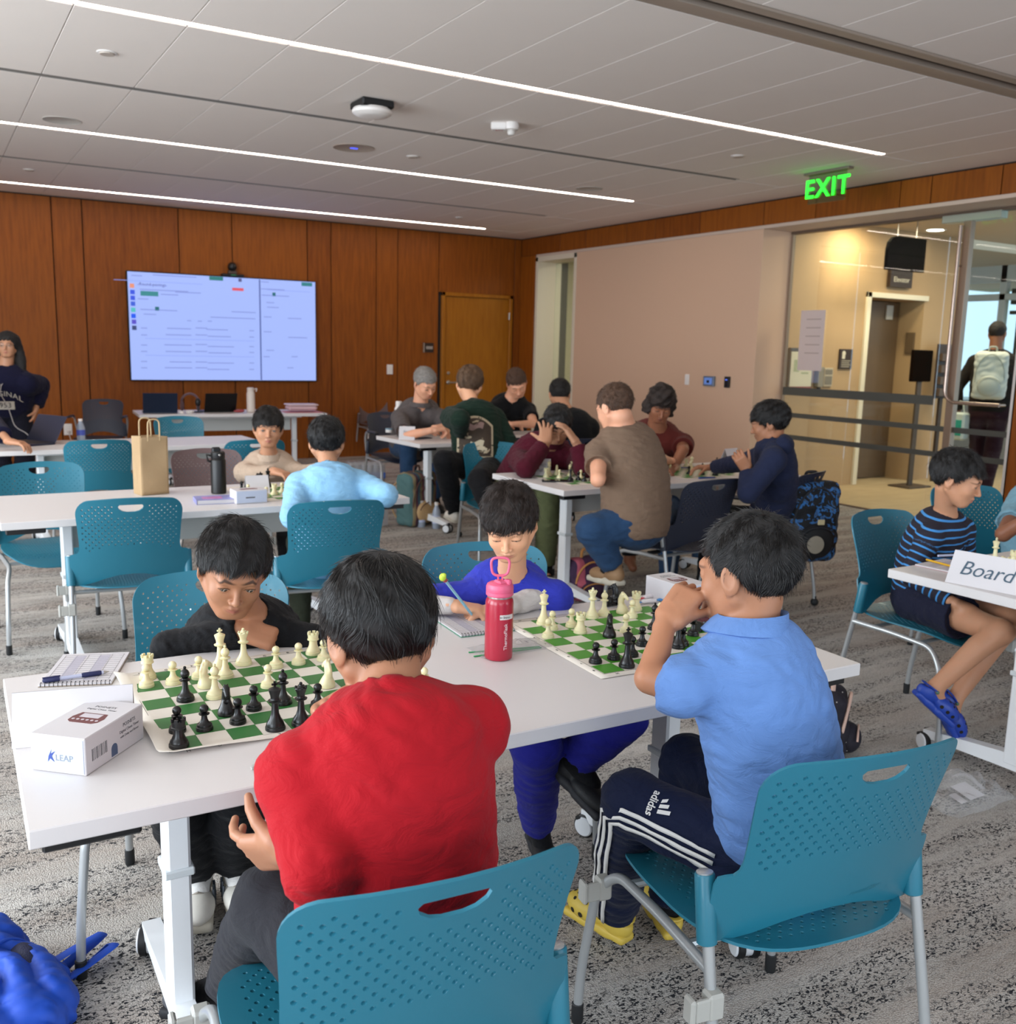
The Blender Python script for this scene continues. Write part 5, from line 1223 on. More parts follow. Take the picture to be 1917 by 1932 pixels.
    # trousers
    if pants and AN:
        po = pants.get('off', .010); ln = pants.get('len', 1.0); Fd = Field()
        for c_, r_, M_ in pr[:2]: Fd.ell(c_, r_+po*.6, M_, k=.04)
        for q in AN:
            Kn, A = KN[q], AN[q]
            if ln <= .6:
                t = ln/.5; C = HJ[q]*(1-t)+Kn*t; dr = unit(Kn-HJ[q]); r9 = rt1*(1-t)+rk*t+po*2.2; Fd.cchain([HJ[q], C+dr*.05], [rt1+po*1.3, r9], C, dr, k=.03, Rin=r9-.004)
            else:
                C = Kn+(A-Kn)*ln*.93; dr = unit(A-Kn); Fd.cap(HJ[q], Kn, rt1+po*1.2, rk+po*1.2, k=.03)
                r9 = ra+po*pants.get('cuff', 1.5)
                Fd.cchain([Kn, Kn*.65+A*.35, C+dr*.04], [rk+po*1.2, rc+po*pants.get('cuff', 1.5), r9], C, dr, k=.02, Rin=r9-.004)
        wa = unit(Nk-P); wp = P+wa*.075*H
        def wcut(X, Y, Z):
            px, py, pz = X-wp[0], Y-wp[1], Z-wp[2]; t = px*wa[0]+py*wa[1]+pz*wa[2]; rad = np.sqrt(np.maximum(px*px+py*py+pz*pz-t*t, 0)); return np.where(rad < .09*H, t, -1.0)
        V, Q = mesh_field(Fd, pants.get('res', [.0095, .008, .0065][hq]), disp=wrinkle(pants.get('wr', .004), 95, (.3, .3, 1), seed=5))
        pn = obj(pants.get('name', 'trousers'), npmesh('trousers', V-O, Q), pants['m'], body)
        if pants.get('deco'): pants['deco'](pn, dict(O=O, HJ=HJ, KN=KN, AN=AN, rp=rp, fw=fw, rt1=rt1, rk=rk, rc=rc, ra=ra, po=po, P=P, H=H))
    if shoes and AN:
        for q in AN:
            l = legs[{-1: 'L', 1: 'R'}[q]]
            if shoes.get('sock'):
                Fk = Field(); Fk.cap(AN[q]+unit(KN[q]-AN[q])*shoes.get('sockh', .07), AN[q], ra+.004, ra+.005, k=0).cap(AN[q], AN[q]+TO[q]*.06-np.array([0, 0, .02]), ra+.004, ra, k=.02); V, Q = mesh_field(Fk, .007); obj('sock', npmesh('sock', V-O, Q), shoes['sock'], body)
            shoe(body, O, AN[q], TO[q], shoes.get('L', .155*H), shoes['m'], shoes['sole'], res=[.0085, .007, .0045][hq], kind=shoes.get('kind', 'sneaker'), up=l.get('u', (0, 0, 1)), name=shoes.get('name', 'shoe'))
    if extra_fn: extra_fn(body, dict(O=O, hp=hp, Mh=Mh, s=s, P=P, N=Nk, fw=fw, fc=fc, rt=rt, S=S, E=E_j, W=Wj, H=H, tips=TIPS))
    return body

_BV = {}
def decal(host, o, n, up, V2, F2, m, name='print', lift=.0016, kind=None):
    """wrap flat artwork (points in metres) onto the cloth of host, looking along -n"""
    if host.name not in _BV: _BV[host.name] = BVHTree.FromPolygons([v.co for v in host.data.vertices], [p.vertices for p in host.data.polygons])
    bv = _BV[host.name]; n = Vector(unit(n)); up = Vector(unit(up)); up = (up-n*up.dot(n)).normalized(); rg = up.cross(n); o = Vector(o); vs = []
    last = None
    for x, y in V2:
        p = o+rg*x+up*y+n*.25; h = bv.ray_cast(p, -n, .45)
        if h[0] is not None: last = (p-h[0]).dot(n); vs.append(h[0]+n*lift)
        else: vs.append(p-n*((last or .25)-lift))
    mb = MB(); mb.v = [tuple(v) for v in vs]; mb.f = [tuple(f) for f in F2]; return obj(name, mb, m, host, kind=kind)
def quadgrid(x0, x1, y0, y1, n=10, m=10, warp=None):
    V = []; 
    for j in range(m+1):
        for i in range(n+1):
            x, y = x0+(x1-x0)*i/n, y0+(y1-y0)*j/m; V.append(warp(x, y) if warp else (x, y))
    return V, [(j*(n+1)+i, j*(n+1)+i+1, (j+1)*(n+1)+i+1, (j+1)*(n+1)+i) for j in range(m) for i in range(n)]
def textmesh(body, size, spacing=1.0, arc=0, bold=.0):
    cu = bpy.data.curves.new('t', 'FONT'); cu.body = body; cu.size = size; cu.align_x = 'CENTER'; cu.align_y = 'CENTER'; cu.space_character = spacing; cu.offset = bold; cu.resolution_u = 3
    t = bpy.data.objects.new('tmp', cu); COL.objects.link(t); me = bpy.data.meshes.new_from_object(t.evaluated_get(bpy.context.evaluated_depsgraph_get())); bpy.data.objects.remove(t)
    V = [(v.co.x, v.co.y-arc*v.co.x**2) for v in me.vertices]; F = [tuple(p.vertices) for p in me.polygons]; return V, F
# ================================================================== THE PLAYERS
def A3(*a): return np.array(a, float)
C_RED = cloth('red_cotton', '#a3101c', .3, .85, .05)
C_BLACK = cloth('black_cotton', '#0e0e11', .3, .8, .1)
C_POLO = cloth('polo_blue', '#6488c2', .45, .9, .10, bscale=1100)
C_NAVY = cloth('navy_jersey', '#0a1430', .2, .75, .05)
C_BPANT = cloth('blue_jersey', '#1e1f7e', .25, .85, .08)
M_STRIPE = mat('white_stripe', '#d9d7d2', .7)
S_WHITE = mat('shoe_white', '#cfcac0', .6, bump=.1, bscale=120, var=.06, vscale=30); S_SOLE = mat('sole_cream', '#b9b2a2', .7)
S_BLACK = mat('shoe_black', '#0e0e10', .65, bump=.3, bscale=200); S_SOLEB = mat('sole_black', '#15151a', .7)
S_YEL = mat('clog_yellow', '#c9ac45', .55, bump=.15, bscale=90, var=.08, vscale=40); S_BLUE = mat('clog_blue', '#1c3f9e', .45)
S_GREY = mat('shoe_grey', '#4a4a4e', .7, bump=.3, bscale=200)
def stripes_legs(pn, d):
    O = d['O']; q = -1; H0, K = d['HJ'][q], d['KN'][q]; dr = unit(K-H0); n_ = unit(d['rp']*q*.75+A3(0, -.15, .75)); o = K*.72+H0*.28-O; up = unit(np.cross(n_, dr)*-1)
    V, F = textmesh('adidas', .021, 1.0, bold=.0004); decal(pn, o, n_, dr*-1, V, F, M_STRIPE, 'logo_lettering', lift=.0022)
    for i in range(3):
        x0 = -.014+.011*i; hh = .010+.007*i; decal(pn, o, n_, dr*-1, [(x0, .014), (x0+.008, .014), (x0+.008-.006, .014+hh), (x0-.006, .014+hh)], [(0, 1, 2, 3)], M_STRIPE, 'logo_bar', lift=.0022)
    for q in d['AN']:
        H0, K, A = d['HJ'][q]+d['rp']*q*.0, d['KN'][q], d['AN'][q]; out = d['rp']*q
        for j in (-1, 0, 1):
            mb = MB(); rows = []
            for (p0, p1, ra_, rb_) in ((H0*.75+K*.25, K, d['rt1']*.95, d['rk']), (K, A+(K-A)*.08, d['rk'], d['ra']*1.15)):
                dr = unit(p1-p0); o_ = unit(out-dr*(out@dr)); sd = unit(np.cross(dr, o_))*q
                for k in range(13):
                    t = k/12; c = p0*(1-t)+p1*t; r = ra_*(1-t)+rb_*t+d['po']*1.65+.004
                    off_ = .0185*j; e = []
                    for w in (-.0048, .0048):
                        an = (off_+w)/r; e.append(c+(o_*math.cos(an)+sd*math.sin(an))*r-O)
                    rows.append(e)
            vs = [tuple(p) for e in rows for p in e]; mb.add(vs, [(2*i, 2*i+1, 2*i+3, 2*i+2) for i in range(len(rows)-1)]); o = obj('side_stripe', mb, M_STRIPE, pn)
            sw = o.modifiers.new('w', 'SHRINKWRAP'); sw.target = pn; sw.wrap_method = 'NEAREST_SURFACEPOINT'; sw.wrap_mode = 'OUTSIDE_SURFACE'; sw.offset = .0022
            so = o.modifiers.new('s', 'SOLIDIFY'); so.thickness = .0015
# --- boy in the red shirt, seen from behind
person('person in plain red tee, back to camera, bending over near-left chessboard', 'chess players at the front table', 1.40,
       (gd(716, 1190, 1.52), 2, 24, -4), A3(.575, 1.265, .525), gd(735, 1332, 1.45), 4,
       dict(R=dict(w=gd(668, 1402, 1.50), e=A3(.735, 1.56, .77), f=(-.45, .1, 1.0), n=(-.2, -1, .1), curl=(75, 80, 50), thumb=(30, 50)),
            L=dict(w=gd(548, 1606, 1.40), e=gd(602, 1640, 1.33), f=gd(480, 1612, 1.45)-gd(548, 1606, 1.40), n=(.5, .2, .3), curl=(18, 25, 18), spread=9, thumb=(45, 25))),
       dict(L=dict(a=gz(428, 1862, .10), k=gd(512, 1705, 1.60), t=(gz(322, 1885, .04)-gz(428, 1862, .10))*A3(1, 1, .3)), R=dict(a=A3(.80, 1.72, .09), t=(.2, 1, 0))),
       dict(m=C_RED, off=.016, sleeve=1.14, hem=.16, hemtilt=-.1, neck=1.25, wr=.006, wf=30, wd=(.5, 0, 1), seed=4, loose=1.12, name='t_shirt'),
       dict(m=cloth('charcoal_twill', '#26262b'), off=.012, name='trousers'), 'brown', dict(style='low', m=HAIR['black'], vol=1.04, strands=11000, srad=.00045, seed=3, lenf=1.15), hq=2, sh_tilt=7,
       shoes=dict(m=S_GREY, sole=S_SOLEB, sock=M_SOCKB), eyes='open', build=.94, shoulder=.099)
# --- boy in the light blue polo
person('person in light blue polo and striped track pants resting chin on hand', 'chess players at the front table', 1.33,
       (gd(1412, 1078, 1.83), -10, 12, 3), A3(1.40, 1.24, .525), gd(1398, 1200, 1.80), -6,
       dict(L=dict(w=gd(1256, 1180, 1.83), e=gd(1226, 1280, 1.75), f=gd(1308, 1108, 1.86)-gd(1256, 1180, 1.83), n=(.9, .35, -.1), curl=(42, 62, 30), thumb=(25, 30), spread=3),
            R=dict(w=A3(1.60, 1.60, .775), f=(-.6, .5, 0), n=(0, 0, -1))),
       dict(L=dict(a=A3(1.415, 1.765, .085), k=gd(1192, 1512, 1.98), t=(-.21, .98, 0)), R=dict(a=A3(1.550, 1.715, .085), k=A3(1.53, 1.66, .51), t=(.33, .9, 0))),
       dict(m=C_POLO, off=.014, sleeve=.52, hem=.17, hemtilt=-.05, neck=1.25, wr=.006, wf=32, wd=(.3, 0, 1), seed=8, loose=.96, collar=True, cw=.022, name='polo_shirt'),
       dict(m=C_NAVY, off=.012, cuff=2.0, name='track_pants', deco=stripes_legs), 'brown', dict(style='short', m=HAIR['black'], vol=1.01, strands=13000, srad=.0004, seed=6, lenf=.55), hq=2, sh_tilt=2,
       shoes=dict(m=S_YEL, sole=S_YEL, kind='clog', sock=M_SOCKB, name='clog'), shoulder=.110, build=.95)
# --- boy in black behind the near-left board
person('person in black long-sleeved shirt leaning chin on fist behind near-left chessboard', 'chess players at the front table', 1.33,
       (gd(441, 1072, 2.32), 190, 24, -7, (-16, 10)), A3(.62, 2.58, .53), gd(482, 1172, 2.44), 200,
       dict(R=dict(w=gd(452, 1190, 2.38), e=gd(318, 1222, 2.37), f=(.80, -.35, -.30), n=(.15, .55, -.6), curl=(70, 80, 40), thumb=(30, 50)),
            L=dict(w=A3(.78, 2.42, .58), f=(-.4, -.6, -.3), n=(0, 0, -1))),
       dict(R=dict(a=A3(.545, 2.45, .085), t=(-.07, -.26, 0)), L=dict(a=A3(.640, 2.44, .085), t=(-.03, -.2, 0))),
       dict(m=C_BLACK, off=.013, sleeve=1.97, hem=.08, hemtilt=-.1, neck=1.22, wr=.006, wf=45, wd=(1, 0, .4), seed=12, name='shirt'),
       dict(m=C_BLACK, off=.012, cuff=2.2), 'brown', dict(style='short', m=HAIR['black'], vol=1.08, strands=12000, srad=.0004, seed=8, lenf=1.0), hq=2,
       shoes=dict(m=S_WHITE, sole=S_SOLE, kind='laced', sock=M_SOCKW, L=.175*1.33), build=.97)
# --- boy in the blue tee writing
def blue_print(so, d):
    o = d['N']-d['O']-np.array([0, 0, .17]); V, F = quadgrid(-.06, .075, -.07, .05, 12, 12, lambda x, y: (x+.3*y if x > 0 else x, y-.25*abs(x)))
    decal(so, o, d['fc'], (0, 0, 1), V, F, mat('print_yellow', '#c98a12', .8, var=.2, vscale=40), 'shirt_print')
    V, F = quadgrid(-.03, .04, .03, .065, 8, 4); decal(so, o, d['fc'], (0, 0, 1), V, F, mat('print_greyb', '#7f8590', .8), 'shirt_print', lift=.0025)
def pencil(body, d):
    tip = gz(893, 1163, .748); end = gd(836, 1090, 2.36)
    t = thing('pencil', 'light blue pencil with yellow-green topper held by the writing boy', 'pencil', tuple(tip)); dr = unit(end-tip); L = np.linalg.norm(end-tip)
    obj('shaft', MB().tube([tuple(dr*.018), tuple(dr*(L-.02))], .0038, 6), mat('pencil_blue', '#8fd0e8', .4), t); obj('point', MB().tube([(0, 0, 0), tuple(dr*.018)], [.0008, .0037], 6), mat('pencil_wood', '#c9b08a', .6), t)
    obj('collar_ring', MB().tube([tuple(dr*(L-.022)), tuple(dr*(L-.008))], .006, 10), mat('pencil_red', '#a83a48', .5), t)
    obj('topper', MB().ell(tuple(dr*(L+.004)), (.009, .008, .010)).ell(tuple(dr*(L+.010)+np.array([.005, 0, .002])), (.006, .006, .006)), mat('topper_green', '#b8d040', .5), t)
U_GREY = cloth('heather_grey', '#c9c2be', .4, .9, .12)
person('person in blue tee over grey sleeves writing on the score pad', 'chess players at the front table', 1.22,
       (gd(962, 985, 2.66), 219, 28, 4), A3(1.52, 2.66, .50), gd(968, 1088, 2.84), 207,
       dict(R=dict(w=gz(852, 1143, .775), e=A3(1.13, 2.44, .76), f=gz(893, 1150, .765)-gz(852, 1143, .775), n=(.3, -.1, -.9), curl=(38, 48, 30), thumb=(25, 30)),
            L=dict(w=gz(945, 1145, .768), e=A3(1.56, 2.32, .765), f=gz(905, 1155, .755)-gz(945, 1145, .768), n=(0, 0, -1), curl=(20, 25, 15))),
       dict(R=dict(a=gz(1015, 1560, .13), k=gd(1012, 1405, 2.42), t=(-.25, -.9, -.15)), L=dict(a=gd(1085, 1435, 2.46), k=gd(1175, 1352, 2.40), t=gd(1118, 1500, 2.40)-gd(1062, 1442, 2.46), u=(.3, -.3, .8))),
       dict(m=cloth('royal_cotton', '#3038a8', .3, .85, .06), off=.012, sleeve=.62, hem=.10, neck=1.25, wr=.005, wf=45, seed=3, under=U_GREY, deco=blue_print, loose=1.1),
       dict(m=C_BPANT, off=.013, cuff=1.6, name='sweatpants'), 'light', dict(style='fringe', m=HAIR['dbrown'], vol=1.07, strands=12000, srad=.0004, seed=4, lenf=1.0), hq=2, eyes='down',
       shoes=dict(m=S_BLACK, sole=S_SOLEB, sock=M_SOCKB, L=.2), extra_fn=pencil)
# --- BACKGROUND
def seated(lab, group, H, hp, pelvis, neck, yaw, top, pants, skin, hair, hq=0, arms=None, legs=None, adult=False, **k):
    fw = np.array([math.sin(R_(yaw)), math.cos(R_(yaw)), 0]); rt = np.array([fw[1], -fw[0], 0]); P = A3(*pelvis); 
    if legs is None:
        kn = .245*H; legs = {}
        for q, n in ((-1, 'L'), (1, 'R')):
            K = P+fw*kn*.93+rt*q*.075*H+A3(0, 0, .02); A = K+fw*(.02*H)*q-A3(0, 0, 1)*(K[2]-.085); legs[n] = dict(a=A, k=K, t=fw)
    N_ = A3(*neck)
    if arms is None: arms = {}
    for q, n in ((-1, 'L'), (1, 'R')):
        if n not in arms: arms[n] = dict(w=N_*A3(1, 1, 0)+A3(0, 0, .785)+fw*.20*H+rt*q*.05*H, f=fw*.6-rt*q*.7, n=(0, 0, -1), pole=N_+rt*q*.5-fw*.1-A3(0, 0, .5))
    return person(lab, group, H, hp, P, N_, yaw, arms, legs, top, pants, skin, hair, hq=hq, adult=adult, **k)
C_DEN = cloth('denim_blue', '#26405f', .4, .85, .18); C_BLKP = cloth('black_twill', '#101013')
SHN = lambda m=S_BLACK, s=S_SOLEB, **k: dict(m=m, sole=s, sock=M_SOCKB, **k)
H_ = lambda st, c, n=0, **k: dict(style=st, m=HAIR[c], strands=n, srad=k.pop('srad', .0008), **k)
gB = 'players at the middle and far tables'
# striped boy: the stripes are knitted rings, so they follow the arms
def stripe_mat():
    m, nt, b = newmat('striped_knit'); N, L = nt.nodes, nt.links; at = N.new('ShaderNodeAttribute'); at.attribute_name = 'st'; f = N.new('ShaderNodeMath'); f.operation = 'FRACT'; L.new(at.outputs['Fac'], f.inputs[0])
    r = N.new('ShaderNodeValToRGB'); r.color_ramp.interpolation = 'CONSTANT'; e = r.color_ramp.elements; e[0].color = (*srgb('#191524'), 1); e[1].position = .76; e[1].color = (*srgb('#3f88c8'), 1); L.new(f.outputs[0], r.inputs[0]); L.new(r.outputs[0], b.inputs['Base Color']); setp(b, rough=.85); return m
def stripe_attr(so, d):
    me = so.data; n = len(me.vertices); V = np.empty(n*3, F32); me.vertices.foreach_get('co', V); V = V.reshape(-1, 3)+d['O']; best = np.full(n, 9.); val = (V-d['P'])@unit(d['N']-d['P'])/.030
    for q in d['E']:
        S, E, Wp = d['S'][q], d['E'][q], d['W'][q]; L0 = 0
        for a, b in ((S, E), (E, Wp)):
            u = unit(b-a); L = np.linalg.norm(b-a); t = np.clip((V-a)@u, 0, L); dd = np.linalg.norm(V-a-t[:, None]*u, axis=1); m = (dd < np.minimum(best, .05)) & ((t > .03) | (L0 > 0)); val[m] = ((L0+t[m])/.030+.3); best[m] = dd[m]; L0 += L
    at = me.attributes.new('st', 'FLOAT', 'POINT'); at.data.foreach_set('value', val.astype(F32))
seated('person in navy and light blue striped long sleeves seated at right table', 'players at the right table', 1.27, (gd(1806, 902, 3.74), 156, 20, 0), (3.47, 2.42, .52), gd(1786, 976, 3.86), 172,
       dict(m=stripe_mat(), off=.011, sleeve=1.95, hem=.07, neck=1.2, wr=.004, deco=stripe_attr, name='striped_shirt'), dict(m=cloth('navy_shorts', '#1a1c30'), off=.014, len=.30, name='shorts'), 'tan', H_('short', 'black', 7000, vol=1.08, seed=9, srad=.0005, lenf=.9), hq=2,
       arms=dict(R=dict(w=gd(1796, 1134, 3.66), f=(.5, -.7, -.3), n=(0, 0, -1), e=gd(1716, 1085, 3.80), curl=(20, 25, 20)), L=dict(w=gd(1845, 1122, 3.85), f=gd(1895, 1160, 3.75)-gd(1845, 1122, 3.85), n=(0, 0, -1))),
       legs=dict(R=dict(k=gd(1888, 1192, 3.48), a=gd(1762, 1300, 3.52), t=(.62, -.38, -.62), u=(.5, -.3, .75)), L=dict(k=gd(1912, 1170, 3.62), a=gd(1799, 1322, 3.60), t=(.35, -.25, -.85), u=(.7, -.4, .4))),
       shoes=dict(m=S_BLUE, sole=S_BLUE, kind='clog', name='clog'))
# right-edge adult
pr_ = gd(1948, 1010, 4.75)
seated('person in pale blue tee, only shoulder and arm inside the right edge', 'players at the right table', 1.62, (gd(1990, 850, 4.75), 200, 20, 0), (4.66, 2.62, .54), gd(1975, 930, 4.70), 195,
       dict(m=cloth('pale_blue_cotton', '#7fa9bb'), off=.018, sleeve=.55, hem=.08, wr=.006), dict(m=C_BLKP), 'deep', H_('short', 'black', 0), adult=True,
       arms=dict(R=dict(w=gd(1945, 975, 4.35), e=gd(1893, 1008, 4.45), f=(.5, -.4, .2), n=(0, 0, -1))))
# child in pale blue long sleeves
seated('person in pale blue long-sleeved top, back to camera, at paper bag table', gB, 1.30, (gd(616, 832, 4.42), 25, 10, 0), (1.54, 4.12, .52), gd(622, 888, 4.36), 12,
       dict(m=cloth('sky_cotton', '#8fbfe0', .4, .9, .05), off=.017, sleeve=1.85, hem=.10, neck=1.2, wr=.008, wf=34, loose=1.15, name='long_sleeved_top'), dict(m=cloth('olive_twill', '#2c3024')), 'tan', H_('short', 'black', 6000, vol=1.06, seed=5, srad=.0006, lenf=.8), hq=1,
       arms=dict(R=dict(w=gz(672, 925, .80), e=gd(728, 935, 4.30), f=(-.6, .5, 0), n=(0, 0, -1)), L=dict(w=gd(575, 965, 4.35), e=gd(552, 975, 4.15), f=(.3, .8, .1), n=(0, 0, -1))), shoes=SHN())
# boy in cream
def zip_deco(so, d):
    o = d['N']-d['O']; V, F = quadgrid(-.004, .004, -.17, -.035, 2, 14); decal(so, o, d['fc'], (0, 0, 1), V, F, mat('zip_grey', '#8a7a72', .5), 'zipper', lift=.003)
seated('person in cream quarter-zip pullover facing camera, beyond the paper bag table', gB, 1.42, (gd(506, 806, 5.72), 196, 8, -2, (8, 4)), (1.80, 5.82, .52), gd(508, 868, 5.82), 200,
       dict(m=cloth('cream_knit', '#b8a28e', .4, .9, .05), off=.016, sleeve=1.9, hem=.08, neck=1.25, collar=True, cw=.020, open=1, wr=.006, deco=zip_deco, name='pullover'), dict(m=C_BLKP), 'tan', H_('fringe', 'black', 5000, vol=1.05, seed=2, srad=.0006), hq=1,
       arms=dict(R=dict(w=(1.62, 5.16, .79), f=(.4, -.8, -.1), n=(0, 0, -1)), L=dict(w=(1.86, 5.16, .79), f=(-.4, -.8, -.1), n=(0, 0, -1))))
# grey-haired man
seated('person with grey hair in grey polo shirt looking down at the board', gB, 1.78, (gd(802, 722, 8.25), 172, 32, 6), (3.90, 8.25, .56), gd(793, 768, 8.35), 190,
       dict(m=cloth('grey_polo', '#57504f', .3, .9, .1), off=.020, sleeve=.75, hem=.06, collar=True, cw=.02, name='polo_shirt'), dict(m=C_DEN), 'fair', H_('short', 'grey', 2500, vol=1.0, seed=7, lenf=.5), adult=True, build=1.02, eyes='down', shoes=SHN(), face_s=1.12,
       arms=dict(L=dict(w=gd(838, 806, 7.95), e=gd(858, 835, 8.1), f=(-.9, -.2, .0), n=(0, 0, -1), curl=(60, 60, 30)), R=dict(w=gd(815, 812, 7.85), e=gd(765, 822, 7.9), f=(.9, .0, .05), n=(0, 0, -1), curl=(60, 60, 30))))
# child in green hoodie, standing/perched at the chair, print on the back
def hoodie_deco(so, d):
    o = d['N']-d['O']-A3(0, 0, .20); n = -d['fc']; k = d['rt']
    sh = lambda w, h: (lambda x, y: (x, y if y < .0 else y*(1-.45*(x/w)**2*(y/h))))
    V, F = quadgrid(-.125, .125, -.16, .15, 16, 16, sh(.125, .15)); decal(so, o, n, (0, 0, 1), V, F, mat('print_cream2', '#b8a88c', .8), 'back_print', lift=.0016)
    V, F = quadgrid(-.112, .112, -.125, .136, 16, 16, sh(.112, .136)); decal(so, o, n, (0, 0, 1), V, F, mat('print_brown', '#3f3226', .8, var=.5, vscale=18), 'back_print', lift=.0026)
    for (x0, x1, y0, y1, c) in ((-.05, .05, .06, .10, '#9a7f78'), (-.045, .05, -.06, -.02, '#c9bca0'), (-.02, .075, -.09, -.06, '#c9bca0'), (-.085, .0, -.12, -.095, '#c9bca0')):
        V, F = quadgrid(x0, x1, y0, y1, 8, 4, lambda x, y: (x+.3*(y-y0), y+.01*math.sin(x*60))); decal(so, o, n, (0, 0, 1), V, F, mat('print_'+c[1:], c, .8), 'back_print', lift=.0036)
seated('person in dark green hoodie with arched picture on back', gB, 1.52, (gd(886, 724, 6.95), 34, 18, 8), gd(905, 880, 6.85), gd(893, 768, 6.88), 24,
       dict(m=cloth('bottle_green', '#16291f', .35, .9, .06), off=.022, sleeve=1.75, hem=.14, hood=True, wr=.009, wf=28, deco=hoodie_deco, loose=1.15, name='hoodie'), dict(m=C_BLKP, off=.016), 'light', H_('low', 'sandy', 3500, vol=1.05, seed=12), hq=1, shoes=SHN(S_WHITE, S_SOLE),
       arms=dict(L=dict(w=gd(868, 825, 6.75), e=gd(868, 790, 6.5), f=(-.1, .3, -.9), n=(1, 0, 0)), R=dict(w=gd(945, 860, 7.1), f=(.2, .8, -.2), n=(0, 0, -1))),
       legs=dict(L=dict(k=gd(838, 870, 6.55), a=gd(858, 965, 6.75), t=(.2, .9, 0)), R=dict(k=gd(905, 905, 6.3), a=gd(925, 970, 6.2)+A3(0, 0, .03), t=(.5, -.7, 0))))
# man in black tee
seated('person in black tee leaning over board at the far table', gB, 1.78, (gd(975, 722, 8.9), 198, 40, 14), (4.95, 8.25, .56), gd(962, 755, 9.0), 195,
       dict(m=cloth('black_tee', '#0b0b0d', .3, .85, .1), off=.018, sleeve=.6, hem=.06), dict(m=C_BLKP), 'fair', H_('short', 'brown', 2500, vol=1.0, seed=15, lenf=.5), adult=True, eyes='down', hq=1, face_s=1.12,
       arms=dict(R=dict(w=gd(955, 800, 8.6), e=gd(925, 812, 8.75), f=(.9, -.2, 0), n=(0, 0, -1)), L=dict(w=gd(978, 800, 8.6), e=gd(1008, 800, 8.75), f=(-.9, -.2, 0), n=(0, 0, -1))))
# dark-haired person behind maroon man
seated('person in black with short black hair, back to camera, behind the man in maroon', gB, 1.72, (gd(1056, 742, 7.5), 30, 12, 0), (4.30, 6.22, .56), gd(1072, 785, 7.4), 20,
       dict(m=cloth('black_jacket', '#0d0e11', .3, .85, .1), off=.020, sleeve=1.9, hem=.06), dict(m=C_BLKP), 'tan', H_('short', 'black', 2500, vol=1.0, seed=16, lenf=.5), adult=True)
chair('navy chair under the person in black behind the man in maroon', 4.34, 6.12, 20, 'navy', True)
# man in maroon, head in hands
seated('person in maroon fleece jacket holding head in both hands', gB, 1.74, (gd(1052, 800, 5.95), 205, 38, 0), (3.40, 5.46, .56), gd(1035, 842, 6.15), 205,
       dict(m=cloth('maroon_fleece', '#4a1020', .5, .95, .12), off=.022, sleeve=1.9, hem=.06, wr=.008, collar=True, cw=.02, name='jacket'), dict(m=cloth('olive_chino', '#5f6444'), off=.014), 'tan', H_('short', 'black', 4000, vol=1.05, seed=17), adult=True, hq=1, eyes='down', shoes=SHN(),
       arms=dict(R=dict(w=gd(1028, 838, 5.80), e=gz(992, 884, .79), f=(.30, .45, .85), n=(.5, .8, -.2), curl=(12, 18, 15), spread=12, thumb=(45, 10)), L=dict(w=gd(1088, 838, 5.80), e=gz(1102, 884, .79), f=(-.45, .45, .85), n=(-.6, .7, -.2), curl=(12, 18, 15), spread=12, thumb=(45, 10))))
# man in tan tee
seated('person in tan tee and jeans, back to camera, short brown-grey hair', gB, 1.80, (gd(1160, 768, 4.92), -5, 24, 0), gd(1200, 985, 4.88), gd(1178, 818, 4.98), -12,
       dict(m=cloth('tan_tee', '#76604f', .35, .9, .06), off=.020, sleeve=.55, hem=.045, wr=.008, wf=26, name='t_shirt'), dict(m=C_DEN, off=.014, cuff=1.3), 'fair', H_('short', 'brown', 4000, vol=.99, seed=18, lenf=.45), adult=True, hq=1, build=.95, shoes=dict(m=mat('shoe_tan', '#8a6a4a', .7), sole=S_SOLE, sock=M_SOCKB),
       arms=dict(L=dict(w=gz(1150, 880, .80), e=gd(1128, 905, 4.65), f=(.4, .8, .1), n=(0, 0, -1)), R=dict(w=gz(1262, 870, .80), f=(-.5, .7, 0), n=(0, 0, -1))),
       legs=dict(L=dict(k=gd(1118, 1000, 4.75), a=gd(1158, 1070, 4.85), t=(.1, 1, -.1)), R=dict(k=A3(3.75, 4.35, .57), a=A3(3.95, 4.55, .09), t=(.3, 1, 0))))
# curly-haired man
seated('person with long dark curly hair in rust-brown tee looking down', gB, 1.76, (gd(1247, 762, 6.35), 212, 30, -8), (4.36, 5.42, .56), gd(1240, 812, 6.5), 205,
       dict(m=cloth('rust_tee', '#5c241e', .35, .9, .08), off=.020, sleeve=.6, hem=.06), dict(m=C_BLKP), 'deep', H_('mop', 'dbrown', 5000, vol=1.02, seed=20, curl=.010, srad=.0011), adult=True, hq=1, eyes='down',
       arms=dict(L=dict(w=gd(1272, 880, 6.2), e=gd(1288, 850, 6.3), f=(-.6, -.4, -.1), n=(0, 0, -1)), R=dict(w=gz(1225, 880, .79), f=(.7, -.5, 0), n=(0, 0, -1))))
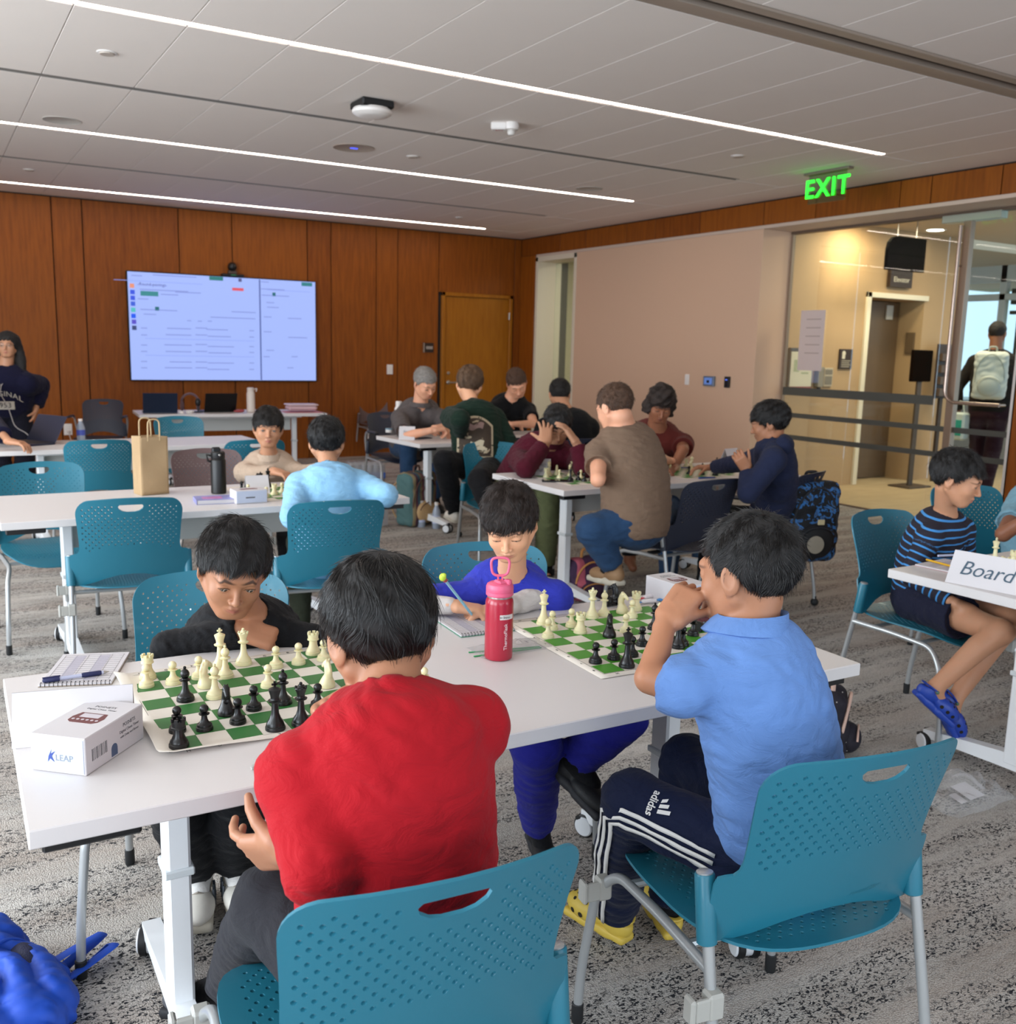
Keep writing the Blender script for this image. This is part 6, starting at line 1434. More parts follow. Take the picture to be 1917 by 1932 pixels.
# boy in navy hoodie
seated('person in navy hoodie with black bowl-cut hair at the end of the tan-tee table', gB, 1.36, (gd(1452, 797, 5.25), -35, 18, 0), (4.14, 3.93, .53), gd(1458, 838, 5.2), -50,
       dict(m=cloth('navy_fleece', '#20263f', .35, .9, .08), off=.020, sleeve=1.9, hem=.10, hood=True, loose=1.1, name='hoodie'), dict(m=C_BLKP), 'brown', H_('low', 'black', 5000, vol=1.08, seed=22, srad=.0007), hq=1, shoes=SHN(),
       arms=dict(L=dict(w=gd(1410, 888, 5.12), e=gd(1412, 930, 5.05), f=(-.5, .1, .6), n=(.6, .6, 0), curl=(40, 50, 30)), R=dict(w=A3(4.10, 4.38, .80), f=(-.7, .5, 0), n=(0, 0, -1))))
# standing woman at left
def sweat_deco(so, d):
    o = d['N']-d['O']-A3(0, 0, .19); n = d['fc']; w_ = mat('print_cream3', '#b8b0a4', .8)
    V, F = textmesh('ORIGINAL', .062, 1.05, arc=2.6); decal(so, o+A3(0, 0, .02), n, (0, 0, 1), V, F, w_, 'chest_lettering', lift=.003)
    V, F = quadgrid(-.085, .085, -.115, -.045, 10, 5); decal(so, o, n, (0, 0, 1), V, F, w_, 'chest_patch', lift=.002)
    V, F = textmesh('1953', .062, 1.05); decal(so, o-A3(0, 0, .080), n, (0, 0, 1), V, F, mat('print_navy', '#14142c', .8), 'chest_lettering', lift=.004)
def glasses(body, d):
    hp, M, s, O = d['hp'], d['Mh'], d['s'], d['O']; g = MB()
    for q in (-1, 1): g.tube([tuple(hp+M@(A3(q*.031+.021*math.cos(a), .098-.012*abs(q*.031+.021*math.cos(a))/.05, -.002+.016*math.sin(a))*s)-O) for a in np.linspace(0, 2*math.pi, 21)], .0012, 6, cap=False)
    g.tube([tuple(hp+M@(A3(-.010, .101, .002)*s)-O), tuple(hp+M@(A3(.010, .101, .002)*s)-O)], .0012, 6)
    for q in (-1, 1): g.tube([tuple(hp+M@(A3(q*.052, .088, .003)*s)-O), tuple(hp+M@(A3(q*.080, -.01, .003)*s)-O)], .0012, 6)
    e = obj('eyeglasses', g, mat('wire_silver', '#8a8480', .3, .7), body, kind='stuff')
    N, fc, rt = d['N'], d['fc'], d['rt']; pts = [N+rt*.05+fc*.04+A3(0, 0, .03), N+fc*.13-A3(0, 0, .10), N+rt*.01+fc*.16-A3(0, 0, .16), N-rt*.05+fc*.17-A3(0, 0, .27), N-rt*.10+fc*.20-A3(0, 0, .45), N-rt*.20+fc*.22-A3(0, 0, .50), N-rt*.24+fc*.22-A3(0, 0, .58)]
    cw = mat('cord_white', '#a8a09c', .5); obj('earphone_cord', MB().tube(bend([tuple(p-O) for p in pts], .08, 5), .0035, 6), cw, body); obj('earphone_cord', MB().tube(bend([tuple(p-O) for p in (N-rt*.05+fc*.04+A3(0, 0, .04), N-rt*.03+fc*.10-A3(0, 0, .04), N+fc*.135-A3(0, 0, .10))], .08, 5), .003, 6), cw, body)
wp = gd(14, 650, 8.35); W0 = A3(wp[0], wp[1]+.02, 0)
person('person with long black hair, glasses and dark printed sweatshirt standing by laptop', 'people standing', 1.66, (wp, 196, 6, 0), W0+A3(-.02, .08, .90), gd(8, 705, 8.40), 196,
       dict(L=dict(w=W0+A3(.20, .05, .86), e=W0+A3(.25, .16, 1.06), f=(-.3, -.2, -.9), n=(-1, 0, 0)), R=dict(w=gz(18, 834, .80)+A3(0, .05, 0), e=W0+A3(-.36, -.12, 1.03), f=(.7, -.5, -.1), n=(0, 0, -1))),
       dict(L=dict(a=W0+A3(.09, .12, .085), t=(0, -1, 0), k=W0+A3(.09, .08, .48)), R=dict(a=W0+A3(-.10, .12, .085), t=(0, -1, 0), k=W0+A3(-.10, .08, .48))),
       dict(m=cloth('midnight_fleece', '#11112a', .35, .9, .1), off=.035, sleeve=1.9, hem=.06, deco=sweat_deco, loose=1.2, wr=.008, name='sweatshirt'), dict(m=cloth('midnight_pants', '#12121e'), off=.02), 'tan', H_('long', 'black', 0, vol=1.0, seed=25), adult=True, hq=1, shoes=SHN(), extra_fn=glasses)
# person with white backpack in the hallway
hp_ = gd(1882, 628, 10.3); W0 = A3(hp_[0], hp_[1], 0)
hb = person('person with white backpack walking away in the hallway beyond the glass door', 'people standing', 1.84, (hp_, 70, 4, 0), W0+A3(0, 0, 1.0), A3(hp_[0], hp_[1], 1.56), 62,
       dict(L=dict(w=W0+A3(-.10, .30, .92), f=(.2, 0, -1), n=(0, -1, 0)), R=dict(w=W0+A3(.10, -.30, .92), f=(.2, 0, -1), n=(0, 1, 0))),
       dict(L=dict(a=W0+A3(.10, .12, .09), t=(.8, .5, 0)), R=dict(a=W0+A3(-.08, -.10, .09), t=(.8, .5, 0))),
       dict(m=cloth('dark_jacket', '#1a1614'), off=.02, sleeve=1.9, hem=.04), dict(m=cloth('maroon_pants', '#2c1420'), off=.014), 'deep', H_('short', 'black', 0), adult=True, shoes=SHN())

for ch_ in (CHAIRS[0], CHAIRS[1]):
    bk = [o for o in ch_.children if o.name.startswith('backrest')][0]; V, F = textmesh('HermanMiller', .0135, 1.0)
    decal(bk, (.075, -.235, .522), (0, -1, 0), (0, 0, 1), V, F, mat('emboss_teal', '#2a7c90', .35), 'embossed_lettering', lift=.0008)
# ================================================================== CHESS
M_IVORY = mat('ivory_plastic', '#ddd2a6', .38, sss=.15, coat=.1); M_EBONY = mat('black_chess_plastic', '#0b0b0c', .32)
def lathe_from(pts, n=20): return MB().lathe([(max(r, .0004), z) for r, z in pts], n)
def fillet(p):   # densify
    return p
BASEP = lambda r: [(r, 0), (r, .004), (r*.97, .0065), (r*.90, .0075), (r*.90, .009), (r*.86, .012)]
PM = {}
b_ = .0165; PM['pawn'] = lathe_from(BASEP(b_)+[(b_*.70, .0135), (b_*.50, .0165), (b_*.37, .022), (b_*.31, .030), (b_*.62, .0315), (b_*.64, .033), (b_*.34, .0345)]+[(.0088*math.sin(a), .0425-.0088*math.cos(a)) for a in np.linspace(.35, math.pi, 9)])
b_ = .0185; rk = lathe_from(BASEP(b_)+[(b_*.72, .015), (b_*.55, .023), (b_*.50, .034), (b_*.74, .036), (b_*.74, .0385), (b_*.66, .040), (b_*.70, .048), (b_*.70, .0500), (b_*.50, .0500), (b_*.48, .046), (.0004, .046)])
for k in range(6):
    a = k*math.pi/3; rk.box((b_*.50, -.0035, .049), (b_*.72, .0035, .0555), Rz(a))
PM['rook'] = rk
b_ = .0185; bs = lathe_from(BASEP(b_)+[(b_*.74, .014), (b_*.52, .018), (b_*.37, .026), (b_*.29, .042), (b_*.62, .044), (b_*.64, .0455), (b_*.40, .047), (b_*.38, .049)]+[(.0098*math.sin(a)*(1 if a < 1.6 else 1-.22*(a-1.6)), .0585-.0108*math.cos(a)) for a in np.linspace(.5, 2.75, 8)]+[(.0028, .069)]+[(.0034*math.sin(a), .0715-.0032*math.cos(a)) for a in np.linspace(.5, math.pi, 5)])
PM['bishop'] = bs
b_ = .0192; qn = lathe_from(BASEP(b_)+[(b_*.78, .015), (b_*.56, .021), (b_*.38, .031), (b_*.30, .050), (b_*.62, .053), (b_*.66, .055), (b_*.44, .057), (b_*.40, .059), (b_*.42, .064), (b_*.64, .0755), (b_*.60, .0775), (b_*.42, .0765), (b_*.36, .079), (.004, .081), (.0035, .083)]+[(.0034*math.sin(a), .085-.0032*math.cos(a)) for a in np.linspace(.6, math.pi, 5)])
for k in range(8): qn.ell((b_*.56*math.cos(k*.785), b_*.56*math.sin(k*.785), .0775), (.0026, .0026, .0022), nu=8, nv=5)
PM['queen'] = qn
b_ = .0197; kg = lathe_from(BASEP(b_)+[(b_*.80, .016), (b_*.58, .022), (b_*.39, .033), (b_*.31, .054), (b_*.64, .057), (b_*.68, .059), (b_*.46, .061), (b_*.42, .063), (b_*.44, .068), (b_*.62, .080), (b_*.62, .0815), (b_*.40, .084), (.004, .086), (.003, .0865)])
kg.box((-.0022, -.0018, .085), (.0022, .0018, .0975), bev=.0006).box((-.0060, -.0018, .0895), (.0060, .0018, .0935), bev=.0006); PM['king'] = kg
def knight_mesh():
    F_ = Field(); E = np.eye(3)
    F_.cap((0, 0, .004), (0, 0, .0045), .0180, k=0).cap((0, 0, .010), (0, 0, .011), .0138, k=.003).cap((0, 0, .014), (0, 0, .018), .0105, k=.004)
    F_.chain([(0, -.004, .018), (0, -.006, .032), (0, -.003, .046), (0, .001, .054)], [.0095, .0088, .0080, .0062], k=.006)
    F_.chain([(0, .001, .054), (0, .0095, .0495), (0, .0155, .0440)], [.0068, .0056, .0042], k=.004)   # muzzle
    F_.chain([(0, -.012, .026), (0, -.0125, .040), (0, -.007, .054), (0, -.001, .0605)], [.0032, .0035, .0032, .0022], k=.002)   # mane
    for q in (-1, 1): F_.cap((q*.003, -.002, .057), (q*.0038, -.003, .0640), .0022, .0008, k=.002)
    for q in (-1, 1): F_.ell((q*.0065, .005, .0525), (.002, .002, .0018), E, k=.001, mode='s')
    F_.cap((0, .0065, .030), (0, .011, .038), .0045, .0030, k=.003, mode='s')
    F_.plane((0, 0, 0), (0, 0, -1), k=0)
    V, Q = mesh_field(F_, .0013); return npmesh('knight', V, Q)
ME = {k: v.mesh(k) for k, v in PM.items()}; ME['knight'] = knight_mesh()
KH = dict(pawn=1, rook=1, bishop=1, queen=1, king=1, knight=1)
def board(name, lab, x, y, rz, z=.7355, green='#3c7a3a', lab_marks=True, hi=True, size=.508, roll=0):
    """roll-up board; x, y = centre"""
    t = thing(name, lab, 'chessboard', (x, y, z), rz, 'green and white roll-up chessboards'); s = .05715; h = size/2
    mb = MB(); n = 18
    if hi:
        def fn(u, v):
            a, b = (u-.5)*size, (v-.5)*size; e = max(abs(a), abs(b))/h; zz = .0006
            if roll: zz += roll*max(0, -(a)/h-.88)*.06*(1+math.sin(v*9))*.9+roll*max(0, -(b)/h-.90)*.05*(1+math.sin(u*7+1))
            return (a, b, .0018+zz)
        mb.grid(fn, n, n); m0 = mb.mesh('mat_sheet'); o = obj('mat_sheet', m0, mat('board_vinyl', '#e0d8cc', .5), t)
        mo = o.modifiers.new('s', 'SOLIDIFY'); mo.thickness = .0014
    else: obj('mat_sheet', MB().box((-h, -h, 0), (h, h, .002), bev=.0008), mat('board_vinyl', '#e0d8cc', .5), t, smooth=False)
    zt = .0027; g = mat('green_'+green[1:], green, .5)
    for i in range(8):
        for j in range(8):
            if (i+j) % 2 == 0:
                if 'sq' not in PM: PM['sq'] = MB().box((0, 0, 0), (s, s, .0004)).mesh('green_square', False)
                part('green_square', PM['sq'], g, t, ((i-4)*s, (j-4)*s, zt))
    if hi:
        fr_ = MB(); e = 4*s+.0035; w = .0007
        for (x0, y0, x1, y1) in ((-e, -e, e, -e+w), (-e, e-w, e, e), (-e, -e, -e+w, e), (e-w, -e, e, e)): fr_.box((x0, y0, zt), (x1, y1, zt+.0003))
        obj('border_line', fr_, mat('board_ink', '#4a4a46', .6), t, smooth=False)
        ink = mat('board_ink', '#4a4a46', .6)
        if lab_marks:
            for i in range(8):
                text('hgfedcba'[i].upper(), .012, ink, t, ((i-3.5)*s, -4*s-.0115, zt+.0002), (0, 0, R_(180)), .00015, name='coordinate')
                text('87654321'[i], .012, ink, t, (-4*s-.0115, (i-3.5)*s, zt+.0002), (0, 0, R_(180)), .00015, name='coordinate')
                text('hgfedcba'[i].upper(), .012, ink, t, ((i-3.5)*s, 4*s+.0115, zt+.0002), (0, 0, 0), .00015, name='coordinate')
    return t
ALLP = []
def piece(kind, white, x, y, z=.7388, rz=0, lying=False):
    o = bpy.data.objects.new('chess_'+kind, ME[kind]); COL.objects.link(o); m = M_IVORY if white else M_EBONY
    if not ME[kind].materials: ME[kind].materials.append(m)
    o.material_slots[0].link = 'OBJECT'; o.material_slots[0].material = m
    o.location = (x, y, z); o.rotation_euler = (R_(90) if lying else 0, 0, rz)
    if lying: o.location.z = z+.012
    o['category'] = 'chess piece'; ALLP.append((o, kind, white)); return o
def screen_x(p):
    d = np.array(p)-CAM; return (d@CR)/(d@CF)
def label_set(start, where, grp):
    by = {}
    for o, k, w in ALLP[start:]: by.setdefault((k, w), []).append(o)
    for (k, w), L in by.items():
        L.sort(key=lambda o: screen_x(o.location)); c = ('ivory' if w else 'black')
        for i, o in enumerate(L):
            if len(L) == 1: o['label'] = '%s chess %s %s' % (c, k, where)
            else: o['label'] = '%s of the %s chess %ss %s' % (ORD[i], c, k, where)
            o['group'] = 'chess pieces '+grp
# --- the two boards on the front table (piece feet read from the photo, set on the table plane)
B1 = (.3465, 1.7488, -.005789); B2 = (1.3256, 1.7353, -.055278)
def bcentre(B):
    c, s = math.cos(B[2]), math.sin(B[2]); k = 4*.05715; return B[0]+k*c-k*s, B[1]+k*s+k*c
x, y = bcentre(B1); board('chessboard', 'green and white roll-up chessboard between boys in black and red', x, y, B1[2], green='#2f6f34', roll=1)
x, y = bcentre(B2); board('chessboard', 'bright green chessboard before the boy in light blue polo', x, y, B2[2], green='#3f8c1e')
def z1(px, py): return 230+px/4.564, 1150+py/4.564
def z2(px, py): return 960+px/4.564, 1080+py/4.564
def put(kind, white, zz, px, py, rz=0, lying=False):
    r = PM and {'pawn': .0165, 'rook': .0185, 'bishop': .0185, 'queen': .0192, 'king': .0197, 'knight': .018}[kind]
    u, v = zz(px, py); p = gz(u, v, .739); f = unit(np.array([p[0], p[1], 0])); p = p+f*r*.85   # the pixel is the front rim of the base
    piece(kind, white, float(p[0]), float(p[1]), rz=rz, lying=lying)
n0 = len(ALLP)
for a in (('rook', 1, 225, 610), ('pawn', 1, 213, 680), ('pawn', 1, 442, 655), ('pawn', 1, 665, 607), ('king', 1, 850, 530), ('bishop', 1, 893, 600), ('bishop', 1, 803, 778), ('queen', 1, 1050, 488), ('pawn', 1, 1328, 512), ('pawn', 1, 1522, 482), ('rook', 1, 1648, 398), ('pawn', 1, 1738, 450), ('pawn', 1, 1260, 683),
          ('bishop', 0, 550, 802), ('pawn', 0, 480, 1072), ('rook', 0, 493, 1205), ('pawn', 0, 713, 1055), ('pawn', 0, 1000, 996), ('pawn', 0, 1138, 878), ('king', 0, 1322, 1055), ('bishop', 0, 1390, 830), ('queen', 0, 1545, 1015), ('pawn', 0, 1688, 858), ('pawn', 0, 1795, 290)):
    put(a[0], a[1], z1, a[2], a[3])
put('knight', 1, z1, 725, 685, R_(-65)); put('knight', 1, z1, 1768, 683, R_(10)); put('knight', 0, z1, 903, 925, R_(170))
put('pawn', 1, lambda a, b: (a, b), 800, 1305)
label_set(n0, 'on the chessboard of the boy in red', 'on the near-left board')
n0 = len(ALLP)
for a in (('king', 1, 297, 458), ('pawn', 1, 372, 500), ('pawn', 1, 337, 572), ('pawn', 1, 537, 478), ('rook', 1, 615, 532), ('queen', 1, 715, 402), ('bishop', 1, 818, 382), ('rook', 1, 1093, 335), ('pawn', 1, 1060, 397), ('pawn', 1, 1005, 527), ('pawn', 1, 1300, 420),
          ('bishop', 0, 1250, 500), ('king', 0, 1015, 828), ('pawn', 0, 1060, 732), ('pawn', 0, 745, 790), ('pawn', 0, 903, 760), ('queen', 0, 1455, 660), ('pawn', 0, 1497, 640), ('pawn', 0, 1585, 552), ('pawn', 0, 1145, 640), ('pawn', 0, 1395, 610)):
    put(a[0], a[1], z2, a[2], a[3])
put('knight', 1, z2, 977, 362, R_(200)); put('knight', 0, z2, 865, 567, R_(150)); put('knight', 0, z2, 900, 280, R_(30)); put('knight', 1, z2, 1812, 500, R_(90)); put('pawn', 0, z2, 840, 292, R_(60), True); put('pawn', 0, z2, 1620, 520, R_(100), True)
label_set(n0, 'on the chessboard of the polo boy', 'on the near-right board')
# --- smaller boards farther away
def far_set(where, grp, lab, cx, cy, rz, cells):
    n0 = len(ALLP); board('chessboard', lab, cx, cy, rz, hi=False, green='#4a8a3c'); s = .05715; c, sn = math.cos(rz), math.sin(rz)
    for k, w, i, j in cells:
        lx, ly = (i-3.5)*s, (j-3.5)*s; piece(dict(p='pawn', r='rook', b='bishop', q='queen', k='king', n='knight')[k], w, cx+lx*c-ly*sn, cy+lx*sn+ly*c, rz=random.uniform(-1, 1))
    label_set(n0, where, grp)
far_set('before the child in pale blue', 'on the paper bag table', 'small-looking chessboard between the cream and pale blue boys', 1.55, 4.76, 0,
        [('p', 1, 1, 1), ('p', 1, 0, 3), ('r', 1, 2, 2), ('b', 1, 4, 1), ('p', 1, 5, 2), ('k', 1, 5, 0), ('q', 0, 2, 6), ('k', 0, 3, 7), ('p', 0, 0, 5), ('p', 0, 1, 6), ('b', 0, 2, 7), ('p', 0, 5, 5), ('r', 0, 6, 7), ('p', 1, 3, 3)])
far_set('before the grey-haired man', 'on the tumbler table', 'chessboard between the grey-haired man and green hoodie', 3.98, 7.17, R_(3),
        [('k', 1, 0, 2), ('p', 1, 1, 1), ('r', 1, 0, 4), ('q', 1, 3, 2), ('b', 1, 2, 1), ('p', 1, 4, 1), ('p', 1, 5, 3), ('r', 0, 4, 5), ('k', 0, 3, 6), ('p', 0, 5, 6), ('p', 0, 1, 5), ('b', 0, 6, 6), ('p', 1, 2, 3)])
far_set('before the man in maroon', 'on the maroon and tan table end', 'chessboard between maroon jacket and tan tee', 3.33, 4.66, 0,
        [('k', 1, 1, 6), ('q', 1, 4, 6), ('b', 1, 3, 5), ('r', 1, 0, 5), ('p', 1, 1, 4), ('p', 1, 3, 3), ('p', 1, 5, 5), ('p', 1, 6, 4), ('n', 1, 2, 6), ('r', 1, 5, 7), ('p', 0, 2, 2), ('p', 0, 4, 2), ('n', 0, 3, 1), ('k', 0, 5, 1), ('b', 0, 1, 2), ('p', 0, 6, 2), ('p', 0, 2, 1)])
far_set('before the curly-haired man', 'on the curly man side board', 'chessboard in front of the curly-haired man in rust tee', 4.16, 4.64, 0,
        [('k', 1, 2, 6), ('p', 1, 3, 5), ('p', 1, 4, 6), ('q', 1, 5, 5), ('b', 1, 3, 3), ('r', 1, 6, 7), ('p', 1, 5, 3), ('p', 1, 1, 4), ('n', 1, 4, 4), ('p', 0, 5, 1), ('k', 0, 6, 2), ('r', 0, 4, 0), ('p', 0, 6, 1), ('b', 0, 3, 1), ('p', 0, 2, 2), ('q', 0, 7, 2)])
n0 = len(ALLP)
for k, w, px, py, ly in (('king', 1, 1876, 1058, 0), ('pawn', 1, 1890, 1059, 1), ('rook', 1, 1911, 1062, 0), ('pawn', 1, 1903, 1060, 1)):
    p = gz(px, py+3, .737); piece(k, w, float(p[0]), float(p[1]), .735, lying=bool(ly))
label_set(n0, 'behind the Board sign', 'on the right table')
# ================================================================== THINGS ON THE TABLES AND FLOOR
T_ = .7355
def gp(px, py, z=T_): p = gz(px, py, z); return float(p[0]), float(p[1]), float(p[2])
M_CARD = mat('white_card', '#cfcbcd', .55); M_PAPER = mat('paper_white', '#cdc9cc', .7); M_INK = mat('ink_grey', '#5a5a5e', .6); M_INKB = mat('ink_blue', '#3a5a9a', .6)
M_WIRE = mat('black_wire', '#2a2a2e', .4, .5)
# --- chess clock box, near left
A_, B_, C__ = (np.array(gp(*q)) for q in ((60, 1452), (163, 1465), (257, 1402)))
fx = unit((B_-A_)*np.array([1, 1, 0])); L1 = float(np.linalg.norm(B_-A_)); dy = C__-B_; sy = unit(np.array([-fx[1], fx[0], 0])); L2 = .175; hz = .068
ang = math.atan2(fx[1], fx[0])
def clock_box(lab, loc, rz, w, d, h, full=True):
    t = thing('clock_box', lab, 'box', loc, rz)
    obj('sleeve', MB().box((0, 0, 0), (w, d, h), bev=.0015), M_CARD, t, smooth=False)
    obj('drawer_front', MB().box((.003, -.0012, .003), (w-.003, .001, h-.003), bev=.0006), mat('box_bluewhite', '#bcc4d6', .5), t, smooth=False)
    M_MAR = mat('clock_print', '#6a3434', .5)
    if full:
        pl = [(w*.22, d*.40), (w*.30, d*.36), (w*.70, d*.36), (w*.78, d*.40), (w*.80, d*.50), (w*.74, d*.62), (w*.26, d*.62), (w*.20, d*.50)]
        pr = obj('printed_clock', MB().prism(pl, h, h+.0003), M_MAR, t, smooth=False)
        obj('printed_screen', MB().box((w*.32, d*.50, h+.0003), (w*.68, d*.60, h+.0005)), mat('print_pale', '#c9c2c8', .5), pr, smooth=False)
        for k in range(6): obj('printed_button', MB().lathe([(.003, h+.0003), (.003, h+.0006)], 10, c=(w*(.28+.088*k), d*.44, 0)), mat('print_pale', '#c9c2c8', .5), pr)
        text('POSNETS', .0105, M_INK, t, (w*.5, d*.80, h+.0002), (0, 0, 0), .0001); text('Digital Chess Timer', .0075, M_INK, t, (w*.5, d*.73, h+.0002), (0, 0, 0), .0001)
        text('LEAP', .016, mat('logo_grey', '#8a909c', .5), t, (w*.62, -.0016, h*.42), (R_(90), 0, 0), .0001)
        obj('bird_logo', MB().prism([(0, 0), (.006, .012), (.004, .004), (.013, .010), (.006, 0), (.011, -.010), (.003, -.004), (-.002, -.011)], 0, .0003, Tr(w*.34, -.0016, h*.45) @ Rx(R_(90))), mat('logo_blue', '#3a4f9a', .5), t, smooth=False)
        for k in range(11):
            ww_ = .0012 if k % 3 else .0024; obj('bar', MB().box((w, .018+k*.0042, .020), (w+.0003, .018+k*.0042+ww_, .042)), M_INK, t, smooth=False)
        text('POSNETS', .0095, M_INK, t, (w+.0003, d*.74, h*.74), (R_(90), 0, R_(90)), .0001); text('Digital Chess Timer', .0075, M_INK, t, (w+.0003, d*.74, h*.58), (R_(90), 0, R_(90)), .0001); text('with Delay and Bonus', .0065, M_INK, t, (w+.0003, d*.74, h*.44), (R_(90), 0, R_(90)), .0001)
        th = [(-.009, 0), (.009, 0)]+[(.009*math.cos(a), .014+.009*math.sin(a)) for a in np.linspace(0, math.pi, 8)]
        obj('thumb_notch', MB().prism(th, 0, .0004, Tr(w, d*.47, .004) @ Rz(R_(90)) @ Rx(R_(90))), mat('notch_blue', '#4a5a78', .5), t, smooth=False)
    else:
        obj('printed_clock', MB().prism([(w*.25, d*.35), (w*.75, d*.35), (w*.8, d*.5), (w*.7, d*.65), (w*.3, d*.65), (w*.2, d*.5)], h, h+.0004), M_MAR, t, smooth=False)
        obj('printed_text', MB().box((w*.3, -.0016, h*.4), (w*.6, -.0011, h*.5)), M_INK, t, smooth=False)
    return t
clock_box('white chess clock box with blue bird logo at table corner', (A_[0], A_[1], T_), ang, L1, L2, hz)
# folded blank name card behind it
P0, P1 = np.array(gp(22, 1413)), np.array(gp(252, 1392)); v = P1-P0; W_ = float(np.linalg.norm(v[:2])); a_ = math.atan2(v[1], v[0])
t = thing('name_card', 'large blank folded white card standing behind the clock box', 'card', (P0[0], P0[1], T_), a_)
obj('front_leaf', MB().add([(0, 0, 0), (W_, 0, 0), (W_, .035, .095), (0, .035, .095), (0, .0012, 0), (W_, .0012, 0), (W_, .0362, .095), (0, .0362, .095)], [(0, 1, 2, 3), (7, 6, 5, 4), (0, 4, 5, 1), (2, 6, 7, 3), (1, 5, 6, 2), (0, 3, 7, 4)]), M_CARD, t, smooth=False)
obj('back_leaf', MB().add([(0, .073, 0), (W_, .073, 0), (W_, .0362, .095), (0, .0362, .095), (0, .0718, 0), (W_, .0718, 0), (W_, .035, .095), (0, .035, .095)], [(3, 2, 1, 0), (4, 5, 6, 7), (0, 1, 5, 4), (1, 2, 6, 5), (0, 4, 7, 3), (2, 3, 7, 6)]), M_CARD, t, smooth=False)
def notebook(lab, loc, rz, w, h, th=.006, coil='y0', cover='#9a8a78', cols=5, pen=None):
    t = thing('score_notebook', lab, 'notebook', loc, rz)
    obj('cover', MB().box((-w/2-.001, -h/2-.001, 0), (w/2+.001, h/2+.001, .0015), bev=.0005), mat('nb_cover_'+cover[1:], cover, .6), t, smooth=False)
    obj('pages', MB().box((-w/2, -h/2, .0015), (w/2, h/2, th), bev=.0008), M_PAPER, t, smooth=False)
    for k in range(2): obj('shaded_column', MB().box((-w/2+w*(.22+.36*k), -h/2+.02, th), (-w/2+w*(.38+.36*k), h/2-.02, th+.0002)), mat('print_shade', '#b4b0bc', .7), t, smooth=False)
    mb = MB()
    for k in range(cols+1): mb.box((-w/2+.01+(w-.02)*k/cols-.0002, -h/2+.015, th), (-w/2+.01+(w-.02)*k/cols+.0002, h/2-.012, th+.0003))
    for k in range(14): mb.box((-w/2+.01, -h/2+.015+(h-.03)*k/13-.0002, th), (w/2-.01, -h/2+.015+(h-.03)*k/13+.0002, th+.0003))
    obj('ruling', mb, M_INK, t, smooth=False, kind='stuff')
    n = int(w/.0085)
    for k in range(n):
        x = -w/2+w*(k+.5)/n; R1 = .0055; obj('ring', MB().tube([(x, -h/2+.004+R1*math.sin(a)*-1, th/2+R1*math.cos(a)+.001) for a in np.linspace(-2.4, 2.4, 9)], .0007, 5), M_WIRE, t)
    return t
c4 = [np.array(gp(*q)) for q in ((52, 1300), (190, 1297), (253, 1238), (150, 1228))]; c = sum(c4)/4; d_ = c4[1]-c4[0]
notebook('spiral score notebook with blue pen, at the left table corner', (c[0], c[1], T_), math.atan2(d_[1], d_[0])+.06, .15, .215)
a, b = np.array(gp(80, 1286, .746)), np.array(gp(206, 1268, .746)); d_ = unit(b-a); L = np.linalg.norm(b-a)
t = thing('ballpoint_pen', 'dark blue ballpoint pen lying on the spiral notebook', 'pen', (a[0], a[1], .7475), math.atan2(d_[1], d_[0]))
obj('barrel', MB().tube([(.03, 0, 0), (L-.012, 0, 0)], .0042, 12), mat('pen_clear', '#b8bcd4', .15), t); obj('grip', MB().tube([(L*.58, 0, 0), (L*.64, 0, 0), (L*.85, 0, 0), (L*.88, 0, 0)], [.0048, .0058, .0056, .0046], 12), mat('pen_navy', '#1e2450', .4), t)
obj('cap', MB().tube([(-.0, 0, 0), (.004, 0, 0), (.034, 0, 0)], [.003, .0055, .0055], 12).box((.0, -.001, .005), (.036, .001, .0075)), mat('pen_navy', '#1e2450', .4), t); obj('tip', MB().tube([(L-.012, 0, 0), (L, 0, 0)], [.004, .0008], 10), M_STEEL, t)
# marker / spoon-like pen near red shirt
a, b = np.array(gp(474, 1450, .741)), np.array(gp(545, 1424, .741)); d_ = unit(b-a)
t = thing('grey_stylus', 'translucent grey capped stick on table beside red sleeve', 'stylus', (a[0], a[1], .7415), math.atan2(d_[1], d_[0])); obj('shaft', MB().tube([(0, 0, 0), (.006, 0, 0), (.02, 0, 0), (.10, 0, 0)], [.003, .0058, .0055, .0055], 14), mat('stylus_grey', '#a9a7a2', .2), t); obj('cap', MB().tube([(.10, 0, 0), (.135, 0, 0)], .0062, 14), mat('stylus_grey2', '#8f8d8a', .3), t)
# second notebook by the writing boy, and small plastic bag
c = gp(892, 1178); notebook('spiral score notebook the boy in blue tee is writing on', (c[0], c[1], T_), R_(-4), .16, .20, cover='#4f9a7a')
def film(name, lab, cx, cy, z, w, d, hgt, seed, m, cat='bag', extra=None):
    t = thing(name, lab, cat, (cx, cy, z)); rg = np.random.default_rng(seed); ks = [(rg.normal(size=2)*rg.uniform(20, 60)/max(w, d)*.2, rg.uniform(0, 6)) for _ in range(8)]
    def fn(u, v):
        x, y = (u-.5)*w, (v-.5)*d; e = max(0, 1-abs(2*u-1)**3)*max(0, 1-abs(2*v-1)**3)
        zz = hgt*e*(.35+.65*abs(sum(math.sin(x*k[0]+y*k[1]+p+2*math.sin(x*k[1]*.7)) for k, p in ks)/4)); return (x+.02*w*math.sin(v*13+seed), y+.02*d*math.sin(u*11), .001+zz)
    obj('film', MB().grid(fn, 34, 34), m, t, angle=180); return t
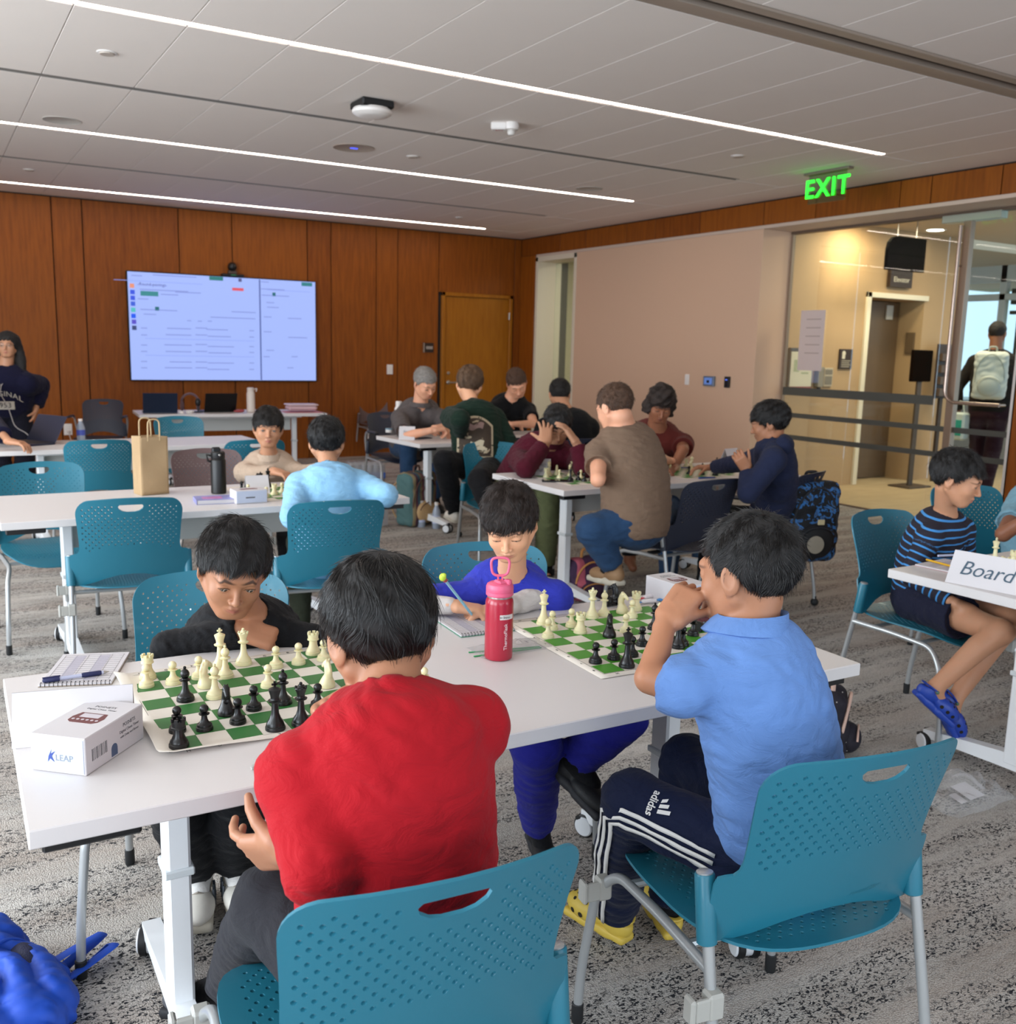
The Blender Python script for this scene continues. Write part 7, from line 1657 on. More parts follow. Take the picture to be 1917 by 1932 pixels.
def film_mat(name, wf=.22, rf=.5):
    m = bpy.data.materials.new(name); m.use_nodes = True; nt = m.node_tree; N, L = nt.nodes, nt.links; N.remove(N['Principled BSDF'])
    t = N.new('ShaderNodeBsdfTransparent'); d = N.new('ShaderNodeBsdfDiffuse'); d.inputs[0].default_value = (.8, .8, .8, 1); s = N.new('ShaderNodeMixShader'); s.inputs[0].default_value = wf; L.new(t.outputs[0], s.inputs[1]); L.new(d.outputs[0], s.inputs[2])
    g_ = N.new('ShaderNodeBsdfGlossy'); g_.inputs['Roughness'].default_value = .12; lw = N.new('ShaderNodeLayerWeight'); lw.inputs[0].default_value = .25; mu = N.new('ShaderNodeMath'); mu.operation = 'MULTIPLY'; mu.inputs[1].default_value = rf; L.new(lw.outputs['Fresnel'], mu.inputs[0])
    s2 = N.new('ShaderNodeMixShader'); L.new(mu.outputs[0], s2.inputs[0]); L.new(s.outputs[0], s2.inputs[1]); L.new(g_.outputs[0], s2.inputs[2]); L.new(s2.outputs[0], N['Material Output'].inputs[0]); return m
M_FILM = film_mat('clear_film')
film('sandwich_bag', 'crumpled clear zip bag beside the red bottle', *gp(965, 1222)[:2], T_, .21, .10, .02, 3, M_FILM)
t = thing('green_clip_strip', 'green zip strips of the clear bag lying by the bottle base', 'strip', (*gp(950, 1228)[:2], T_))
obj('strip', MB().box((-.09, -.018, 0), (.10, -.013, .003), Rz(R_(-4)), bev=.001), mat('zip_green', '#2f9a5a', .4), t, smooth=False); obj('strip', MB().box((-.09, .004, 0), (.10, .008, .003), Rz(R_(-12)), bev=.001), mat('zip_green', '#2f9a5a', .4), t, smooth=False)
# --- red insulated bottle
x, y, _ = gp(944, 1243); t = thing('water_bottle', 'red insulated bottle with pink carry-loop lid in table middle', 'bottle', (x, y+.01, T_))
M_RED = mat('bottle_red', '#a81c34', .30, coat=.3); M_PNK = mat('lid_pink', '#dc5f80', .4)
obj('body', MB().lathe([(.030, 0), (.0335, .003), (.0345, .008), (.0345, .140), (.0335, .147), (.031, .152), (.030, .154)], 40), M_RED, t)
obj('neck_ring', MB().lathe([(.0295, .152), (.030, .158), (.0295, .160)], 36), M_STEEL, t)
lid = MB().lathe([(.031, .158), (.0335, .161), (.0335, .168), (.0325, .169), (.0335, .171), (.0335, .181), (.031, .187), (.024, .191), (.001, .192)], 40)
obj('lid', lid, M_PNK, t)
obj('spout', MB().box((-.014, -.022, .188), (.014, .010, .197), bev=.004).box((-.008, -.03, .186), (.008, -.012, .200), Rz(R_(35)), bev=.003), M_PNK, t)
lp = []
for k in range(33):
    a = 2*math.pi*k/32; n_ = 3.4; r_ = (abs(math.cos(a))**n_+abs(math.sin(a))**n_)**(-1/n_); lp.append((.0215*r_*math.cos(a)*(1+.12*math.sin(a)), 0, .229+.022*r_*math.sin(a)))
lo = obj('carry_loop', MB().tube(lp, .0033, 10, cap=False).box((-.007, -.003, .19), (-.003, .003, .210)).box((.003, -.003, .19), (.007, .003, .210)), M_PNK, t); lo.rotation_euler = (0, 0, R_(-28))
def on_side(body, size, ang, z, R1, m, vertical=False):
    n = Vector((math.cos(ang), math.sin(ang), 0)); up = Vector((0, 0, 1)); tx = up.cross(n)
    X, Y = (up, -tx) if vertical else (tx, up)
    o = text(body, size, m, t, (0, 0, 0), (0, 0, 0), .0002); o.matrix_local = Matrix(((X.x, Y.x, n.x, n.x*R1), (X.y, Y.y, n.y, n.y*R1), (X.z, Y.z, n.z, z), (0, 0, 0, 1))); return o
on_side('ThermoFlask', .0125, R_(268), .062, .0348, mat('print_white', '#e8d8d8', .5), True)
tp = MB(); 
for k in range(7):
    a0 = R_(-118+k*9); a1 = R_(-118+(k+1)*9); tp.add([(.0352*math.cos(a0), .0352*math.sin(a0), .105), (.0352*math.cos(a1), .0352*math.sin(a1), .105), (.0352*math.cos(a1), .0352*math.sin(a1), .117), (.0352*math.cos(a0), .0352*math.sin(a0), .117)], [(0, 1, 2, 3)])
obj('name_tape', tp, mat('tape_white', '#d8d0cc', .5), t)
on_side('Ei Shimi', .008, R_(262), .111, .0358, M_INK)
# --- clock, candy, box on the front table's right side
c = np.array(gp(1340, 1178)); t = thing('chess_clock', 'maroon digital chess clock with two displays beside the bright green board', 'clock', (c[0]+.02, c[1]+.02, T_), R_(-75))
M_MR = mat('clock_maroon', '#4a1620', .35)
pf = [(-.055, 0), (.055, 0), (.055, .03), (.02, .044), (-.055, .016)]
obj('body', MB().prism(pf, -.085, .085, Matrix(((0, 0, 1, 0), (1, 0, 0, 0), (0, 1, 0, 0), (0, 0, 0, 1)))), M_MR, t, smooth=False)
sl = math.atan2(.028, .075); base = Tr(0, -.0175, .0305) @ Rx(sl)
for s_ in (-1, 1):
    d1_ = obj('display', MB().box((s_*.042-.033, -.006, .0), (s_*.042+.033, .022, .0012), base, bev=.0005), mat('lcd_grey', '#8f9488', .3), t, smooth=False)
    for k in range(4): obj('digit', MB().box((s_*.042-.025+k*.014, .000, .0012), (s_*.042-.017+k*.014, .015, .0015), base), mat('lcd_digit', '#4a4f48', .4), d1_, smooth=False)
for k in range(5): obj('button', MB().box((-.06+k*.03-.006, -.026, 0), (-.06+k*.03+.006, -.018, .0025), base, bev=.001), M_WPL, t, smooth=False)
obj('rocker', MB().box((-.075, .024, .038), (.075, .048, .048), Ry(R_(3)), bev=.004), M_WPL, t, smooth=False)
text('LEAP', .009, M_WPL, t, (0, .012, .0428), (sl, 0, 0), .0003)
a, b = np.array(gp(1222, 1124)), np.array(gp(1264, 1144)); d_ = unit(b-a)
clock_box('white chess clock box beyond the polo boy, with maroon clock print', (1.885, 2.10, T_), R_(2), .10, .17, .068)
for i, (px, py, col, rz) in enumerate(((1226, 1130, '#c03040', 8), (1224, 1139, '#2f7fc0', -4))):
    x, y, _ = gp(px, py); t = thing('wrapped_candy', ['red and white wrapped candy by the clock box', 'blue and white wrapped candy by the clock box'][i], 'candy', (x, y, T_+.008), R_(rz))
    obj('candy_body', MB().tube([(-.028, 0, 0), (-.022, 0, 0), (.022, 0, 0), (.028, 0, 0)], [.003, .0085, .0085, .003], 10, sq=.8), mat('wrap_white', '#dcd6d8', .35), t)
    for s_ in (-1, 1): obj('twist', MB().tube([(s_*.025, 0, 0), (s_*.034, 0, 0), (s_*.044, 0, .001)], [.0035, .0080, .012], 8, sq=.3), mat('wrap_'+col[1:], col, .3), t)
# --- table with paper bag
x0, x1 = np.array(gp(262, 934)), np.array(gp(322, 936)); t = thing('paper_bag', 'tall brown paper gift bag with twisted handles', 'bag', ((x0[0]+x1[0])/2, x0[1]+.03, T_), R_(12))
M_KR = mat('kraft_paper', '#a68a66', .8, bump=.5, bscale=30, var=.06, vscale=12)
def bagwall(y, w, h, sgn):
    return MB().grid(lambda u, v: ((u-.5)*w*(1+.02*v), y+sgn*(.006*math.sin(u*3.1)*math.sin(v*7)+.01*v*(1-abs(2*u-1))*0), v*h), 14, 14)
w_, d_, h_ = .135, .10, .285
for sgn, nm in ((-1, 'front_panel'), (1, 'back_panel')):
    o = obj(nm, bagwall(sgn*d_/2, w_, h_, sgn), M_KR, t); mo = o.modifiers.new('s', 'SOLIDIFY'); mo.thickness = .0012
for sgn in (-1, 1):
    o = obj('gusset', MB().add([(sgn*w_/2, -d_/2, 0), (sgn*w_/2, 0, 0), (sgn*w_/2, d_/2, 0), (sgn*w_/2*1.02, -d_/2, h_), (sgn*(w_/2-.028), 0, h_), (sgn*w_/2*1.02, d_/2, h_), (sgn*(w_/2), 0, .05)], [(0, 1, 6), (1, 2, 6), (0, 6, 4, 3), (6, 2, 5, 4)]), M_KR, t, smooth=False); mo = o.modifiers.new('s', 'SOLIDIFY'); mo.thickness = .0012
obj('bag_base', MB().box((-w_/2, -d_/2, 0), (w_/2, d_/2, .002)), M_KR, t, smooth=False)
for sgn in (-1, 1): obj('handle', MB().tube(bend([(-.03, sgn*d_/2, h_-.02), (-.028, sgn*d_/2*1.05, h_+.085), (.028, sgn*d_/2*1.05, h_+.085), (.03, sgn*d_/2, h_-.02)], .028, 5), .004, 8), mat('kraft_cord', '#b49a74', .8), t)
x, y, _ = gp(416, 932); t = thing('black_bottle', 'matte black insulated bottle with chunky flip lid', 'bottle', (x, y+.03, T_))
obj('body', MB().lathe([(.034, 0), (.037, .004), (.037, .165), (.034, .172), (.028, .176)], 30), M_BLK, t); obj('lid', MB().lathe([(.032, .174), (.034, .178), (.034, .205), (.028, .212), (.001, .214)], 24), M_BLK, t)
obj('spout_cap', MB().box((-.03, -.012, .205), (.012, .012, .232), bev=.006), M_BLK, t); obj('carry_handle', MB().tube([(-.034, 0, .19), (-.055, 0, .195), (-.05, 0, .165), (-.036, 0, .160)], .006, 8), M_BLK, t); obj('button', MB().ell((.0, -.034, .195), (.006, .003, .006)), M_STEEL, t)
x, y, _ = gp(412, 948); t = thing('paperback_book', 'thick paperback with pale purple cover by the clock box', 'book', (x, y+.02, T_), R_(-6)); obj('pages', MB().box((-.098, -.065, .0015), (.096, .066, .020)), M_PAPER, t, smooth=False)
obj('cover', MB().box((-.1, -.067, 0), (.098, .068, .0015)).box((-.1, -.067, .020), (.098, .068, .0218)).box((-.1015, -.067, 0), (-.1, .068, .0218)), mat('book_purple', '#8a8cc0', .35, var=.5, vscale=14), t, smooth=False); obj('cover_art', MB().box((-.07, -.04, .0218), (.02, .03, .0222)), mat('book_pink', '#c07ab0', .4, var=.6, vscale=30), t, smooth=False)
x, y, _ = gp(470, 950); clock_box('small white clock box on the paper bag table', (x-.06, y, T_), R_(2), .15, .10, .062, full=False)
def tent(lab, x, y, rz, w, h, txt=None, z=T_, fold=.05, sz=.03, scr='marker'):
    t = thing('table_card', lab, 'card', (x, y, z), rz)
    for s_, nm in ((-1, 'front_leaf'), (1, 'back_leaf')):
        o = obj(nm, MB().add([(-w/2, s_*fold, 0), (w/2, s_*fold, 0), (w/2, 0, h), (-w/2, 0, h)], [(0, 1, 2, 3)]), M_CARD, t, smooth=False); mo = o.modifiers.new('s', 'SOLIDIFY'); mo.thickness = .0012
    if txt:
        al = math.atan2(fold, h)
        for i, ln in enumerate(txt): text(ln, sz, mat('marker_ink', '#3f5566', .6), t, (0, -fold*(1-(h*(.62-.30*i))/h)-.0016, h*(.62-.30*i)) if len(txt) > 1 else (0, -fold*.5-.0018, h*.5), (R_(90)-al, 0, 0), .0003, shear=.25, bold=-.0004)
    return t
x, y, _ = gp(455, 930); tent('plain white folded card behind the small white clock box', x+.08, y-.0, R_(-6), .115, .085, None)
x, y, _ = gp(1018, 898); tent('white handwritten card on the table before the man in maroon', x+.02, y+.04, R_(-38), .14, .10, ['BOARD', 'ONE'], sz=.026)
x, y, _ = gp(772, 830); tent('white handwritten card beside the tall white tumbler', x+.01, y+.06, R_(-30), .13, .105, ['Board', 'Two'], sz=.026)
x, y, _ = gp(1385, 880); tent('white card held near the boy in navy hoodie', x+.06, y+.10, R_(10), .14, .11, None)
P0, P1 = np.array(gp(1813, 1100)), np.array(gp(1917, 1118)); 
bx, by, _ = gp(1893, 1113); t = tent('white folded sign handwritten Board at the right table edge', bx+.075, by+.055, R_(-68), .30, .105, ['Board 5'], fold=.055, sz=.072)
t.location = (3.03, 1.84, T_); t.rotation_euler = (0, 0, R_(-80))
# notebook, pencil on the right table
x, y, _ = gp(1775, 1068); notebook('pink-lit score pad with yellow pencil on the right table', (x+.02, y-.02, T_), R_(95), .15, .20, cover='#c9a0a0')
a, b = np.array(gp(1748, 1056, .747)), np.array(gp(1812, 1073, .747)); d_ = unit(b-a); t = thing('yellow_pencil', 'yellow pencil lying on the score pad at right', 'pencil', (a[0], a[1], .7475), math.atan2(d_[1], d_[0])); L = float(np.linalg.norm(b-a))
obj('shaft', MB().tube([(0, 0, 0), (L-.02, 0, 0)], .004, 6), mat('pencil_yellow', '#d8a418', .4), t); obj('ferrule', MB().tube([(L-.02, 0, 0), (L-.006, 0, 0)], .0042, 10), M_STEEL, t); obj('eraser', MB().tube([(L-.006, 0, 0), (L+.004, 0, 0)], .004, 10), mat('eraser_pink', '#c88a8a', .6), t)
a, b = np.array(gp(1770, 1049, .741)), np.array(gp(1795, 1054, .741)); t = thing('clear_pen', 'clear pen with dark clip lying behind the yellow pencil', 'pen', (a[0], a[1], .742), R_(-15)); obj('barrel', MB().tube([(0, 0, 0), (.11, 0, 0)], .0045, 10), mat('pen_clear', '#b8bcd4', .15), t); obj('clip', MB().box((.0, -.001, .004), (.07, .001, .0065)), M_BLK, t)
# --- table 5 and 6
x, y, _ = gp(757, 815); t = thing('white_tumbler', 'tall white bottle before the grey-haired man', 'bottle', (x+.03, y+.12, T_)); obj('body', MB().lathe([(.034, 0), (.037, .004), (.037, .20), (.030, .215), (.026, .218)], 26), M_WPL, t); obj('lid', MB().lathe([(.027, .218), (.028, .222), (.028, .26), (.024, .265), (.001, .266)], 24), M_WPL, t)
x, y, _ = gp(732, 820); t = thing('small_jar', 'small blue-lidded jar on the left end of grey-haired man\'s table', 'jar', (x+.1, y+.2, T_)); obj('body', MB().lathe([(.03, 0), (.032, .003), (.032, .025)], 20), M_WPL, t); obj('lid', MB().lathe([(.033, .025), (.033, .034), (.028, .036)], 20), mat('lid_blue', '#7a9aaa', .4), t)
x, y, _ = gp(797, 828); t = thing('phone', 'dark phone lying beside the tumbler table chess set', 'phone', (x+.02, y+.02, T_), R_(20)); obj('body', MB().box((-.07, -.035, 0), (.07, .035, .009), bev=.003), mat('phone_slate', '#3a4452', .3), t); obj('screen', MB().box((-.064, -.031, .009), (.064, .031, .0095)), mat('phone_glass', '#0c1016', .1), t, smooth=False)
x, y, _ = gp(1050, 910); t = thing('phone', 'black phone lying by the handwritten card before maroon jacket', 'phone', (x+.02, y+.02, T_), R_(-30)); obj('body', MB().box((-.09, -.035, 0), (.09, .035, .009), bev=.003), mat('phone_black', '#16171a', .35), t); obj('screen', MB().box((-.083, -.031, .009), (.083, .031, .0095)), mat('phone_glass', '#0c1016', .1), t, smooth=False)
x, y, _ = gp(985, 888); t = thing('eyeglasses', 'folded eyeglasses beside the handwritten card', 'glasses', (x, y+.03, T_+.0176)); 
for s_ in (-1, 1): obj('rim', MB().tube([(s_*.03+.022*math.cos(a), .0, .016*math.sin(a)) for a in np.linspace(0, 2*math.pi, 17)], .0016, 6, cap=False), M_BLK, t)
obj('temple', MB().tube([(-.052, 0, .008), (-.05, .06, 0), (.05, .02, -.01)], .0015, 6), M_BLK, t)
for i, (px, py, cl) in enumerate(((1275, 885, '#2a3f8a'), (1320, 905, '#3a5fb0'))):
    x, y, _ = gp(px, py); t = thing('pen', ['blue pen near the chess pieces at the tan-tee table', 'blue and white pen lying at the near edge of tan-tee table'][i], 'pen', (x+.02, y+.03, T_+.005), R_(-20+15*i)); obj('barrel', MB().tube([(0, 0, 0), (.12, 0, 0)], .0045, 8), mat('pen_'+cl[1:], cl, .4), t); obj('tip', MB().tube([(.12, 0, 0), (.135, 0, 0)], [.004, .001], 8), M_STEEL, t)
x, y, _ = gp(1270, 878); t = thing('dark_bowl', 'dark red round pouch on the table below the curly-haired man', 'pouch', (x+.02, y+.05, T_)); obj('pouch_body', MB().ell((0, 0, .016), (.09, .05, .017)), mat('pouch_maroon', '#3a1a24', .6), t); obj('zip', MB().tube([(-.06, -.0, .031), (.06, -.0, .031)], .002, 6), M_STEEL, t)
x, y, _ = gp(1345, 875); t = thing('wrapped_snack', 'small red snack wrapper among pieces near the curly-haired man', 'wrapper', (4.06, 4.98, T_)); obj('packet', MB().ell((0, 0, .008), (.04, .02, .008)), mat('packet_red', '#b03040', .4), t); obj('crimp', MB().box((-.048, -.018, .006), (-.036, .018, .010)), mat('packet_red', '#b03040', .4), t)
x, y, _ = gp(1245, 880); t = thing('dark_bottle', 'slim black water bottle between tan tee and curly hair', 'bottle', (x+.03, y+.12, T_)); obj('body', MB().lathe([(.03, 0), (.033, .003), (.033, .15), (.024, .165)], 20), mat('bottle_dark', '#24262e', .3), t); obj('lid', MB().lathe([(.025, .165), (.026, .20), (.001, .21)], 18), M_BLK, t); obj('strap', MB().tube(bend([(.02, 0, .19), (.06, 0, .21), (.05, 0, .15)], .02), .004, 6), M_BLK, t)
# --- laptop table
def laptop(lab, x, y, rz, col, open_=105, w=.32):
    t = thing('laptop', lab, 'laptop', (x, y, T_), rz); m = mat('lap_'+col[1:], col, .35, .4)
    obj('keyboard_base', MB().box((-w/2, -.11, 0), (w/2, .11, .014), bev=.003), m, t); k = obj('keyboard', MB().box((-w/2+.02, -.02, .014), (w/2-.02, .09, .0155), bev=.001), M_BLK, t)
    M = Tr(0, .11, .012) @ Rx(R_(open_)) @ Tr(0, -.0, 0)
    obj('screen_lid', MB().box((-w/2, -.215, -.006), (w/2, 0, .0), Tr(0, .11, .012) @ Rx(R_(180-open_)*-1), bev=.003) if False else MB().box((-w/2, 0, -.003), (w/2, .21, .003), Tr(0, .11, .012) @ Rx(R_(180-open_)), bev=.002), m, t)
    return t
x, y, _ = gp(60, 838); laptop('open dark laptop in front of the standing woman', .60, 7.62, R_(-62), '#2c3044', 120, .34)
for nm, lb, (x, y), r, hh, cl in (('plastic_bottle', 'small clear water bottle behind the open laptop', (.98, 7.78), .03, .16, '#b8c0d4'),):
    t = thing(nm, lb, 'bottle', (x, y, T_)); obj('body', MB().lathe([(r*.9, 0), (r, .01), (r, hh*.6), (r*.5, hh*.85), (r*.45, hh*.9)], 18), mat('pet', '#9aa4b4', .15), t); obj('cap', MB().lathe([(r*.5, hh*.9), (r*.5, hh), (.001, hh)], 14), M_WPL, t); obj('label', MB().lathe([(r*1.02, hh*.25), (r*1.02, hh*.5)], 18), mat('label_blue', '#4a5ab8', .4), t)
# --- table at the back wall
def tb(px, py): p = gy(px, py, 10.6); return float(p[0])
laptop('navy-backed open laptop at left of the back table', tb(302, 770), 10.62, R_(172), '#1e2c44', 108, .34)
laptop('black tablet computer standing open on the back table', tb(413, 770), 10.66, R_(180), '#0e0e10', 112, .34)
t = thing('headphones', 'grey-pink headphones standing on the back table', 'headphones', (tb(365, 770), 10.75, T_)); obj('headband', MB().tube([(.09*math.cos(a), 0, .10+.09*math.sin(a)) for a in np.linspace(-.1, 3.24, 12)], .012, 8), mat('hp_mauve', '#6e5860', .5), t)
for s_ in (-1, 1): obj('ear_cup', MB().ell((s_*.085, 0, .06), (.02, .04, .055)), mat('hp_mauve', '#6e5860', .5), t)
t = thing('desk_mic', 'black desk device in front of the headphones', 'microphone', (tb(368, 770)+.02, 10.55, T_)); obj('base', MB().lathe([(.05, 0), (.05, .01), (.03, .014)], 18), M_BLK, t); obj('head', MB().ell((0, 0, .11), (.03, .03, .045)), M_BLK, t); obj('stem', MB().tube([(0, 0, .01), (0, 0, .08)], .008, 8), M_BLK, t)
t = thing('white_tumbler', 'white bottle with loop lid on the back table', 'bottle', (tb(471, 770), 10.55, T_)); obj('body', MB().lathe([(.04, 0), (.044, .004), (.044, .20), (.036, .22)], 24), mat('bottle_cream', '#d8ccc2', .4), t); obj('lid', MB().lathe([(.036, .22), (.038, .225), (.038, .26), (.03, .265), (.001, .266)], 22), mat('bottle_cream', '#d8ccc2', .4), t); obj('loop', MB().tube(bend([(.03, 0, .24), (.07, 0, .26), (.06, 0, .22)], .015), .006, 6), mat('bottle_cream', '#d8ccc2', .4), t)
t = thing('plastic_tub', 'pale pink plastic box at the right end of the back table', 'box', (tb(560, 775), 10.45, T_), R_(-5)); obj('tub', MB().box((-.16, -.10, .02), (.16, .10, .075), bev=.02), mat('tub_pink', '#d4b4b8', .4), t); obj('lid', MB().box((-.17, -.11, .075), (.17, .11, .09), bev=.006), mat('tub_lid', '#d8c0c2', .35), t); obj('paper', MB().box((-.2, -.14, 0), (.2, .12, .004)), mat('paper_pink', '#c87a88', .6), t, smooth=False)
t = thing('computer_mouse', 'two-tone pale mouse by the navy laptop on the back table', 'mouse', (tb(336, 772), 10.45, T_)); obj('shell', MB().ell((0, 0, .010), (.03, .05, .020)), M_WPL, t); obj('wheel', MB().ell((0, -.02, .03), (.003, .008, .004)), M_BLK, t)
t = thing('white_cup', 'small white dish right of the pale mouse', 'dish', (tb(347, 772)+.02, 10.42, T_)); obj('bowl', MB().lathe([(.03, 0), (.045, .02), (.05, .03), (.046, .03), (.03, .006), (.001, .005)], 20), M_WPL, t)
t = thing('red_cloth', 'crumpled red item beside the black tablet', 'cloth', (tb(446, 772), 10.5, T_)); obj('fold', MB().ell((0, 0, .014), (.06, .03, .015)).ell((.03, .01, .02), (.03, .02, .012)), mat('cloth_red', '#a84a4e', .8), t, kind='stuff')
# --- floor things
def backpack(lab, loc, rz, w, d, h, m, m2, mtrim, pockets=1, name='backpack', lean=0):
    t = thing(name, lab, 'bag', loc, rz); F_ = Field()
    F_.box((0, 0, h*.5), (w*.5-.05, d*.5-.05, h*.5-.05), rd=.05, k=0).ell((0, -d*.35, h*.30), (w*.40, d*.30, h*.26), k=.03)
    V, Q = mesh_field(F_, .012, disp=wrinkle(.008, 45, (0, 0, 1), 4)); V[:, 1] += lean*V[:, 2]; obj('shell', npmesh('shell', V, Q), m, t)
    y0 = -d*.5
    pk = obj('front_pocket', npmesh('pocket', *mesh_field(Field().ell((0, y0-.01, h*.28), (w*.36, .05, h*.22), k=0), .01)), m2, t)
    obj('zipper', MB().tube([(w*.36*math.cos(a), y0-.045, h*.30+h*.16*math.sin(a)) for a in np.linspace(.2, 2.94, 12)], .004, 6), mtrim, pk)
    obj('zipper', MB().tube([(w*.43*math.cos(a), y0+.01-.02*math.sin(a), h*.45+h*.49*math.sin(a)) for a in np.linspace(-.2, 3.34, 18)], .006, 6), mtrim, t)
    obj('grab_loop', MB().tube(bend([(-.04, 0, h-.01), (-.035, 0, h+.05), (.035, 0, h+.05), (.04, 0, h-.01)], .02), .009, 8), mtrim, t)
    for s_ in (-1, 1): obj('shoulder_strap', MB().tube(bend([(s_*.06, d*.5-.02, h*.92), (s_*w*.38, d*.5+.07, h*.7), (s_*w*.45, d*.5+.03, h*.25), (s_*w*.4, d*.5-.03, h*.08)], .08), .018, 8, sq=.35), m2, t)
    return t
M_SLATE = mat('polka_navy', '#181420', .8, bump=.3, bscale=60); M_PEACH = mat('strap_peach', '#c9a898', .7)
t = backpack('small dark polka-dot backpack with peach straps on carpet', (2.86, 2.33, 0), R_(38), .20, .11, .26, M_SLATE, M_SLATE, M_PEACH)
dots = MB(); rg = np.random.default_rng(3)
BVm = [c_ for c_ in t.children if c_.name.startswith('shell')][0]; V9 = np.array([v.co for v in BVm.data.vertices])
for k in range(70):
    p = V9[rg.integers(len(V9))]; n_ = unit(p-np.array([0, 0, .13])); dots.ell(tuple(p+n_*.001), (.0028, .0028, .0028), nu=6, nv=4)
obj('dot_print', dots, mat('dot_white', '#b8b0a8', .6), t, kind='stuff')
M_CAMO = mat('blue_camo', '#1a2430', .8, var=0)
def camo():
    m, nt, b = newmat('camo_cloth'); N, L = nt.nodes, nt.links; tc = N.new('ShaderNodeTexCoord'); n = N.new('ShaderNodeTexNoise'); n.inputs['Scale'].default_value = 16; n.inputs['Detail'].default_value = 3; n.inputs['Distortion'].default_value = 1.5
    L.new(tc.outputs['Object'], n.inputs[0]); r = N.new('ShaderNodeValToRGB'); r.color_ramp.interpolation = 'CONSTANT'; e = r.color_ramp.elements; e[0].color = (*srgb('#0b0d12'), 1); e[1].position = .53; e[1].color = (*srgb('#2f6cab'), 1)
    a = e.new(.60); a.color = (*srgb('#3a4656'), 1); a = e.new(.68); a.color = (*srgb('#0e1218'), 1); L.new(n.outputs[0], r.inputs[0]); L.new(r.outputs[0], b.inputs['Base Color']); setp(b, rough=.8); return m
t = backpack('black and blue camouflage backpack hanging on a navy chair', (4.28, 3.76, .33), R_(-20), .31, .18, .46, camo(), mat('pack_black', '#0d0e12', .8), mat('pack_trim', '#1c1e24', .7))
obj('round_patch', MB().lathe([(.05, 0), (.05, .006), (.001, .008)], 24, M=Tr(-.03, -.155, .12) @ Rx(R_(90))), mat('patch_beige', '#8f8778', .7), t); obj('logo_tab', MB().box((-.02, -.152, .23), (.02, -.142, .26), bev=.003), mat('tab_cream', '#b8ab84', .6), t, smooth=False)
def weave(name, cols, sc=34):
    m, nt, b = newmat(name); N, L = nt.nodes, nt.links; tc = N.new('ShaderNodeTexCoord'); s = N.new('ShaderNodeSeparateXYZ'); L.new(tc.outputs['Object'], s.inputs[0]); mu = N.new('ShaderNodeMath'); mu.operation = 'MULTIPLY'; mu.inputs[1].default_value = sc/6; L.new(s.outputs[0], mu.inputs[0])
    f = N.new('ShaderNodeMath'); f.operation = 'FRACT'; L.new(mu.outputs[0], f.inputs[0]); r = N.new('ShaderNodeValToRGB'); r.color_ramp.interpolation = 'CONSTANT'; e = r.color_ramp.elements
    for i, c in enumerate(cols):
        x = i/len(cols); el = e[0] if i == 0 else (e[1] if i == 1 else e.new(x)); el.position = x; el.color = (*srgb(c), 1)
    L.new(f.outputs[0], r.inputs[0]); L.new(r.outputs[0], b.inputs['Base Color']); setp(b, rough=.9); return m
t = backpack('woven striped backpack with tan panels standing under the far table', (3.50, 7.28, 0), R_(25), .34, .20, .45, weave('woven_stripes', ['#4a6a6a', '#8a7a5a', '#5a3a4a', '#3f5f70', '#7a6a4a', '#6a3a40', '#4a5a5a']), mat('suede_tan', '#b8986c', .8), mat('trim_brown', '#5a3c34', .7))
for i, (px, py) in enumerate(((795, 994), (823, 997))):
    x, y, _ = gp(px, py, 0); t = thing('plastic_bottle', ['clear drink bottle standing right in front of the woven backpack', 'clear drink bottle with orange label standing on the carpet'][i], 'bottle', (x, y, 0), group='drink bottles on the floor')
    obj('body', MB().lathe([(.030, 0), (.034, .008), (.034, .12), (.030, .15), (.015, .185), (.014, .20)], 20), mat('pet', '#9aa4b4', .15), t); obj('cap', MB().lathe([(.016, .195), (.016, .22), (.001, .222)], 16), M_WPL, t)
    obj('label', MB().lathe([(.0348, .045), (.0348, .11)], 20), mat('label_pale', '#b8c0dc', .4), t)
    if i: obj('orange_print', MB().ell((0, -.034, .075), (.014, .003, .012)), mat('label_orange', '#d8804a', .5), t)
# case of bottled water
x, y = 4.25, 9.75; t = thing('water_case', 'shrink-wrapped case of bottled water on carpet near back wall', 'case', (4.15, 9.95, 0), R_(-10))
for i in range(6):
    for j in range(3): obj('bottle', MB().lathe([(.028, 0), (.032, .01), (.032, .13), (.015, .185), (.014, .20)], 10, c=(-.17+i*.068, -.07+j*.068, .01)), mat('pet', '#9aa4b4', .15), t)
obj('blue_band', MB().box((-.21, -.11, .03), (.21, .11, .10), bev=.01), mat('band_blue', '#2a5aa8', .35), t); obj('film', MB().box((-.212, -.112, .0), (.212, .112, .215), bev=.03), film_mat('shrink_film', .3), t)
# white poster card leaning near the woven backpack
x, y, _ = gp(727, 985, 0); t = thing('paper_carton', 'white card with dark picture standing left of woven backpack', 'carton', (3.18, 7.35, 0), R_(20)); obj('box', MB().box((-.08, -.04, .0), (.08, .04, .22), bev=.003), M_CARD, t, smooth=False); obj('picture', MB().box((-.03, -.0412, .06), (.03, -.0402, .16)), mat('picture_dark', '#5a3a34', .6), t, smooth=False)
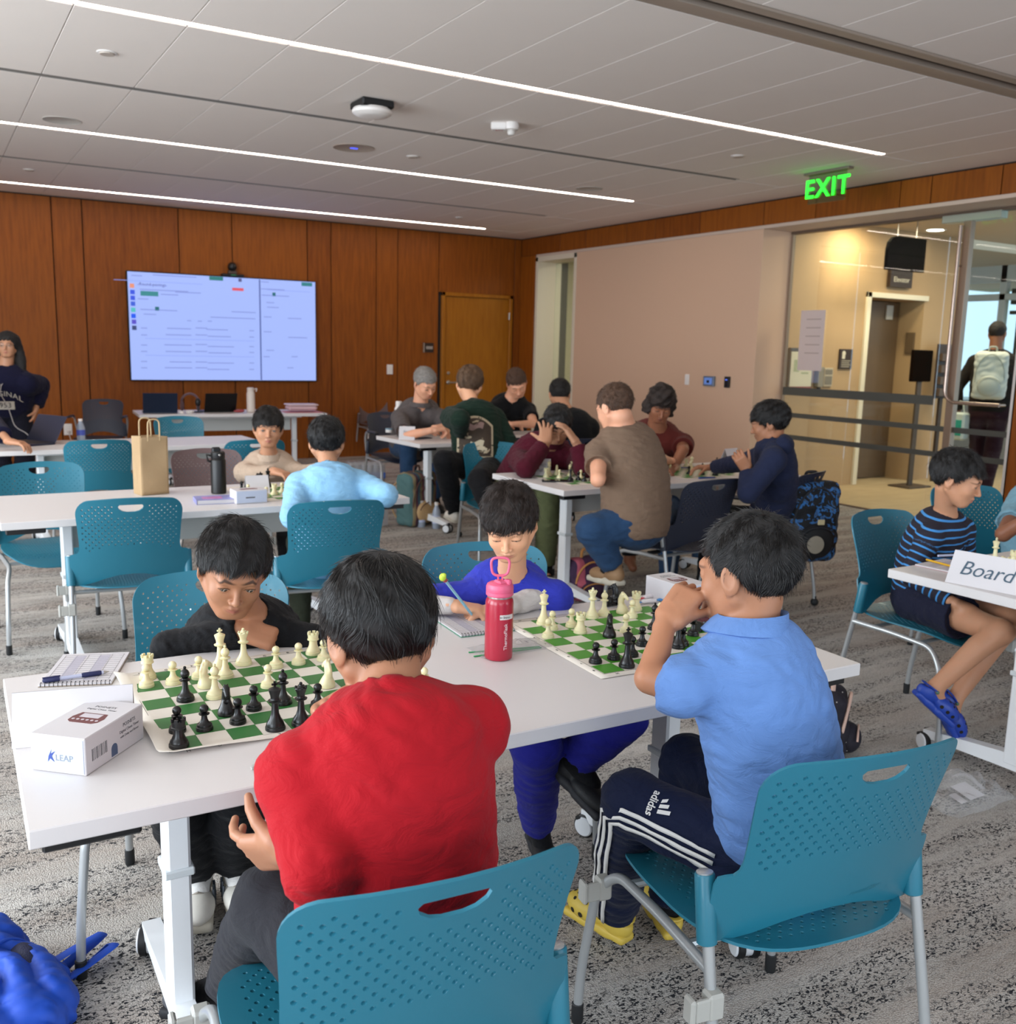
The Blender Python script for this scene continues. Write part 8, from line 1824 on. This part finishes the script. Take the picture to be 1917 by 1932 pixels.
# blue drawstring bag at lower left
M_BB = mat('bag_blue', '#0d45b0', .6, bump=.25, bscale=18, var=.08, vscale=6)
t = thing('drawstring_bag', 'bright blue bag with black mesh pocket lying on carpet at lower left', 'bag', (.02, 2.20, 0), 0)
F_ = Field(); F_.ell((0, 0, .05), (.15, .25, .075), k=0).ell((-.03, .14, .09), (.11, .12, .075), k=.04).ell((.09, -.06, .045), (.09, .14, .055), k=.04).ell((.10, .05, .04), (.08, .07, .04), k=.03).plane((0, 0, 0), (0, 0, -1), k=0)
w1_, w2_ = wrinkle(.016, 42, (1, .5, .2), 21), wrinkle(.006, 110, (.4, 1, .2), 5)
V, Q = mesh_field(F_, .006, disp=lambda P: w1_(P)+w2_(P)); V[:, 2] = np.maximum(V[:, 2], .001); obj('shell', npmesh('shell', V, Q), M_BB, t)
V, Q = mesh_field(Field().ell((.085, .06, .075), (.05, .07, .045), k=0).plane((0, 0, .0), (0, 0, -1), k=0), .006, disp=wrinkle(.008, 80, (1, 1, 0), 2)); obj('mesh_pocket', npmesh('mesh_pocket', V, Q), mat('mesh_black', '#141a3a', .7, bump=.9, bscale=260), t)
obj('strap', MB().tube(bend([(.10, .05, .05), (.20, .08, .07), (.27, .13, .06), (.26, .16, .03), (.17, .09, .02)], .03, 6), .013, 8, sq=.3), M_BB, t); obj('strap', MB().tube(bend([(.12, .0, .03), (.21, .05, .03), (.29, .09, .045), (.28, .12, .03), (.19, .05, .015)], .03, 6), .012, 8, sq=.3), M_BB, t)
obj('piping', MB().tube(bend([(-.10, -.02, .12), (.0, .03, .145), (.07, .10, .13), (.12, .11, .08), (.14, .07, .05)], .05, 6), .004, 8), M_BB, t)
obj('grey_panel', MB().ell((-.05, .13, .155), (.05, .05, .015)), mat('panel_grey', '#3c4048', .7), t)
t = thing('blue_strap_end', 'scrap of blue fabric on the carpet at the bottom edge', 'strap', (.54, 1.62, 0), R_(10)); obj('webbing', MB().grid(lambda u, v: ((u-.5)*.16, (v-.5)*.045, .004+.006*math.sin(u*7)**2), 14, 4), M_BB, t); obj('fringe', MB().tube([(.08, -.02, .006), (.12, -.01, .004)], .003, 6).tube([(.08, .01, .006), (.13, .02, .004)], .003, 6), M_BB, t, kind='stuff')
# clear plastic bag on the floor at right with white notes
t = film('clear_bag', 'crumpled clear plastic bag with white label on carpet at right', 2.98, 1.86, 0, .34, .22, .09, 8, M_FILM)
obj('white_note', MB().box((-.02, -.05, .02), (.06, .03, .0215), Rx(R_(12)), bev=.0004), M_PAPER, t, smooth=False); obj('white_note', MB().box((-.07, -.05, .018), (-.035, .0, .0195), Rx(R_(12)), bev=.0004), M_PAPER, t, smooth=False)
# small blue scrap on table right of red shirt
x, y, _ = gp(922, 1321); t = thing('blue_wrapper', 'tiny blue wrapper on table right of the red shoulder', 'wrapper', (x, y, T_)); obj('foil', MB().ell((0, 0, .004), (.010, .006, .004)), mat('scrap_blue', '#5aa0d8', .4), t); obj('corner', MB().box((.006, -.002, .003), (.015, .002, .006)), mat('scrap_blue', '#5aa0d8', .4), t, smooth=False)
# blue insulated flask under the navy chair
x, y, _ = gp(1322, 1062, 0); t = thing('blue_flask', 'blue flask with black cap standing on carpet behind polo boy head', 'bottle', (x+.05, y+.1, 0)); obj('body', MB().lathe([(.034, 0), (.037, .004), (.037, .17), (.028, .185)], 22), mat('flask_blue', '#17466e', .35), t); obj('cap', MB().lathe([(.029, .185), (.03, .22), (.001, .225)], 18), M_BLK, t)
# multicolour shoe-bag near tan man's foot
x, y, _ = gp(1180, 1100, 0); t = backpack('purple backpack with orange and pink swirls under navy chair', (3.36, 4.62, 0), R_(-5), .24, .14, .26, weave('swirl', ['#4a2848', '#6a2f5a', '#c07a3a', '#3a2440', '#b85a6a', '#4a2848'], 20), mat('swirl_dark', '#3a2238', .8), mat('swirl_trim', '#c88a4a', .6))

hallway_pack = backpack('white rectangular backpack worn by the hallway walker', (float(hp_[0])-.20, float(hp_[1])-.10, 1.08), R_(-62), .32, .17, .50, mat('pack_white', '#c8ccc4', .7), mat('pack_white2', '#b8bcb4', .7), mat('pack_whitetrim', '#9aa098', .6))
tg = thing('tote_bag', 'white and teal tote hanging beside the hallway walker', 'bag', (float(hp_[0])-.16, float(hp_[1])+.26, .62)); obj('tote_body', MB().box((-.06, -.12, 0), (.06, .12, .30), bev=.02), mat('tote_white', '#c4d0cc', .7), tg); obj('teal_panel', MB().box((-.065, -.10, .05), (-.058, .05, .22), bev=.003), mat('tote_teal', '#1f9a8a', .6), tg); obj('handle', MB().tube(bend([(0, -.08, .29), (0, -.05, .42), (0, .05, .42), (0, .08, .29)], .03), .008, 6), mat('tote_white', '#c4d0cc', .7), tg)
